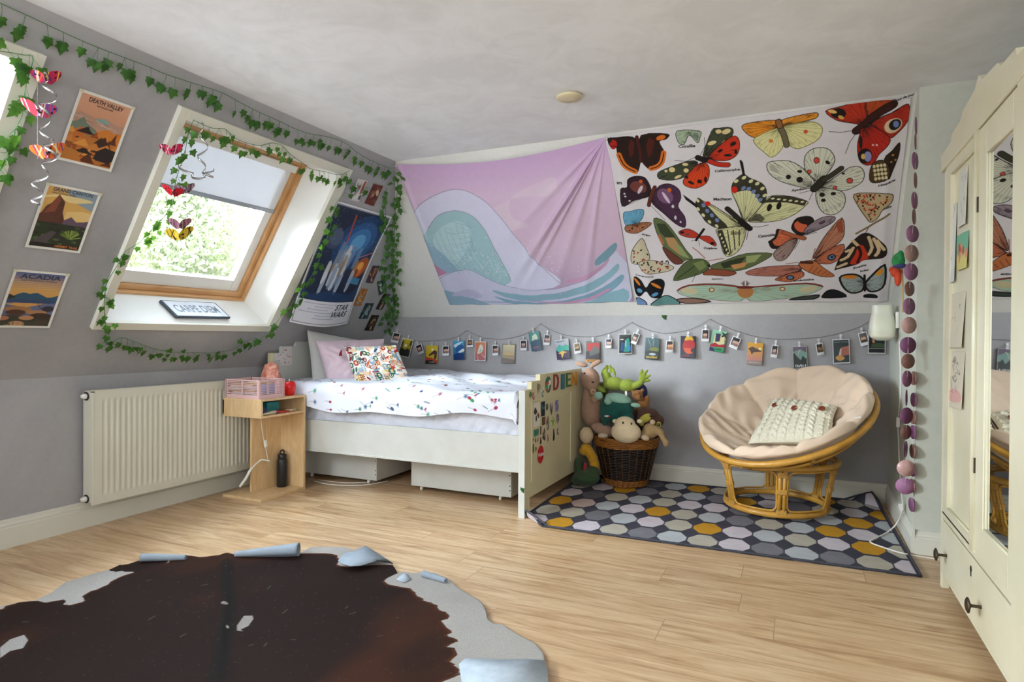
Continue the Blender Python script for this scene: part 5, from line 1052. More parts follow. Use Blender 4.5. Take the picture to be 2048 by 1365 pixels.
W([(1155, 1025), (1240, 1010), (1300, 1055), (1362, 1102), (1280, 1104), (1185, 1065)], 'b56c40', None); body([(1170, 1020), (1230, 1022)], .018, '4a241c'); cv.line([(1230, 1010), (1250, 940)], .003, '8a4a30'); cv.line([(1150, 1020), (1080, 1030)], .003, '8a4a30')
for k in range(5): cv.line([(1210 + k * 26, 1080 + k * 4), (1240 + k * 24, 1040 + k * 12)], .0026, '7a3c24')
cv.line([(1488, 858), (1560, 820), (1680, 745)], .008, '7a6a48'); cv.line([(1560, 822), (1545, 850)], .004, '7a6a48')
W([(1365, 1062), (1400, 980), (1480, 890), (1540, 855), (1600, 880), (1658, 930), (1660, 985), (1600, 1005), (1530, 1012), (1490, 1036), (1380, 1062)], '2a201c', None)
for p in ([(1400, 1010), (1440, 990), (1470, 940)], [(1380, 1050), (1430, 1030)], [(1430, 960), (1460, 950)], [(1560, 880), (1580, 940), (1560, 980)], [(1590, 890), (1620, 950), (1600, 985)], [(1610, 900), (1650, 950)], [(1470, 900), (1500, 930)]): cv.line(p, .011, 'c9b088', curve=2)
cv.poly([(1500, 930), (1530, 930), (1560, 1000), (1530, 1010), (1490, 1035), (1450, 1030), (1480, 980)], 'b8341e', smooth=2); body([(1500, 935), (1515, 975), (1495, 1025)], .014, '2a1a16')
W([(1393, 1112), (1440, 1094), (1500, 1100), (1536, 1140), (1520, 1190), (1460, 1202), (1415, 1170)], '97a29e', (1530, 1145), spots=[(1450, 1108, 45, 11, 'cc7a24', .05)], ew=.008); W([(1540, 1150), (1580, 1100), (1652, 1038), (1652, 1150), (1600, 1190), (1560, 1190)], '97a29e', (1540, 1150), spots=[(1620, 1078, 26, 18, 'd08a2c', -.6)], ew=.008); body([(1536, 1100), (1538, 1190)], .012, K)
lm = 'a4bfa8'
W([(845, 1180), (700, 1150), (520, 1155), (450, 1190), (500, 1222), (620, 1240), (820, 1253)], lm, (845, 1190), '7a6a58', [(650, 1186, 17, 14, '8a4a34'), (650, 1186, 11, 9, 'd2c49a'), (520, 1190, 50, 18, 'c2b894', .1)]); W([(845, 1180), (1000, 1165), (1200, 1143), (1297, 1165), (1200, 1215), (1050, 1242), (870, 1253)], lm, (845, 1190), '7a6a58', [(1060, 1180, 17, 13, '8a4a34'), (1060, 1180, 11, 8, 'd2c49a'), (1210, 1180, 55, 18, 'c2b894', -.15)])
cv.line([(452, 1188), (520, 1158), (700, 1156), (845, 1172), (1000, 1160), (1200, 1146), (1290, 1162)], .008, '7c3430', curve=2); cv.ell(845, 1200, 46, 36, 'b07846'); cv.ell(845, 1172, 52, 9, '6e2c28')
for sg in (-1, 1):
    for k in range(6): cv.line([(845 + sg * 6, 1165), (845 + sg * (6 + k * 4), 1132 + k * 3)], .002, '6a5444')
W([(200, 1110), (240, 1128), (270, 1170), (300, 1130), (350, 1120), (376, 1140), (370, 1185), (350, 1228), (300, 1222), (270, 1190), (232, 1225), (206, 1195)], '17181c', None, spots=[(218, 1138, 28, 7, 'cc7a2c', .9), (328, 1158, 34, 8, 'cc7a2c', .55), (232, 1190, 16, 12, '5a94b8', .4), (322, 1208, 20, 10, '5a94b8', -.3)])
W([(186, 965), (220, 905), (250, 884), (275, 940), (292, 1000), (250, 1030), (188, 1030)], 'c2b89c', None); W([(228, 1025), (290, 1010), (380, 1030), (432, 1055), (380, 1080), (270, 1086)], 'c2b89c', None)
for k in range(60): x, y = qq.uniform(190, 420), qq.uniform(900, 1080); c = qq.choice(['221a18', '221a18', 'a03a2a']); cv.ell(x, y, 8, 4, c, qq.random() * 3) if (x < 285 and 1030 > y > 905 + abs(x - 240) * .8) or (y > 1015 and 240 < x < 420 and y < 1082) else None
for P_, c in (([(215, 1232), (262, 1250), (272, 1275), (217, 1278)], '6a86b0'), ([(302, 1275), (340, 1235), (400, 1218), (468, 1272)], '5f8a86'), ([(448, 1240), (550, 1234), (645, 1256), (500, 1264)], '8a6a5c'), ([(1100, 1245), (1180, 1225), (1272, 1214), (1240, 1240)], '3c4440'), ([(1297, 1212), (1330, 1185), (1380, 1188), (1430, 1224), (1300, 1232)], '1e1e22'), ([(1535, 1216), (1570, 1210), (1604, 1214), (1602, 1228), (1540, 1228)], '1e1e22')): W(P_, c, None, ew=.005)
tap = thing('butterfly_tapestry', 'large white cloth tapestry printed with colourful butterflies and moths, pinned to the slope', 'tapestry', on2(-.31, .113))
def bS(u, v):
    X = BX0 + BXW * u; t_ = BT0 + BTH * v; off = .008 + .016 * np.sin(PI * u) * np.sin(PI * v) + .004 * np.sin(u * 9 + v * 5) + .012 * np.exp(-((u - .03 - .05 * (1 - v)) / .03) ** 2) + .010 * np.exp(-((u - .97 + .02 * v) / .02) ** 2)
    return VA + U2 * t_[..., None] + N2 * off[..., None] + np.stack([X, 0 * X, 0 * X], -1)
cv.map = None; sheet('cloth', cv, bS, M_TAP, tap, .0015)
M_INK = mat('black_ink', '2a2624', .8)
def label2(st, x0, y0, x1, y1, hh):
    a, b_ = h2(*ZB(x0, y0), .0), h2(*ZB(x1, y1)); c = h2(*ZB(x0, y0 - hh)); up = c - a; up = up - (b_ - a) * ((up @ (b_ - a)) / ((b_ - a) @ (b_ - a))); v, f, asp = text2d(st, .03)
    w_ = np.array([buv(x0, y0), buv(x1, y1), buv(x0, y0 - hh)]); uu = w_[0, 0] + v[:, 0] * (w_[1, 0] - w_[0, 0]) + v[:, 1] * (w_[2, 0] - w_[0, 0]) * .2; vv = w_[0, 1] + v[:, 0] * (w_[1, 1] - w_[0, 1]) + v[:, 1] * (w_[2, 1] - w_[0, 1])
    P = bS(uu, vv) + N2 * .0015; MB().add(P, f).build('caption', M_INK, tap)
for a in (('Cucullie', 458, 360, 556, 354, 18), ('Callimorphe', 670, 502, 815, 490, 18), ('Machaon', 662, 662, 766, 658, 18), ('Apollon', 1112, 614, 1200, 602, 18), ('Hespérie', 1616, 592, 1714, 556, 18), ('Julie', 1642, 722, 1692, 708, 16), ('Catocale', 920, 876, 1016, 864, 17), ('Zygène', 602, 948, 682, 950, 15), ('Sphinx', 650, 1128, 720, 1127, 11), ('Smérinthe', 1122, 1136, 1242, 1126, 12), ('Écaille', 1470, 1064, 1546, 1044, 14), ('Ixias', 1510, 1082, 1560, 1072, 12), ('Argus', 246, 866, 296, 878, 14), ('Catagramme', 210, 1104, 314, 1112, 12), ('Paon de jour', 1706, 98, 1826, 58, 22), ('ars', 100, 572, 132, 570, 14)): label2(*a)
# ------------------------------------------------------------------ pastel seascape tapestry (plain stand-in design)
ZW = lambda x, y: (780 + x / 3.592, 260 + y / 3.592)
WX0, WX1 = -2.725, -1.125
def wuv(x, y): P = h2(*ZW(x, y)); return ((P[0] - WX0) / (WX1 - WX0), (((P - VA) @ U2) - .145) / 1.325)
cv = Canvas(560, 470, 'cdb4cc'); cv.grad('a78fa8', 'cdb3c6', .0, .45); cv.grad('cdb3c6', 'd2b7cf', .45, .8); cv.grad('d2b7cf', 'c4a3c8', .8, 1.0); cv.map = wuv
cv.poly([(560, 700), (700, 540), (900, 430), (1150, 420), (1210, 380), (1180, 290), (1050, 330), (880, 420), (880, 560), (1000, 640)], 'd8c6d2', .6, smooth=4)
cv.poly([(165, 640), (230, 520), (380, 410), (520, 380), (680, 450), (820, 590), (960, 760), (1100, 930), (1260, 1080), (900, 1180), (600, 1260), (300, 1280), (240, 900)], 'cfcde0', smooth=4)
cv.poly([(290, 700), (360, 590), (480, 540), (600, 570), (690, 660), (760, 780), (840, 930), (900, 1060), (760, 1120), (500, 1130), (340, 980), (250, 820)], '9dbdc2', smooth=4)
cv.poly([(330, 760), (420, 650), (520, 620), (600, 700), (560, 860), (480, 960), (380, 900)], 'aecacd', smooth=4)
cv.poly([(190, 720), (300, 800), (430, 900), (540, 1020), (560, 1140), (420, 1140), (240, 960)], '8fadbd', smooth=3)
cv.poly([(250, 900), (350, 960), (470, 1050), (430, 1085), (330, 1060)], 'b5849f', smooth=3)
cv.poly([(360, 1080), (480, 1010), (600, 985), (720, 1040), (880, 1100), (1100, 1130), (1350, 1090), (1500, 1010), (1640, 850), (1740, 1250), (430, 1290)], 'c3c2d6', smooth=3)
cv.poly([(1300, 1060), (1420, 1030), (1540, 960), (1600, 900), (1580, 960), (1460, 1050), (1340, 1080)], 'bd93ad', smooth=3); cv.poly([(1500, 920), (1560, 860), (1640, 800), (1650, 850), (1580, 920), (1510, 960)], '7396a2', smooth=3)
for pts, c in (([(760, 1130), (1000, 1170), (1300, 1140), (1550, 1040), (1660, 950), (1660, 1010), (1500, 1130), (1250, 1200), (950, 1210)], '86aab6'), ([(780, 1180), (1000, 1225), (1300, 1210), (1560, 1120), (1690, 1030), (1700, 1080), (1550, 1190), (1250, 1250), (960, 1250)], '7c9fb0'), ([(1000, 1210), (1250, 1225), (1450, 1195), (1600, 1130), (1600, 1150), (1450, 1220), (1250, 1240)], 'bb92ae'), ([(400, 1150), (560, 1180), (720, 1230), (800, 1290), (420, 1290)], '8ba8b8'), ([(1100, 1250), (1400, 1240), (1710, 1130), (1730, 1240), (1500, 1280), (1150, 1290)], '86aab6')): cv.poly(pts, c, smooth=3)
cv.poly([(480, 1180), (600, 1130), (700, 1180), (640, 1200), (560, 1190)], 'b3b2cc', smooth=3)
qw = random.Random(8)
for k in range(420): x, y = qw.gauss(900, 220), qw.gauss(950, 110); cv.ell(x, y, qw.uniform(1.5, 6), qw.uniform(1.5, 5), 'd9d3de', 0, .8, 8)
for k in range(60): a = qw.uniform(-.1, 1.2); cv.line([(300 + 520 * a, 760 + 200 * a + qw.uniform(-60, 60)), (330 + 520 * a, 790 + 210 * a + qw.uniform(-60, 60))], .003, 'b7d0d6', .7)
for k in range(34):
    a = k / 33; cv.line([(520 + 40 * a + qw.uniform(-150, 100), 620 + 380 * a), (540 + 60 * a + qw.uniform(-120, 120), 650 + 380 * a)], .0024, '6f98a4', .5)
for pts in ([(165, 640), (230, 520), (380, 410), (520, 380), (680, 450), (820, 590), (960, 760), (1100, 930), (1260, 1080)], [(290, 700), (360, 590), (480, 540), (600, 570), (690, 660), (760, 780), (840, 930), (900, 1060)], [(360, 1080), (480, 1010), (600, 985), (720, 1040), (880, 1100), (1100, 1130), (1350, 1090), (1500, 1010), (1640, 850)]): cv.line(pts, .004, '8c8c9e', .8, curve=4)
for k in range(9): cv.line([(420 + 50 * k, 1200 + 4 * k), (700 + 60 * k, 1235 - 3 * k), (1000 + 60 * k, 1215 - 12 * k)], .003, '8fa0b4', .5, curve=3)
for k in range(7): cv.line([(330 + 40 * k, 720 - 18 * k), (400 + 40 * k, 860), (520 + 40 * k, 1010)], .003, '8aa4b0', .6, curve=3)
cv.map = None; wt = thing('seascape_tapestry', 'pale pink and teal cloth tapestry hanging in folds from its right corner pin', 'tapestry', on2(-1.9, .145))
cor = np.array([WX1, 1.47])
fold_to = [h2(*ZW(x, y)) for x, y in ((880, 1090), (1010, 1040), (960, 1100), (1200, 1100), (1420, 1050), (700, 900))]
fang = [math.atan2((p - VA) @ U2 - 1.47, p[0] - WX1) for p in fold_to]
def wS(u, v):
    lft = WX0 - .05 * (1 - v); rgt = WX1 - .035 * (1 - v) + .0; X = lft + (rgt - lft) * u; t_ = .145 - .01 * np.sin(PI * u) + v * (1.325 + .01 * np.sin(PI * u) - .062 * np.sin(PI * np.clip(u, 0, 1)) ** 1.0)
    dx, dt = X - WX1, t_ - 1.475; R = np.hypot(dx, dt); an = np.arctan2(dt, dx); f = 0
    for fa, am, w_ in zip(fang, (.034, .030, -.020, .014, .012, .012), (.030, .024, .02, .04, .03, .05)): f = f + am * np.exp(-((an - fa) / w_) ** 2)
    f = f * np.clip(R / .35, 0, 1) * np.clip(1.7 - R, .0, 1)
    off = .008 + .030 * np.sin(PI * u) * np.sin(PI * np.clip(v * .9, 0, 1)) + f + .010 * np.exp(-((u - .015) / .012) ** 2) * v + .003 * np.sin(u * 40 + v * 8) * (1 - v)
    return VA + U2 * t_[..., None] + N2 * off[..., None] + np.stack([X, 0 * X, 0 * X], -1)
sheet('cloth', cv, wS, M_TAP, wt, .0015)
M_PIN = mat('white_push_pin', 'e8e6e0', .3)
for nm, p, par in (('pin', on2(WX0 + .004, 1.465, .012), wt), ('pin', on2(WX1 - .006, 1.463, .014), wt), ('pin', on2(.505, 1.468, .012), tap), ('pin', on2(-1.12, 1.468, .012), tap)): MB().lathe([(0, 0), (.006, 0), (.004, .008), (.006, .012), (0, .013)], p, 10, N2).build(nm, M_PIN, par)
# ------------------------------------------------------------------ posters on the left slope
M_POST = print_mat('glossy_poster_paper', .42, .4)
def S1(Y0_, Y1_, s0, s1, off=.004, curl=.0):
    def S(u, v):
        u = np.asarray(u, float); v = np.asarray(v, float); Y = Y0_ + (Y1_ - Y0_) * u; s_ = s0 + (s1 - s0) * v; o = off + curl * ((1 - v) ** 2 + .5 * (np.abs(2 * u - 1) ** 4))
        return UA + U1 * s_[..., None] + N1 * o[..., None] + np.stack([0 * Y, Y, 0 * Y], -1)
    return S
def poster(name, lab, box, draw, words, cat='poster', W_=150, curl=.006, border=.05, par_group='travel posters on the left slope'):
    Y0_, Y1_, s0, s1 = box; asp = (s1 - s0) / (Y1_ - Y0_); c = Canvas(W_, int(W_ * asp), 'dcdad2'); b = c.a.copy(); draw(c); bx, by = border, border / asp; m_ = (c.U < bx) | (c.U > 1 - bx) | (c.V < by) | (c.V > 1 - by); c.a[m_] = b[m_]
    S = S1(Y0_, Y1_, s0, s1, .003, curl); t = thing(name, lab, cat, on1((Y0_ + Y1_) / 2, s0), par_group); sheet('paper', c, S, M_POST, t, .0008)
    for st, bx_, col in words: lettering(st, bx_, S, N1, mat('ink_' + col, col, .6), t, .0009)
    for u, v in ((.03, .98), (.97, .98)): 
        p = S(np.array(u), np.array(v)); MB().obox(p + N1 * .001, (0, .010, 0), U1 * .007, N1 * .0004).build('tape', mat('clear_tape', 'd2cdb4', .25), t)
    return t
def dv(c):
    c.grad('c08a6a', 'cf9a7c', .5, 1); c.rect(0, 0, 1, .5, 'b06a2c'); q = random.Random(1)
    c.poly([(0, .66), (.15, .72), (.4, .68), (.6, .72), (.8, .66), (1, .68), (1, .55), (0, .55)], 'b08a78'); c.ell(.55, .66, .12, .035, '7fa39c')
    for k in range(14): x = q.random(); y = q.uniform(.58, .68); c.line([(x, y), (x + .15, y - .03)], .012, q.choice(['c9a490', '9a7a6c', 'c8b4a4']))
    c.poly([(0, .55), (.12, .58), (.22, .66), (.3, .58), (.5, .52), (.5, .42), (0, .45)], '6d7a6a'); c.poly([(.5, .5), (.7, .58), (.8, .54), (1, .58), (1, .4), (.5, .42)], 'c8782c')
    for k in range(46):
        x, y = q.uniform(0, 1), q.uniform(.03, .5); w_, h = q.uniform(.06, .2), q.uniform(.03, .09); c.poly([(x - w_, y - h), (x - w_ * .3, y + h * .3), (x + .02, y + h), (x + w_ * .4, y), (x + w_, y - h)], q.choice(['5a2c18', '2c1e1c', 'c47a34', '8a4a20', 'd2903e', '3a2622', 'b8642a']))
    c.poly([(.6, .12), (.9, .1), (1, .22), (.95, .3), (.75, .32), (.62, .24)], '241c20'); c.poly([(0, 0), (.45, 0), (.3, .18), (0, .22)], 'b5702c')
def gc(c):
    c.grad('cfa45c', 'c99c54', .4, 1); c.poly([(.4, .95), (1, .97), (1, .7), (.8, .72), (.6, .78), (.5, .85)], '8797a0', smooth=3); c.poly([(.0, .78), (.3, .82), (.5, .76), (.8, .8), (.9, .84), (.6, .86), (.2, .85)], 'dcc68c', smooth=3); c.poly([(.5, .62), (.8, .66), (1, .64), (1, .5), (.5, .5)], 'd9b878')
    c.poly([(0, .5), (.08, .56), (.12, .66), (.2, .72), (.28, .86), (.36, .8), (.42, .76), (.44, .6), (.5, .5), (.56, .42), (.4, .36), (0, .38)], '4e2c24'); c.poly([(.2, .7), (.28, .86), (.34, .78), (.3, .6), (.12, .55)], '7c4230')
    for k in range(8): c.line([(.03 + k * .01, .44 + k * .035), (.42, .46 + k * .03)], .008, '8a5238', .5)
    c.poly([(.5, .48), (.62, .55), (.74, .48), (.86, .5), (1, .54), (1, .4), (.5, .4)], '5c4a5c'); c.rect(0, 0, 1, .42, '26301f'); q = random.Random(2)
    for k in range(60): x, y = q.random(), q.uniform(.05, .42); c.ell(x, y, q.uniform(.02, .07), q.uniform(.01, .03), q.choice(['38482c', '1c221a', '4e5c34', '2c2a2a']))
    c.poly([(.1, .12), (.35, .3), (.45, .28), (.3, .05), (.1, .02)], '4c4448')
    for k in range(30): a = q.uniform(.3, 2.8); c.line([(.72, .2), (.72 + .2 * math.cos(a), .2 + .14 * math.sin(a))], .014, q.choice(['6d8038', '46602a', '8a9a48']))
    c.rect(0, 0, 1, .1, '1c1a1a')
def ac(c):
    c.grad('c99a58', '56648c', .66, .95); c.rect(0, .95, 1, 1, '4e5c86'); c.grad('c8924e', 'c99a58', .4, .66)
    for k in range(6): c.line([(.05, .68 + k * .03), (.9, .70 + k * .03)], .01, 'd9b06c', .6)
    c.poly([(.15, .56), (.3, .62), (.42, .6), (.55, .625), (.75, .55), (.9, .58), (1, .61), (1, .47), (.1, .49)], '28506a', smooth=2); c.poly([(0, .6), (.08, .58), (.2, .54), (.1, .5), (0, .5)], '1f2c22'); c.rect(0, .44, 1, .5, '2c4468'); c.poly([(.0, .46), (.4, .4), (1, .46), (1, .2), (0, .2)], '5c6484', smooth=0); c.poly([(0, .42), (.4, .36), (.7, .42), (.5, .44)], 'c89454')
    q = random.Random(3); c.rect(0, 0, 1, .22, '35352e')
    for x, y, rx, ry, co in ((.3, .33, .25, .05, '9a7048'), (.28, .27, .18, .05, '4c3024'), (.65, .28, .2, .04, 'a87c54'), (.75, .22, .2, .05, '3a2a24'), (.5, .18, .14, .04, 'b0825a'), (.08, .17, .12, .04, 'a06a4c'), (.35, .07, .15, .05, 'b88a64'), (.8, .1, .12, .04, '4a382c'), (.85, .35, .12, .05, '2c2c3c'), (.15, .06, .1, .03, '3c3a34')): c.ell(x, y, rx, ry, co)
    for k in range(40): x = q.random(); c.line([(x, 0), (x + q.uniform(-.02, .02), q.uniform(.04, .12))], .008, '3c4a30')
    c.line([(.62, .45), (.7, .36), (.85, .3), (.95, .36)], .012, '2a2624', curve=3)
poster('travel_poster', 'orange desert mountains poster reading DEATH VALLEY, the highest of three on the left slope', (1.708, 1.955, 1.212, 1.548), dv, [('DEATH VALLEY', (.20, .875, .82, .935), '2c2a2a'), ('NATIONAL PARK', (.36, .835, .66, .86), '4a3a34')])
poster('travel_poster', 'rock tower poster reading GRAND CANYON, the middle of three on the left slope', (1.710, 1.954, .762, 1.094), gc, [('GRAND CANYON', (.14, .90, .86, .955), '31405c'), ('NATIONAL PARK', (.14, .862, .58, .888), '5c5a58'), ('HERMIT TRAIL', (.5, .055, .93, .09), 'd07a34')])
poster('travel_poster', 'lake and boulders poster reading ACADIA, the lowest of three on the left slope', (1.704, 1.947, .320, .640), ac, [('ACADIA', (.14, .86, .88, .94), '24324c'), ('NATIONAL PARK', (.18, .82, .84, .845), '5a5450'), ('JORDAN POND', (.14, .03, .5, .055), 'c8b080')])
# large blue film poster: plain stand-in picture
def space(c):
    c.rect(.03, .02, .97, .98, '1b2a44'); c.rect(.045, .21, .955, .965, '14213c'); c.noise(.35, 8, 5)
    for r, co, a in ((.42, '1c4a80', .5), (.32, '2a62a0', .5), (.22, '3f86c4', .5), (.13, '6ab0dc', .6)): c.ell(.62, .72, r * .9, r * .55, co, .3, a)
    c.ell(.22, .72, .13, .09, '3c4a66', 0, .9); c.ell(.24, .73, .10, .07, '54627c', 0, .6)
    for x, y, r, co in ((.86, .52, .12, 'a8501c'), (.82, .50, .09, 'd8762a'), (.84, .53, .05, 'e8a848'), (.78, .46, .06, '8a3a18')): c.ell(x, y, r, r * .7, co, .5, .9)
    c.line([(.44, .70), (.40, .93)], .022, 'b8402a', .9); c.line([(.75, .60), (.96, .66)], .010, 'd27a80', .9)
    q = random.Random(6)
    for k in range(26): x = q.gauss(.5, .12); y = q.uniform(.34, .62); c.poly([(x - .03, y - .09), (x + .02, y - .07), (x + .05, y + .07), (x - .005, y + .09)], q.choice(['c9ccd2', 'aab6c6', '8a7a62', 'd8dade', '6f88a8', '9a7a50']), .75, smooth=2)
    c.poly([(.18, .25), (.45, .3), (.8, .27), (.94, .34), (.94, .22), (.05, .22), (.05, .3)], '163a64', .8, smooth=2); c.poly([(.7, .38), (.93, .36), (.93, .42), (.75, .43)], '4a9ac8', .6)
    for k in range(120): c.ell(q.uniform(.05, .95), q.uniform(.6, .96), .003, .002, 'c8d0e0', 0, .8, 6)
    c.rect(.03, .02, .97, .205, 'd9dae0'); c.line([(.025, .0165), (.975, .0165), (.975, .9835), (.025, .9835), (.025, .0165)], .006, '3a3e4a')
    for k, (a, b_) in enumerate(((.12, .62), (.3, .6), (.2, .5), (.08, .62), (.34, .8), (.3, .62))): 
        x = a
        while x < b_: l = q.uniform(.02, .05); c.line([(x, .182 - k * .024), (x + l, .182 - k * .024)], .009, '8c93a4', .8); x += l + .012
box = (3.472, 4.118, .432, 1.392); c = Canvas(230, 340, 'dfe0e4'); space(c); bd = (c.U < .02) | (c.U > .98) | (c.V < .014) | (c.V > .986); c.a[bd] = srgb('dfe0e4')
def pS(u, v):
    u = np.asarray(u, float); v = np.asarray(v, float); Y = box[0] + (box[1] - box[0]) * u + .04 * (1 - v) ** 2; s_ = box[2] + (box[3] - box[2]) * v - .018 * np.sin(PI * u) * (1 - v) ** 2; o = .006 + .055 * (1 - v) ** 2 * (.4 + .6 * np.sin(PI * np.clip(u, 0, 1))) + .03 * (1 - v) ** 3
    return UA + U1 * s_[..., None] + N1 * o[..., None] + np.stack([0 * Y, Y, 0 * Y], -1)
t = thing('film_poster', 'large dark blue space film poster with curling lower edge beside the roof window', 'poster', on1(3.79, .432)); sheet('paper', c, pS, M_POST, t, .0008)
M_NAVY = mat('navy_ink', '1b2440', .6)
for st, bx_ in (('STAR', (.66, .135, .90, .185)), ('WARS', (.60, .075, .90, .125))): lettering(st, bx_, pS, N1, M_NAVY, t, .0012, slant=.12)
# small cards on the left slope (pixel corners bl br tr tl)
Z5 = lambda L: [(680 + x / 6.827, 540 + y / 6.827) for x, y in L]; Z4b = lambda L: [(500 + x / 3.4125, 330 + y / 3.4125) for x, y in L]
def slope_card(quad, cols, lab, seed, off=.004):
    P = [h1(x, y, off) for x, y in quad]; S, n = quadS(*P, bulge=.003, nrm=N1); c = Canvas(40, 60, cols[0]); q = random.Random(seed)
    for k in range(16): c.ell(q.gauss(.5, .18), q.uniform(.15, .85), q.uniform(.05, .22), q.uniform(.04, .13), q.choice(cols[1:]), q.random() * 3)
    c.rect(0, 0, .05, 1, cols[0]); c.rect(.95, 0, 1, 1, cols[0]); c.rect(0, 0, 1, .04, cols[0]); c.rect(0, .96, 1, 1, cols[0])
    if n @ N1 < 0: n = -n
    o = sheet('picture_card', c, S, M_POST, None, 0); o.modifiers.new('t', 'SOLIDIFY').thickness = .0007; tag(o, lab, 'picture card', 'small cards on the left slope'); return o, S
slope_card(Z4b([(678, 238), (745, 257), (805, 108), (738, 92)]), ['c8c6c4', '8a8a90', 'a8543c', '55565c', 'd8d4cc'], 'small white card with grey figures above the large blue poster', 1)
slope_card(Z4b([(782, 262), (845, 283), (910, 145), (845, 130)]), ['6a2a20', '9a4a34', 'c8b49a', '8a5a44', '4a201c'], 'small red and tan card above the right corner of the large blue poster', 2)
slope_card(Z4b([(790, 803), (838, 810), (887, 690), (838, 688)]), ['3a3040', 'b8743a', 'c88a44', '5a3c34', 'a8603a'], 'orange and dark card beside the right edge of the large poster, uppermost', 3)
slope_card(Z5([(535, 352), (640, 272), (612, 128), (507, 165)]), ['27343a', 'b8c0bc', '3c4e4c', '8a9a92', '1e2a2c'], 'tilted black and white card of trees half under the hanging ivy', 4)
slope_card(Z5([(170, 485), (290, 495), (383, 264), (298, 254)]), ['a8662c', 'c27c34', '8aa090', 'd09a54', '7a4a24'], 'orange card with a pale green top just right of the poster bottom', 5)
slope_card(Z5([(485, 540), (575, 547), (690, 335), (600, 325)]), ['1d1a1c', '2a2426', 'b07a5a', 'd0b490', '3a2c28'], 'black card with a pale pink figure beside the hanging ivy', 6)
slope_card(Z5([(255, 668), (375, 668), (467, 455), (355, 455)]), ['1f3c44', 'b8c4c8', '2a5a60', '9a8a3c', '8ca4ac'], 'dark teal card with white shapes below the orange cards', 7)
slope_card(Z5([(332, 830), (450, 832), (540, 620), (435, 618)]), ['1a1614', '6a4a34', 'c09a68', '3a2a22', '4a3628'], 'black and tan striped card, the lowest on the left slope', 8)
# ------------------------------------------------------------------ sign on the window sill
t = thing('framed_sign', 'white sign with dark frame reading CARPE DIEM lying on the roof window sill', 'sign', on1(3.0, .39, -.05))
Zs = lambda x, y: (x / 3.4121, 330 + y / 3.4125)
sillp, silln = on1(2.8, .372, 0), None
a, b_, c_ = on1(2.5, .372, 0), on1(3.2, .372, 0), on1(2.8, .432, -.21); sn = np.cross(b_ - a, c_ - a); sn /= np.linalg.norm(sn); sn = sn if sn[2] > 0 else -sn
P = [hitp(*Zs(x, y), a + sn * .020, sn) for x, y in ((1205, 1035), (1575, 1042), (1468, 940), (1092, 922))]
d = -sn * .018; b = MB().prism(P, d); b.build('frame', mat('dark_slate_frame', '46515e', .45, 12, .08), t, bevel=.002)
cc = np.mean(P, 0); P2 = [cc + (p - cc) * np.array([.90, .94, .90]) + sn * .0008 for p in P]; S, n = quadS(*P2); MB().prism(P2, sn * .0012).build('panel', mat('sign_white', 'dfe3ea', .5), t); lettering('CARPE DIEM', (.08, .25, .92, .75), S, sn, mat('slate_lettering', '7d8a9a', .5), t, .0016)
# ------------------------------------------------------------------ cord of photographs on the back wall
YW = YB - .012
cordpx = [(786, 647), (787, 660), (800, 672), (820, 680), (845, 683), (870, 682), (895, 680), (915, 674), (934, 661), (950, 670), (970, 677), (1000, 679), (1020, 677), (1045, 671), (1066, 661), (1081, 648), (1098, 659), (1120, 668), (1145, 673), (1170, 674), (1190, 674), (1215, 668), (1240, 659), (1263, 645), (1275, 652), (1300, 662), (1325, 667), (1345, 666), (1377, 661), (1400, 651), (1420, 639), (1437, 648), (1465, 660), (1500, 671), (1530, 677), (1560, 679), (1600, 678), (1640, 675), (1680, 667), (1720, 654), (1749, 637)]
b = MB().tube([hy(x, y, YW) for x, y in cordpx], .0016, 5); o = b.build('photo_cord', mat('grey_string', '76726c', .8, 60, .1)); tag(o, 'thin grey cord looping along the back wall between pins', 'cord')
for x, y in ((786, 647), (934, 661), (1081, 648), (1263, 645), (1420, 639), (1749, 637)): MB().lathe([(0, 0), (.004, 0), (.003, .006), (.006, .010), (0, .012)], hy(x, y, YB), 10, (0, -1, 0)).build('pin', M_PIN, o)
M_CLIP = NT('clear_plastic'); n_ = M_CLIP.noise(M_CLIP.coord(), 30, 2); r_ = M_CLIP.ramp(n_, 0, [(.3, (.85, .87, .88)), (.7, (.95, .96, .96))]); M_CLIP.l(r_, 0, M_CLIP.b, 'Base Color'); M_CLIP.setp(Roughness=.15, Alpha=.42); M_CLIP = M_CLIP.m
WOOD_C = M_ALU
def polaroid(seed, tone=('1d1b20', 'c8a294', '8a6c62')):
    c = Canvas(26, 40, 'dcdcde'); c.rect(.1, .24, .9, .93, tone[0]); q = random.Random(seed)
    for k in range(2 + seed % 2): x = .35 + .3 * k * .8; c.ell(x, .5 + .08 * q.random(), .15, .13, tone[1]); c.ell(x, .36, .17, .10, tone[2])
    c.rect(0, 0, 1, .22, 'dcdcde'); return c
def art(bgc, shapes, border=None):
    c = Canvas(44, 66, bgc[0]); 
    if len(bgc) > 1: c.grad(bgc[0], bgc[1])
    for s_ in shapes:
        if s_[0] == 'p': c.poly(s_[2], s_[1], smooth=s_[3] if len(s_) > 3 else 0)
        elif s_[0] == 'e': c.ell(*s_[2][:4], s_[1], s_[2][4] if len(s_[2]) > 4 else 0)
        elif s_[0] == 'l': c.line(s_[2], s_[3], s_[1])
    if border: 
        for r in ((0, 0, .05, 1), (.95, 0, 1, 1), (0, 0, 1, .035), (0, .965, 1, 1)): c.rect(*r, border)
    return c
palms = lambda col: [('l', col, [(x, 0), (x, y)], .03) for x, y in ((.1, .8), (.9, .9))] + [('e', col, (x, y, .16, .03, a)) for x, y in ((.1, .8), (.12, .7), (.9, .9), (.88, .8), (.86, .7), (.1, .6)) for a in (-.5, .4)]
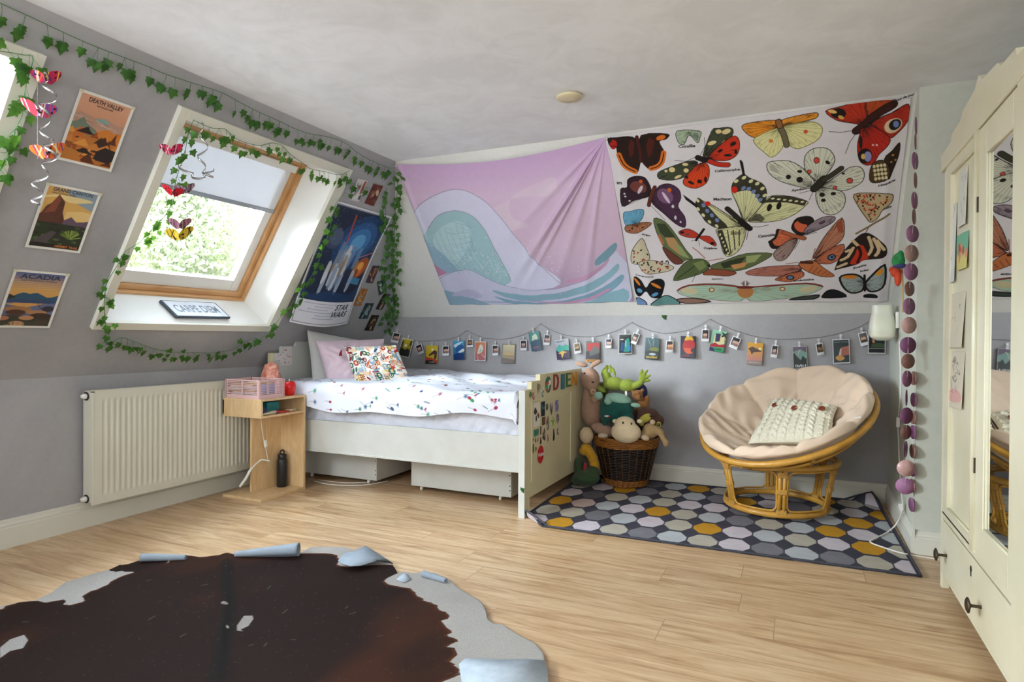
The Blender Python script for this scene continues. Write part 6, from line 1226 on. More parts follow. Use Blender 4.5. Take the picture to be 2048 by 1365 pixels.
N_ = 'dcdcd8'
cards = [  # (centre x, y, width, height in px, tilt degrees, canvas, label, words)
 (792, 676, 14.5, 20, 12, polaroid(1), 'instant photo of a face, the first on the cord beside the hanging ivy', None),
 (812, 696, 22, 37, 14, art(['1c2013', 'c8b022'], [('p', '181c10', [(0, 0), (1, 0), (1, .35), (.7, .5), (.5, .38), (.25, .45), (0, .55)]), ('e', 'e2d89a', (.45, .62, .13, .09))] + palms('181c10'), N_), 'yellow card with dark palm silhouettes on the cord above the cushion', None),
 (840, 699, 14, 20, -22, polaroid(2), 'strongly tilted instant photo between the two yellow cards', None),
 (864, 710, 23, 37, 1, art(['c8b023'], [('e', 'e0dcc0', (.55, .78, .1, .07)), ('p', '4a2426', [(.25, .5), (.7, .75), (.95, .68), (.9, .3), (.7, .2), (.72, .55), (.3, .42)]), ('p', 'b8452a', [(0, .38), (.5, .34), (1, .2), (1, .0), (0, .0)]), ('p', '16110f', [(0, .18), (.5, .22), (.9, .1), (.9, 0), (0, 0)])]), 'yellow card with a brown rock arch on the cord', [('TATOOINE', (.28, .08, .78, .13), 'e0dcd0')]),
 (892, 702, 13, 20, -2, polaroid(3), 'instant photo left of the bright blue wave card', None),
 (918, 701, 23, 38, -2, art(['1c4a86', '3a9cc4'], [('p', 'c9dce6', [(.05, .75), (.4, .88), (.9, .95), (.5, .75), (.35, .5), (.3, .6)], 3), ('p', '1f5a96', [(.2, .6), (.6, .8), (.95, .7), (.9, .5), (.5, .45), (.3, .4)], 3), ('p', 'd8e2e6', [(.45, .4), (.9, .58), (1, .45), (.6, .36)], 3), ('p', '173c78', [(0, 0), (1, 0), (1, .3), (.5, .38), (0, .25)])]), 'bright blue card with white wave shapes', None),
 (940.5, 687, 12, 16, -3, polaroid(4, ('5c4020', '9a6a34', '2c2018')), 'small orange tinted instant photo hanging high by the second cord pin', None),
 (961, 703, 23, 39, 0, art(['b06a72', 'c97a4c'], [('p', 'd6d0c4', [(.25, .4), (.5, .85), (.75, .7), (.7, .5), (.5, .4)], 3), ('p', '9ac0a8', [(.4, .45), (.55, .65), (.62, .5)], 3), ('p', 'd8d4cc', [(.25, .4), (.32, .0), (.38, 0)]), ('p', 'd8d4cc', [(.5, .42), (.95, .15), (.95, .2)])], N_), 'pink and orange card with a pale fin shape and white border', None),
 (991, 701, 12.5, 21, -2, polaroid(5), 'instant photo right of the pink and orange card', None),
 (1017.5, 708, 25.5, 39, 2, art(['7a6658', 'c9bf98'], [('p', 'b8a070', [(.1, .5), (.5, .6), (.9, .5), (.9, .4), (.1, .4)]), ('p', '96805c', [(.1, .42), (.9, .42), (.9, .3), (.1, .35)]), ('p', '6a5a54', [(0, 0), (1, 0), (1, .2), (0, .3)])], '5c5c50'), 'beige card of a pale village with dark border', None),
 (1047.5, 691, 13.5, 21, -2, polaroid(6), 'instant photo between the beige card and the teal one', None),
 (1071, 683, 21, 38, -12, art(['22506a', '3f8e86'], [('p', 'c9d4b8', [(.2, .55), (.3, .8), (.6, .9), (.75, .8), (.8, .55), (.5, .6)], 0), ('p', '1e4862', [(0, .5), (.5, .55), (1, .6), (1, 0), (0, 0)])]), 'teal card turned on the cord next to the third pin', [('HOTH', (.25, .12, .75, .22), 'c8665c')]),
 (1094, 680, 12, 21, 4, polaroid(7), 'instant photo hanging right of the tilted teal card', None),
 (1125.5, 699, 28, 40, -8, art(['3a1f50', 'b8bec4'], [('p', '2e9a86', [(0, .5), (.3, .75), (.5, .65), (.8, .72), (1, .6), (1, .3), (0, .3)]), ('p', '2b1740', [(0, 0), (1, 0), (1, .4), (.6, .45), (.3, .35), (0, .5)]), ('p', 'd0a440', [(.15, .32), (.5, .42), (.85, .32), (.6, .3), (.4, .05), (.35, .28)])]), 'purple and teal card with a golden shape, text across its top', [('NAZAO', (.08, .86, .72, .94), '2a2830')]),
 (1155, 697, 13, 21, -9, polaroid(8, ('7a6844', 'b49a78', '5a4a34')), 'brown toned instant photo left of the red mountain card', None),
 (1186, 704, 28, 42, 0, art(['45403f', '6a6e66'], [('p', 'b8302a', [(.05, .9), (.95, .92), (.9, .6), (.65, .85), (.5, .7), (.3, .5), (.1, .6)]), ('p', '2a2629', [(0, .5), (.25, .55), (.3, .3), (.6, .35), (1, .45), (1, .1), (0, .1)]), ('p', 'c88a22', [(0, .14), (1, .12), (1, 0), (0, 0)])]), 'grey and red volcano card just above the plush rabbit', [('MUSTAFAR', (.15, .03, .85, .1), '2a2018')]),
 (1217.5, 687, 12.5, 18.5, 0, polaroid(9), 'instant photo between the red volcano card and the night city card', None),
 (1251, 688, 26.5, 40, -1, art(['101418'], [('p', '1c4a78', [(.15, .15), (.2, .6), (.4, .55), (.4, .1)]), ('p', '2a8a7a', [(.4, .1), (.5, .7), (.75, .8), (.85, .5), (.8, .1)]), ('p', '6aa8c0', [(.45, .4), (.5, .7), (.6, .6), (.58, .3)]), ('e', 'c8c8b8', (.25, .72, .14, .03)), ('p', '3a7ab0', [(.7, .15), (.72, .42), (.88, .4), (.88, .12)])], 'c8c8be'), 'black card with blue and green night city towers', [('CORUSCANT', (.12, .87, .88, .93), '5c6458')]),
 (1270, 677.5, 14, 22, 20, polaroid(10, ('4a4038', 'bca48e', '8a7460')), 'instant photo tilted over the corner of the night city card', None),
 (1304.5, 698, 28.5, 43, 3, art(['16201f', '4a6468'], [('e', '6a6f34', (.65, .48, .35, .1)), ('e', '1a2426', (.5, .3, .5, .1)), ('e', 'a8b0b0', (.55, .25, .25, .05)), ('l', '8aa0a4', [(.2, .95), (.4, .6)], .03), ('l', '8aa0a4', [(.6, .95), (.55, .65)], .03)]), 'dark swamp card with yellow lettering', [('DAGOBAH', (.12, .06, .88, .15), 'd8b82c')]),
 (1339.5, 693.5, 14.5, 24, 2, polaroid(11, ('3a3028', 'd0a082', 'b07a58')), 'instant photo right of the dark swamp card', None),
 (1376, 694.5, 30, 43.5, 1, art(['1d1a2c'], [('p', 'd0a01e', [(.25, .8), (.38, 1), (.75, 1), (.88, .82), (.6, .78)]), ('p', 'a82020', [(.25, .78), (.88, .8), (.95, .5), (.7, .4), (.25, .4), (.15, .5)], 2), ('p', 'cc4e1e', [(.2, .42), (.6, .45), (.85, .35), (.8, .22), (.45, .2)], 2), ('e', '201820', (.8, .35, .1, .08))]), 'black card with a yellow and red creature shape', [('DATHOMIR', (.08, .07, .62, .115), 'c03038')]),
 (1411, 671.5, 15, 24.5, 1, polaroid(12), 'instant photo overlapping the edge of the palm beach card', None),
 (1436.5, 683, 29, 43, 10, art(['1d8a5a', '8ac0a0'], [('p', 'd6cc9c', [(.15, .3), (.9, .35), (1, .75), (.2, .8)]), ('p', '2a2850', [(.25, .85), (.6, .85), (.6, .5), (.3, .45)]), ('p', 'a81f34', [(0, .3), (.3, .42), (.6, .34), (1, .42), (1, .25), (0, .2)]), ('e', '141a20', (.85, .82, .22, .05, .5)), ('e', '141a20', (.85, .82, .22, .05, -.6)), ('l', '141a20', [(.9, .8), (.95, .5)], .03), ('p', '2c2c58', [(0, 0), (.4, 0), (.3, .15), (0, .2)])]), 'colourful card with a palm tree on green and red', [('SCARIF', (.38, .10, .82, .18), '10301e')]),
 (1470, 686, 18, 24, 22, polaroid(13), 'instant photo of two faces tilted right of the palm beach card', None),
 (1510, 708, 31, 44, 4, art(['c08a84', 'd8a020'], [('p', '5a4640', [(.05, .72), (.3, .82), (.8, .68), (.95, .62), (.4, .56), (.3, .45), (.2, .6)]), ('e', 'e8dc9a', (.8, .74, .1, .06)), ('p', 'c88a7c', [(0, .4), (.4, .35), (.7, .3), (1, .3), (1, 0), (0, 0)]), ('p', '9c8c88', [(0, .18), (1, .2), (1, 0), (0, 0)])]), 'orange and yellow sunset card with a dark flying shape', [('BESPIN', (.12, .07, .88, .14), 'c2b8b0')]),
 (1549, 703, 13, 25, 8, polaroid(14), 'instant photo between the sunset card and the card reading YAVIN 4', None),
 (1600, 715.5, 29.5, 46, -3, art(['101614', '6a5a70'], [('p', '6f9088', [(.0, .75), (.5, .85), (1, .7), (1, .4), (0, .4)]), ('p', '14201a', [(0, .0), (0, .6), (.12, .72), (.3, .55), (.55, .38), (.7, .58), (.85, .45), (1, .45), (1, 0)]), ('l', 'c8c0a0', [(.38, .62), (.45, .78), (.58, .84)], .03)], 'a8a8a0'), 'dark mountain card in front of the chair reading YAVIN 4', [('YAVIN 4', (.12, .07, .88, .20), 'd0d0cc')]),
 (1640, 699, 14.5, 24, -9, polaroid(15, ('2a2016', '8a6a44', '5a4630')), 'dark brown instant photo between the mountain card and the building card', None),
 (1682.5, 703, 34.5, 49, -2, art(['1e2c30'], [('p', 'a8604c', [(.45, .3), (.5, .65), (.95, .72), (.95, .35)]), ('p', 'c8b4a4', [(.35, .35), (.45, .62), (.52, .6), (.48, .32)]), ('p', 'c08a3c', [(.15, .25), (.4, .35), (.7, .22), (.5, .12), (.3, .13)], 2), ('l', '6a4438', [(.6, .35), (.62, .6)], .02), ('l', '6a4438', [(.75, .35), (.77, .6)], .02)], N_), 'dark card with a red brown cart and white border', [('JEDHA TOWN', (.1, .85, .9, .89), '9ab0a8')]),
 (1727.5, 678.5, 18.5, 27, -13, polaroid(16, ('5c5650', 'd0a684', '3a2a20')), 'instant photo of two faces overlapping the last dark card', None),
 (1753.5, 683.5, 36, 49, 1, art(['15171c', '2c4468'], [('p', '1a1c20', [(.05, .5), (.15, .8), (.2, .5), (.8, .5), (.9, .75), (1, .5), (1, .1), (0, .1)]), ('p', 'b0805a', [(.24, .45), (.26, .62), (.38, .62), (.38, .42)]), ('p', '3c5434', [(.2, .38), (.6, .45), (.95, .4), (.9, .25), (.2, .25)]), ('l', 'c8c4b8', [(.05, .21), (.95, .21)], .02)], N_), 'last card on the cord, dark spires under white lettering', [('BLACK SPIRE', (.12, .87, .88, .93), 'd8d4dc'), ('OUTPOST', (.4, .82, .85, .855), 'c0bcc8')])]
for i, (cx, cy, w_, h_, tl, cvv, lab, words) in enumerate(cards):
    a = math.radians(tl); yd = YW - .005 - .003 * (i % 3); ex = np.array([math.cos(a), math.sin(a)]); ey = np.array([-math.sin(a), math.cos(a)])
    q = [np.array([cx, cy]) + ex * sx_ * w_ / 2 + ey * sy_ * h_ / 2 for sx_, sy_ in ((-1, 1), (1, 1), (1, -1), (-1, -1))]
    P = [hy(p[0], p[1], yd) for p in q]; tw = .010 * math.sin(i * 2.3); P[0] = P[0] + [0, -.010 - tw, 0]; P[1] = P[1] + [0, -.010 + tw, 0]
    S, n = quadS(*P, bulge=.002, nrm=np.array([0, -1., 0])); inst = 'instant photo' in lab
    t = sheet('instant_photo' if inst else 'picture_card', cvv, S, M_POST, None, 0); t.modifiers.new('t', 'SOLIDIFY').thickness = .0006
    tag(t, lab, 'photo' if inst else 'picture card', 'instant photos clipped along the cord' if inst else 'picture cards clipped along the cord')
    for st, bx_, col in (words or []): lettering(st, bx_, S, (0, -1, 0), mat('ink_' + col, col, .6), t, .0010)
    top = (P[2] + P[3]) / 2; ct = thing('clip', 'clear plastic clip holding the ' + ' '.join(lab.split(',')[0].split()[:11]), 'clip', top, 'clear clips on the cord'); up = (top - (P[0] + P[1]) / 2); up[1] = 0; up /= np.linalg.norm(up); sd = np.array([up[2], 0, -up[0]])
    m_ = top + up * .013 + [0, -.001, 0]
    MB().obox(m_ + [0, -.005, 0], sd * .0065, (0, .0010, .0), up * .020).build('front_jaw', M_CLIP, ct); MB().obox(m_ + [0, .004, 0], sd * .0065, (0, .0010, 0), up * .020).build('back_jaw', M_CLIP, ct)
    MB().tube([m_ + [0, -.006, 0] - sd * .007, m_ + [0, -.006, 0] + sd * .007], .0016, 6).tube([m_ + [0, -.006, 0] + sd * .004, m_ + [0, .004, 0] + sd * .004 + up * .002], .0008, 5).build('spring', M_ALU, ct)
# ------------------------------------------------------------------ wardrobe
def cream_old():
    t = NT('old_cream_paint'); co = t.coord(); n = t.noise(co, 2.2, 5, .6, .5); r = t.ramp(n, 0, [(.3, tuple(srgb('d8d2b2'))), (.6, tuple(srgb('e3dec4')))])
    n2 = t.noise(co, 9, 6, .7); r2 = t.ramp(n2, 0, [(.70, (1, 1, 1)), (.76, (.72, .60, .42))]); mx = t.mix((r, 0), (r2, 0), None, 'MULTIPLY'); t.l(mx, 2, t.b, 'Base Color'); t.setp(Roughness=.3); nb = t.noise(t.coord((1, 1, .3)), 40, 4); t.bump(nb, 0, .12, .003); return t.m
M_OLD = cream_old(); M_OLDF = mat('faded_pink_cream_paint', 'd6bd9a', .3, 3, .06)
M_MIR = NT('mirror_glass'); n_ = M_MIR.noise(M_MIR.coord(), 4, 2); r_ = M_MIR.ramp(n_, 0, [(.3, (.86, .88, .87)), (.7, (.9, .92, .91))]); M_MIR.l(r_, 0, M_MIR.b, 'Base Color'); M_MIR.setp(Metallic=1.0, Roughness=.015); M_MIR = M_MIR.m
M_BRZ = mat('aged_bronze', '54493c', .4, 60, .25, metal=.85)
WXF, WXB, WY0, WY1 = .575, 1.14, 2.165, 3.335
wd = thing('wardrobe', 'tall old cream painted wardrobe with a mirror door at the right edge of the room', 'wardrobe', (.86, 2.75, 0))
b = MB().box((WXF + .022, WY1 - .02, .07), (WXB, WY1, 1.86)).box((WXF + .022, WY0, .07), (WXB, WY0 + .02, 1.86)).box((WXB - .015, WY0 + .02, .07), (WXB, WY1 - .02, 1.86)).box((WXF + .022, WY0, 1.85), (WXB, WY1, 1.87)).box((WXF + .03, WY0 + .02, .32), (WXB - .015, WY1 - .02, .34)).box((WXF + .022, WY0 + .02, .07), (WXB - .015, WY1 - .02, .085))
b.build('carcass', M_OLD, wd)
MB().box((WXF, WY1 - .03, .0), (WXF + .03, WY1 + .002, 1.84)).build('corner_post', M_OLD, wd, bevel=.003); MB().box((WXF - .006, WY0 - .002, .0), (WXF + .03, WY0 + .125, 1.90)).build('corner_post', M_OLD, wd, bevel=.004)
MB().box((WXF + .05, WY1 - .05, 0), (WXF + .09, WY1 - .005, .07)).build('foot', M_OLD, wd, bevel=.003)
for x, y in ((WXB - .06, WY1 - .06), (WXB - .06, WY0 + .01), (WXF + .04, WY0 + .01)): MB().box((x, y, 0), (x + .05, y + .05, .072)).build('foot', M_OLD, wd, bevel=.003)
st = [(3.39, 1.855), (3.40, 1.925), (3.20, 1.935), (3.185, 1.962), (3.03, 1.970), (2.985, 1.996), (2.715, 2.012), (2.70, 2.035), (2.66, 2.010)]
cr_ = [(WXF - .004, y, z) for y, z in st] + [(WXF - .004, 2 * 2.75 - y, z) for y, z in st[::-1] if y > 2.75] + []
cr_ = [(WXF - .004, y, z) for y, z in st[:6]] + [(WXF - .004, 2.80, 2.012), (WXF - .004, 2.75, 2.045), (WXF - .004, 2.70, 2.012)] + [(WXF - .004, 5.50 - y, z) for y, z in st[:6][::-1]]
MB().prism(cr_[::-1], (.024, 0, 0)).build('crown', M_OLD, wd, bevel=.003)
MB().box((WXF - .010, WY0 - .01, 1.845), (WXF + .01, WY1 + .05, 1.858)).build('crown_moulding', M_OLD, wd, bevel=.004)
lp = MB().box((WXF + .014, 2.815, .34), (WXF + .024, 3.235, 1.845)).build('left_panel', M_OLD, wd)
b = MB()
for q_ in ((2.822, 3.215, 1.800, 1.845), (2.822, 3.215, .335, .375), (3.215, 3.300, .335, 1.845), (2.760, 2.822, .335, 1.845)): b.box((WXF, q_[0], q_[2]), (WXF + .02, q_[1], q_[3]))
b.build('panel_frame', M_OLD, wd)
b = MB()
for a, c in (((WXF + .006, 3.222, .37), (WXF + .006, 3.222, 1.803)), ((WXF + .006, 2.818, .37), (WXF + .006, 2.818, 1.803)), ((WXF + .006, 2.818, 1.803), (WXF + .006, 3.222, 1.803)), ((WXF + .006, 2.818, .372), (WXF + .006, 3.222, .372))): b.tube([a, c], .006, 6)
b.build('panel_moulding', M_OLD, wd)
b = MB().box((WXF - .008, 2.728, .335), (WXF + .01, 2.752, 1.845)); b.tube([(WXF - .008, 2.74, .34), (WXF - .008, 2.74, 1.84)], .009, 8); b.build('centre_strip', M_OLD, wd)
dr = MB()
for q_ in ((2.330, 2.622, 1.735, 1.840), (2.330, 2.622, .345, .448), (2.622, 2.722, .345, 1.84), (2.29, 2.330, .345, 1.84)): dr.box((WXF - .004, q_[0], q_[2]), (WXF + .02, q_[1], q_[3]))
door = dr.build('door', M_OLD, wd, bevel=.002)
MB().box((WXF + .006, 2.325, .445), (WXF + .012, 2.628, 1.738)).build('mirror', M_MIR, door)
b = MB()
for a, c in (((2.626, .445), (2.626, 1.738)), ((2.327, .445), (2.327, 1.738)), ((2.327, .445), (2.626, .445)), ((2.327, 1.738), (2.626, 1.738))): b.tube([(WXF + .001, *a), (WXF + .001, *c)], .005, 6)
b.build('mirror_bead', M_BRZ if False else M_OLD, door)
for z in (1.55, .62): MB().box((WXF - .008, 2.723, z), (WXF - .001, 2.731, z + .055)).build('hinge', M_BRZ, door)
MB().box((WXF + .0, WY0 + .12, .312), (WXF + .02, WY1 - .025, .345)).build('rail', M_OLD, wd, bevel=.003)
dw = MB().box((WXF - .002, WY0 + .125, .085), (WXF + .02, WY1 - .032, .305)).build('drawer', M_OLD, wd, bevel=.003)
MB().box((WXF - .001, WY0 + .12, .068), (WXF + .02, WY1 - .02, .083)).build('plinth_rail', M_OLD, wd, bevel=.002)
for y in (3.19, 2.63):
    MB().lathe([(0, 0), (.007, 0), (.0055, .004), (.0055, .028), (.012, .032), (.026, .036), (.027, .040), (.018, .045), (.006, .047), (0, .047)], (WXF - .002, y, .178), 20, (-1, 0, 0)).build('knob', M_BRZ, dw)
MB().lathe([(0, 0), (.012, 0), (.011, .003), (0, .003)], (WXF - .001, 2.775, .262), 14, (-1, 0, 0)).box((WXF - .004, 2.770, .235), (WXF - .001, 2.780, .262)).build('keyhole_plate', M_BRZ, dw)
# drawings taped to the wardrobe
def drawing(lab, quad, seed, bgc, cols, dense):
    P = [hx(x, y, WXF + .0125) for x, y in quad]; P[0] = P[0] - [.006, 0, 0]; P[1] = P[1] - [.009, 0, 0]; S, n = quadS(*P, bulge=.003, nrm=np.array([-1., 0, 0])); c = Canvas(60, 90, bgc); q = random.Random(seed)
    for k in range(dense):
        x, y = q.uniform(.15, .85), q.uniform(.1, .9); pts = [(x, y)]
        for j in range(5): x += q.uniform(-.07, .07); y += q.uniform(-.06, .06); pts.append((x, y))
        c.line(pts, q.uniform(.008, .022), q.choice(cols), .8, curve=3)
    if seed == 3: c.rect(0, .45, 1, 1, '62b598', .9); c.rect(0, 0, 1, .35, 'd8cc74', .8); [c.ell(q.uniform(.2, .9), q.uniform(.3, .65), .09, .12, q.choice(['c86a4c', 'd8926a', 'b8503c'])) for k in range(10)]
    if seed == 5: c.poly([(.1, .2), (.5, .35), (.95, .25), (.9, .12), (.4, .1)], 'd8868a', .6, smooth=2)
    o = sheet('drawing', c, S, M_POST, None, 0); o.modifiers.new('t', 'SOLIDIFY').thickness = .0006; tag(o, lab, 'drawing', 'drawings taped to the wardrobe'); return o
drawing('white drawing on the wardrobe with a grey figure, the leftmost of the upper sheets', [(1895, 572), (1913, 563), (1914, 405), (1896, 418)], 1, 'd5d6d0', ['54545a', '8a8a90'], 9)
drawing('white pencil drawing at the very top of the wardrobe panel', [(1918, 458), (1936, 447), (1936, 330), (1921, 345)], 2, 'd8d8cc', ['a8a8a4', '8a8a8a'], 14)
drawing('green and yellow painted sheet with orange flowers on the wardrobe', [(1917, 543), (1938, 535), (1938, 460), (1913, 474)], 3, 'cfc988', ['3a8a78', 'c8563c'], 6)
drawing('almost blank paper with faint pencil lines at the middle of the wardrobe', [(1894, 697), (1928, 696), (1932, 583), (1893, 592)], 4, 'd6cdb6', ['b89a88', '7a8a6a'], 8)
drawing('ink and pink drawing of standing figures, the lowest sheet on the wardrobe', [(1895, 812), (1928, 820), (1930, 704), (1895, 703)], 5, 'd6cdb8', ['2a2a2c', '3a3a3c', '6a6a6a'], 22)
# ------------------------------------------------------------------ ceiling disc, wall lamp, cord, paper discs
MB().lathe([(0, 0), (.050, 0), (.068, -.006), (.070, -.014), (.064, -.020), (.02, -.022), (0, -.022)], (-1.125, 3.165, ZC), 36).build('smoke_alarm', mat('cream_plastic_cover', 'd8cba6', .4, 8, .03)); o = bpy.data.objects['smoke_alarm']; tag(o, 'round cream cover disc on the ceiling', 'ceiling cover')
lamp = thing('wall_lamp', 'frosted glass wall lamp with a rounded square shade on the side wall above the chair', 'wall lamp', (XR, 4.58, 1.1))
lc = np.array([.455, 4.45, 1.198])
MB().box((XR - .02, 4.40, 1.16), (XR, 4.50, 1.26)).build('wall_plate', M_WPLAS, lamp, bevel=.006)
o = MB().grid(lambda u, v: (lambda a, z, s: (lc[0] + s * .070 * math.copysign(abs(math.cos(a)) ** .6, math.cos(a)), lc[1] + s * .070 * math.copysign(abs(math.sin(a)) ** .6, math.sin(a)), lc[2] + z))(u * 2 * PI, -.112 + .215 * v, (.80 + .20 * math.sin(PI * min(1, v * 1.15 + .1))) * (1 - .0 * v) * min(1, (v + .02) / .12) ** .5), 40, 24, True, True).build('shade', NT('frosted_opal_glass').m, lamp)
ts = o.data.materials[0].node_tree; bs = ts.nodes['Principled BSDF']; bs.inputs['Base Color'].default_value = (.72, .74, .62, 1); bs.inputs['Roughness'].default_value = .35; bs.inputs['Subsurface Weight'].default_value = .4; nn_ = ts.nodes.new('ShaderNodeTexNoise'); nn_.inputs[2].default_value = 5; bb = ts.nodes.new('ShaderNodeBump'); bb.inputs[0].default_value = .05; ts.links.new(nn_.outputs[0], bb.inputs['Height']); ts.links.new(bb.outputs[0], bs.inputs['Normal'])
xr = XR - .004
b = MB().tube(spline([hx(1799, 682, xr), hx(1801, 740, xr), hx(1800, 800, xr), hx(1796, 845, xr), hx(1797, 880, xr), hx(1799, 930, xr), hx(1803, 985, xr - .006), hx(1805, 1015, xr - .018), hx(1795, 1045, xr - .03), hz(1775, 1065, .018), hz(1745, 1080, .016), hz(1742, 1086, .016), hz(1765, 1095, .016), hz(1800, 1106, .014), hz(1835, 1113, .005), hz(1880, 1120, .004)]), .0038, 6); o = b.build('lamp_cable', M_CABLE); tag(o, 'white cable running from the wall lamp down to the rug', 'cable')
MB().obox(hx(1796, 845, xr - .008), (.010, 0, 0), (0, .013, 0), (0, 0, .030)).build('inline_switch', M_WPLAS, o, bevel=.004)
for k in range(3): MB().tube([hx(1803, 1012 + k * 3, xr - .016) + np.array([.012 * math.cos(a), .014 * math.sin(a), .01 * math.sin(a * 2 + k)]) for a in np.linspace(0, 2 * PI, 13)[:-1]], .0038, 6, closed=True).build('knot', M_CABLE, o)
MB().box((XR - .006, 4.235, 1.05), (XR, 4.255, 1.075)).build('cable_clip', M_WPLAS, o)
dz = [(1832, 252, 3, 'M'), (1831, 284, 3, 'D'), (1830, 322, 9, 'M'), (1831, 361, 5, 'D'), (1829, 401, 9, 'M'), (1828, 434, 6, 'D'), (1825, 468, 18, 'M'), (1823, 507, 20, 'S'), (1822, 544, 20, 'M'), (1819, 578, 16, 'D'), (1818, 613, 18, 'M'), (1818, 651, 22, 'P'), (1816, 691, 24, 'V'), (1816, 723, 22, 'D'), (1814, 758, 15, 'M'), (1813, 796, 3, 'V'), (1813, 832, 19, 'V'), (1812, 865, 18, 'D'), (1811, 899, 6, 'V'), (1812, 937, 28, 'P'), (1810, 973, 29, 'M')]
MD = {'M': mat('mauve_paper', '9c6a8c', .6, 40, .08), 'D': mat('rosy_brown_glitter', '8a6258', .45, 160, .35), 'S': mat('pale_rose_glitter', 'ab8a82', .45, 160, .3), 'P': mat('pale_pink_foil', 'c9a09a', .35, 40, .18), 'V': mat('plum_paper', '7e4c70', .6, 40, .08)}
gl = thing('disc_strand', 'hanging garland of mauve and rosy paper discs at the corner of the side wall', 'garland', hx(1832, 245, XR - .05))
P = [hx(x, y, XR - .045) for x, y, w_, k in dz]
MB().tube([hx(1833, 236, XR - .02)] + P, .0008, 5).build('thread', M_WPLAS, gl)
for (x, y, w_, k), p in zip(dz, P):
    vr = np.array([p[0], p[1], 0]); vr /= np.linalg.norm(vr); sd = np.array([vr[1], -vr[0], 0]); c_ = min(1, w_ / 29.); s_ = math.sqrt(1 - c_ * c_); ax = sd * c_ + vr * s_; nm = np.cross(ax, (0, 0, 1)); r = .042 * (.9 if k in 'D' else 1)
    MB().lathe([(0, -.0012), (r, -.0012), (r, .0012), (0, .0012)], p, 28, nm).build('disc', MD[k], gl)
garland_shadow = thing('disc_strand', 'thin disc shapes standing for the shadow of the disc garland at the wall corner', 'garland', hx(1827, 740, XR - .01))  # discs put in for the garland's shadow on the wall
P = [hx(x, y, XR - .012) for x, y in ((1827, 757), (1827, 800), (1826, 835), (1826, 865), (1825, 903), (1825, 940), (1824, 972), (1823, 1010))]; MB().tube([hx(1828, 700, XR - .008)] + P, .0008, 5).build('thread', M_WPLAS, garland_shadow)
for i, p in enumerate(P): MB().lathe([(0, -.001), (.036, -.001), (.036, .001), (0, .001)], p, 24, (1, .25, 0)).build('disc', MD['DV'[i % 2]], garland_shadow)
pp = hx(1795, 540, XR - .05); pt = thing('hand_puppet', 'small orange bird head ornament with green dotted cap hanging on the side wall', 'ornament', pp + [0, 0, -.09])
plush('beak', [(hx(1792, 545, XR - .06), (.028, .030, .030)), (hx(1796, 557, XR - .06), (.018, .022, .045)), (hx(1786, 540, XR - .06), (.022, .022, .020))], mat('orange_red_felt', 'bf3a14', .7, 20, .15), pt, .005, 3)
plush('cap', [(hx(1797, 522, XR - .06), (.032, .034, .045)), (hx(1801, 512, XR - .055), (.018, .02, .030))], mat('green_dotted_cloth', '1e7a3c', .8, 60, .5), pt, .005, 3)
plush('ruff', [(hx(1799, 532, XR - .055), (.034, .036, .016))], mat('navy_purple_cloth', '3a3a6c', .8, 60, .5), pt, .005, 3)
MB().tube([hx(1804, 515, XR - .03), hx(1806, 600, XR - .03), hx(1806, 625, XR - .03)], .004, 8).build('stick', mat('pale_bamboo', 'b89a62', .5), pt)
# ------------------------------------------------------------------ ivy garlands
def ivy_m(name, c0, c1):
    t = NT(name); co = t.coord(); n = t.noise(co, 35, 3); r = t.ramp(n, 0, [(.35, tuple(srgb(c0))), (.65, tuple(srgb(c1)))]); t.l(r, 0, t.b, 'Base Color'); t.setp(Roughness=.5); tr = t.n('BsdfTranslucent'); r2 = t.ramp(n, 0, [(.3, tuple(srgb('6aa02c'))), (.7, tuple(srgb('86b840')))]); t.l(r2, 0, tr, 0); mx = t.n('MixShader'); mx.inputs[0].default_value = .4; t.l(t.b, 0, mx, 1); t.l(tr, 0, mx, 2); t.l(mx, 0, t.o, 0); return t.m
M_IVY = ivy_m('ivy_leaf_green', '1f4c1c', '3c7230'); M_STEM = mat('ivy_stem_green', '4a7a48', .5, 40, .1)
LEAF = [(0, 0), (.18, -.08), (.42, .02), (.34, .24), (.50, .48), (.26, .52), (.0, 1.0), (-.26, .52), (-.50, .48), (-.34, .24), (-.42, .02), (-.18, -.08)]
def leaf(b, p, d, n, s, q):
    d = np.asarray(d, float); d /= np.linalg.norm(d); n = np.asarray(n, float); n = n - d * (n @ d); n /= np.linalg.norm(n) + 1e-9; w_ = np.cross(d, n); k = .12 + .12 * q.random()
    V = [p + s * (w_ * x * .95 + d * y * (1 - .1 * abs(x)) - n * (abs(x) * k + .22 * y * y * (.3 + k))) for x, y in LEAF]; c = p + s * (d * .36 + n * .05)
    b.add(V + [c], [(i, (i + 1) % 12, 12) for i in range(12)], True)
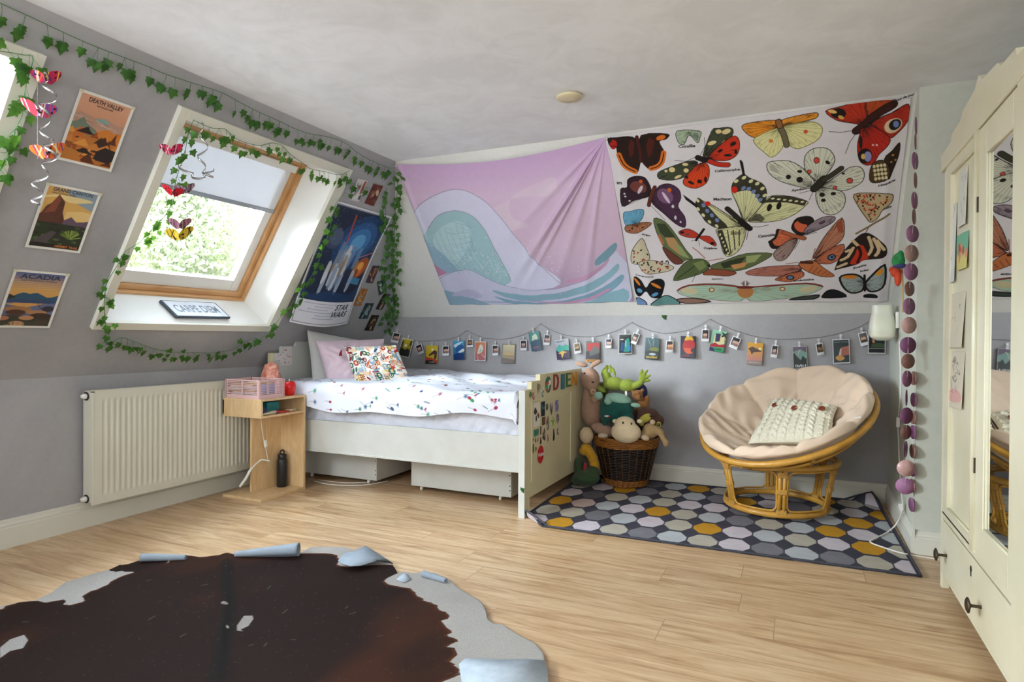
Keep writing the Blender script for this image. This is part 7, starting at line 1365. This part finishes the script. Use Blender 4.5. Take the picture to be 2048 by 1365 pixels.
def garland(lab, pts, nrm, every, size, seed, hang=.035, drop=(0, 0, -1), spread=.6, grp='artificial ivy garlands'):
    q = random.Random(seed); t = thing('ivy_garland', lab, 'garland', pts[0], grp); P = spline(pts, 8); st_ = MB().tube(P, .0016, 5); fo = MB(); nrm = np.asarray(nrm, float); L = 0; nxt = every * .5; drop = np.asarray(drop, float)
    tdrop = drop - nrm * (drop @ nrm); tdrop /= np.linalg.norm(tdrop)
    for i in range(1, len(P)):
        seg = P[i] - P[i - 1]; l = np.linalg.norm(seg); tg = seg / (l + 1e-9)
        while L + l > nxt:
            p = P[i - 1] + seg * ((nxt - L) / l); side = np.cross(nrm, tg)
            for k in range(q.choice([1, 2, 2])):
                d = tdrop * (1 - spread * q.random()) + side * q.uniform(-1, 1) * spread + tg * q.uniform(-.6, .8) * spread; d /= np.linalg.norm(d); h = hang * q.uniform(.5, 1.4); e = p + d * h + nrm * q.uniform(.004, .022)
                st_.tube([p, p + d * h * .5 + nrm * .008, e], .0008, 4); dd = d * .7 + tdrop * .8 + side * q.uniform(-.5, .5); leaf(fo, e, dd, nrm + np.array([q.uniform(-.5, .5), q.uniform(-.6, .3), q.uniform(-.3, .5)]), size * q.uniform(.75, 1.15), q)
            nxt += every * q.uniform(.6, 1.4)
        L += l
    st_.build('stem', M_STEM, t); o = fo.build('foliage', M_IVY, t); return t
p1 = lambda L, o=.012: [h1(x, y, o + .006 * math.sin(i * 2.1)) for i, (x, y) in enumerate(L)]
garland('ivy garland running along the top of the left slope just under the ceiling', p1([(-60, -22), (0, 6), (70, 38), (149, 75), (211, 101), (293, 132), (325, 146), (366, 160), (440, 184), (476, 203), (517, 224), (555, 241), (593, 259), (622, 268), (660, 275), (693, 288), (716, 306), (745, 323), (784, 338)]), N1, .062, .050, 1, hang=.045, spread=.35)
garland('ivy garland draped across the top casing of the roof window', p1([(388, 241), (423, 256), (449, 258), (464, 271), (482, 282), (517, 291), (545, 286), (565, 292), (581, 309), (605, 326), (622, 338), (652, 344), (680, 350), (699, 341)], .045), N1, .052, .043, 2, hang=.04, spread=.6)
garland('ivy garland hanging down the left side of the roof window and along below it', p1([(388, 239), (378, 263), (372, 294), (366, 315), (357, 343), (350, 370), (349, 395), (331, 430), (320, 442), (300, 464), (275, 488), (252, 503), (234, 532), (217, 561), (211, 579), (209, 617), (211, 646), (212, 679), (217, 690), (243, 676), (275, 686), (308, 698), (340, 704), (396, 706), (425, 706), (466, 699), (498, 682), (512, 676)], .04), N1, .043, .043, 3, hang=.035, spread=.8)
garland('ivy garland trailing from the headboard up across the large blue poster', p1([(500, 692), (538, 664), (561, 635), (582, 611), (597, 588), (623, 553), (638, 520), (652, 482), (664, 441), (673, 406), (690, 383), (693, 348)], .075), N1, .062, .056, 4, hang=.035, spread=.8)
cz = lambda z: np.array([UA[0] + (z - .86) * U1[0] / U1[2] + .02, VA[1] - max(0, z - 1.266) * (.99 / 1.114) - .02, z])
garland('dense ivy garland hanging straight down the corner between the slopes', [cz(z) + [.01 * math.sin(i), 0, 0] for i, z in enumerate(np.linspace(2.34, 1.16, 16))], (.5, -.8, 0), .034, .045, 5, hang=.045, spread=.9)
garland('ivy garland hanging down beside the corner on the left slope', [cz(z) + [.01 * math.sin(i * 1.3), -.12 - .02 * math.sin(i), .0] for i, z in enumerate(np.linspace(2.20, 1.22, 14))], (.7, -.6, -.2), .042, .045, 6, hang=.04, spread=.9)
garland('ivy garland curling off the casing of the nearer roof window at the far left', p1([(-40, 96), (0, 102), (47, 110), (66, 116), (52, 170), (47, 200), (44, 231), (30, 259), (28, 283), (12, 313), (0, 340), (-10, 370)], .05), N1, .042, .054, 7, hang=.04, spread=1.0)
garland('short ivy strand linking the large poster to the corner garland', p1([(693, 348), (700, 362), (715, 372), (730, 375), (745, 378)], .02), N1, .09, .05, 8, hang=.02, spread=.6)
b = MB(); q = random.Random(9); c = hy(1328, 635, YB - .006)
for a in (-.9, .6, 2.4): leaf(b, c, (math.cos(a), -.1, math.sin(a)), (0, -1, 0), .026, q)
o = b.build('ivy_leaf', M_IVY, solid=.0008); tag(o, 'single ivy sprig stuck to the back wall above the cord', 'leaf', 'loose ivy sprigs')
b = MB(); c = hy(1044, 981, FY0 - .016)
for a in (-.9, .6, 2.2): leaf(b, c, (math.cos(a), -.1, math.sin(a)), (0, -1, 0), .022, q)
o = b.build('ivy_leaf', M_IVY, solid=.0008); tag(o, 'small ivy sprig stuck to the front leg of the bed footboard', 'leaf', 'loose ivy sprigs')
# ------------------------------------------------------------------ butterfly mobiles with curled foil ribbon
M_FOIL = mat('silver_foil', 'b9babd', .22, 60, .2, metal=.9)
def ribbon(name, par, P, r, turns, wd_=.007):
    b = MB(); P = spline(P, 12); n = len(P)
    def f(u, v):
        i = u * (n - 1); k = min(int(i), n - 2); p = P[k] + (P[k + 1] - P[k]) * (i - k); a = u * turns * 2 * PI; return p + r * np.array([math.cos(a), math.sin(a), 0]) + np.array([0, 0, (v - .5) * wd_ * 1.7]) + .3 * (v - .5) * wd_ * np.array([math.cos(a), math.sin(a), 0])
    b.grid(f, 110, 3); return b.build(name, M_FOIL, par, solid=.0004)
def fly(par, p, s, cols, tilt, seed):
    c = Canvas(60, 40, cols[0]); q = random.Random(seed)
    for k in range(16): x = q.random(); c.line([(x, 0), (x + q.uniform(-.3, .3), 1)], .03, q.choice(cols[1:]))
    for k in range(8): c.ell(q.random(), q.random(), .04, .05, '201a1c')
    th = np.arctan2(c.V - .5, c.U - .5); R = np.hypot(c.U - .5, c.V - .5) * 2; mk = R < (.42 + .55 * np.abs(np.cos(th)) ** .5 * (1 + .12 * np.cos(4 * th))) * (1 - .35 * np.exp(-((np.abs(th) - PI / 2) / .25) ** 2))
    ca_, sa = math.cos(tilt), math.sin(tilt)
    def S(u, v):
        x = (u - .5) * 2 * s; y = (v - .5) * 1.5 * s; z = np.abs(x) * .5 + y * .7; X = x * ca_ - y * .25; return p + np.stack([X * .55 + y * .6, x * .75 - y * .4, z + x * sa * .5], -1)
    o = sheet('butterfly', c, S, M_TAP, par, .0008, mk); MB().tube([p + np.array([-.6, .4, 0]) * s * .7, p + np.array([.6, -.4, 0]) * s * .7], .0035, 6).build('butterfly_body', M_BLK, par)
def mobile(lab, hook, specs, rib):
    t = thing('butterfly_mobile', lab, 'mobile', hook, 'hanging butterfly mobiles'); tot = max(s_[0] for s_ in specs) + .02; MB().tube([hook, hook + np.array([0, 0, -tot])], .0005, 4).build('string', M_CLIP, t)
    for dz_, dx, dy, s, cols, tl, sd in specs: fly(t, hook + np.array([dx, dy, -dz_]), s * 1.25, cols, tl, sd)
    for P, r, tn in rib: ribbon('foil_ribbon', t, [hook + np.array(p) for p in P], r, tn)
RB_ = ['b02a4a', 'e0c040', '2a3c8a', 'd8602c', 'e0dcd0', '7a2a6a']
mobile('mobile of striped fabric butterflies and silver ribbon beside the left roof window', h1(75, 108, .03), [(.10, .02, .02, .045, RB_, .3, 1), (.235, .01, .0, .052, ['c83a4a', 'e8e0d8', '3a5ab0', 'b02a3a'], -.2, 2), (.40, .03, .02, .052, ['d8702c', 'e8d8a0', 'b03a5a', '4a3a8a'], .5, 3)], [([(.02, 0, -.08), (.05, .02, -.16), (.04, .0, -.24), (.03, .02, -.34)], .022, 3), ([(.03, .02, -.34), (.05, .02, -.42), (.0, 0, -.52), (-.02, .01, -.60)], .02, 4)])
mobile('mobile of red and yellow butterflies with silver ribbon hanging in front of the roof window', h1(346, 222, .05), [(.20, -.0, -.01, .045, ['c82a5a', 'e03a6a', '2a2226', 'd8c8c0'], .3, 4), (.40, .0, .0, .04, ['c81f2c', '8a1a24', '2a1a1c'], -.3, 5), (.38, .02, .05, .04, ['8a6a7a', '3a2a34', 'b8a0a8'], .5, 6), (.555, .01, .03, .045, ['8a5a70', '5a3a4a', 'b08a94'], .2, 7), (.61, .02, .02, .055, ['c8a82a', 'e0c850', '2a2418'], .4, 8)], [([(.02, .13, -.02), (.02, .16, -.12), (.02, .14, -.22), (.02, .20, -.28)], .018, 3), ([(.02, .20, -.24), (.02, .12, -.30), (.02, .02, -.26)], .018, 3)])
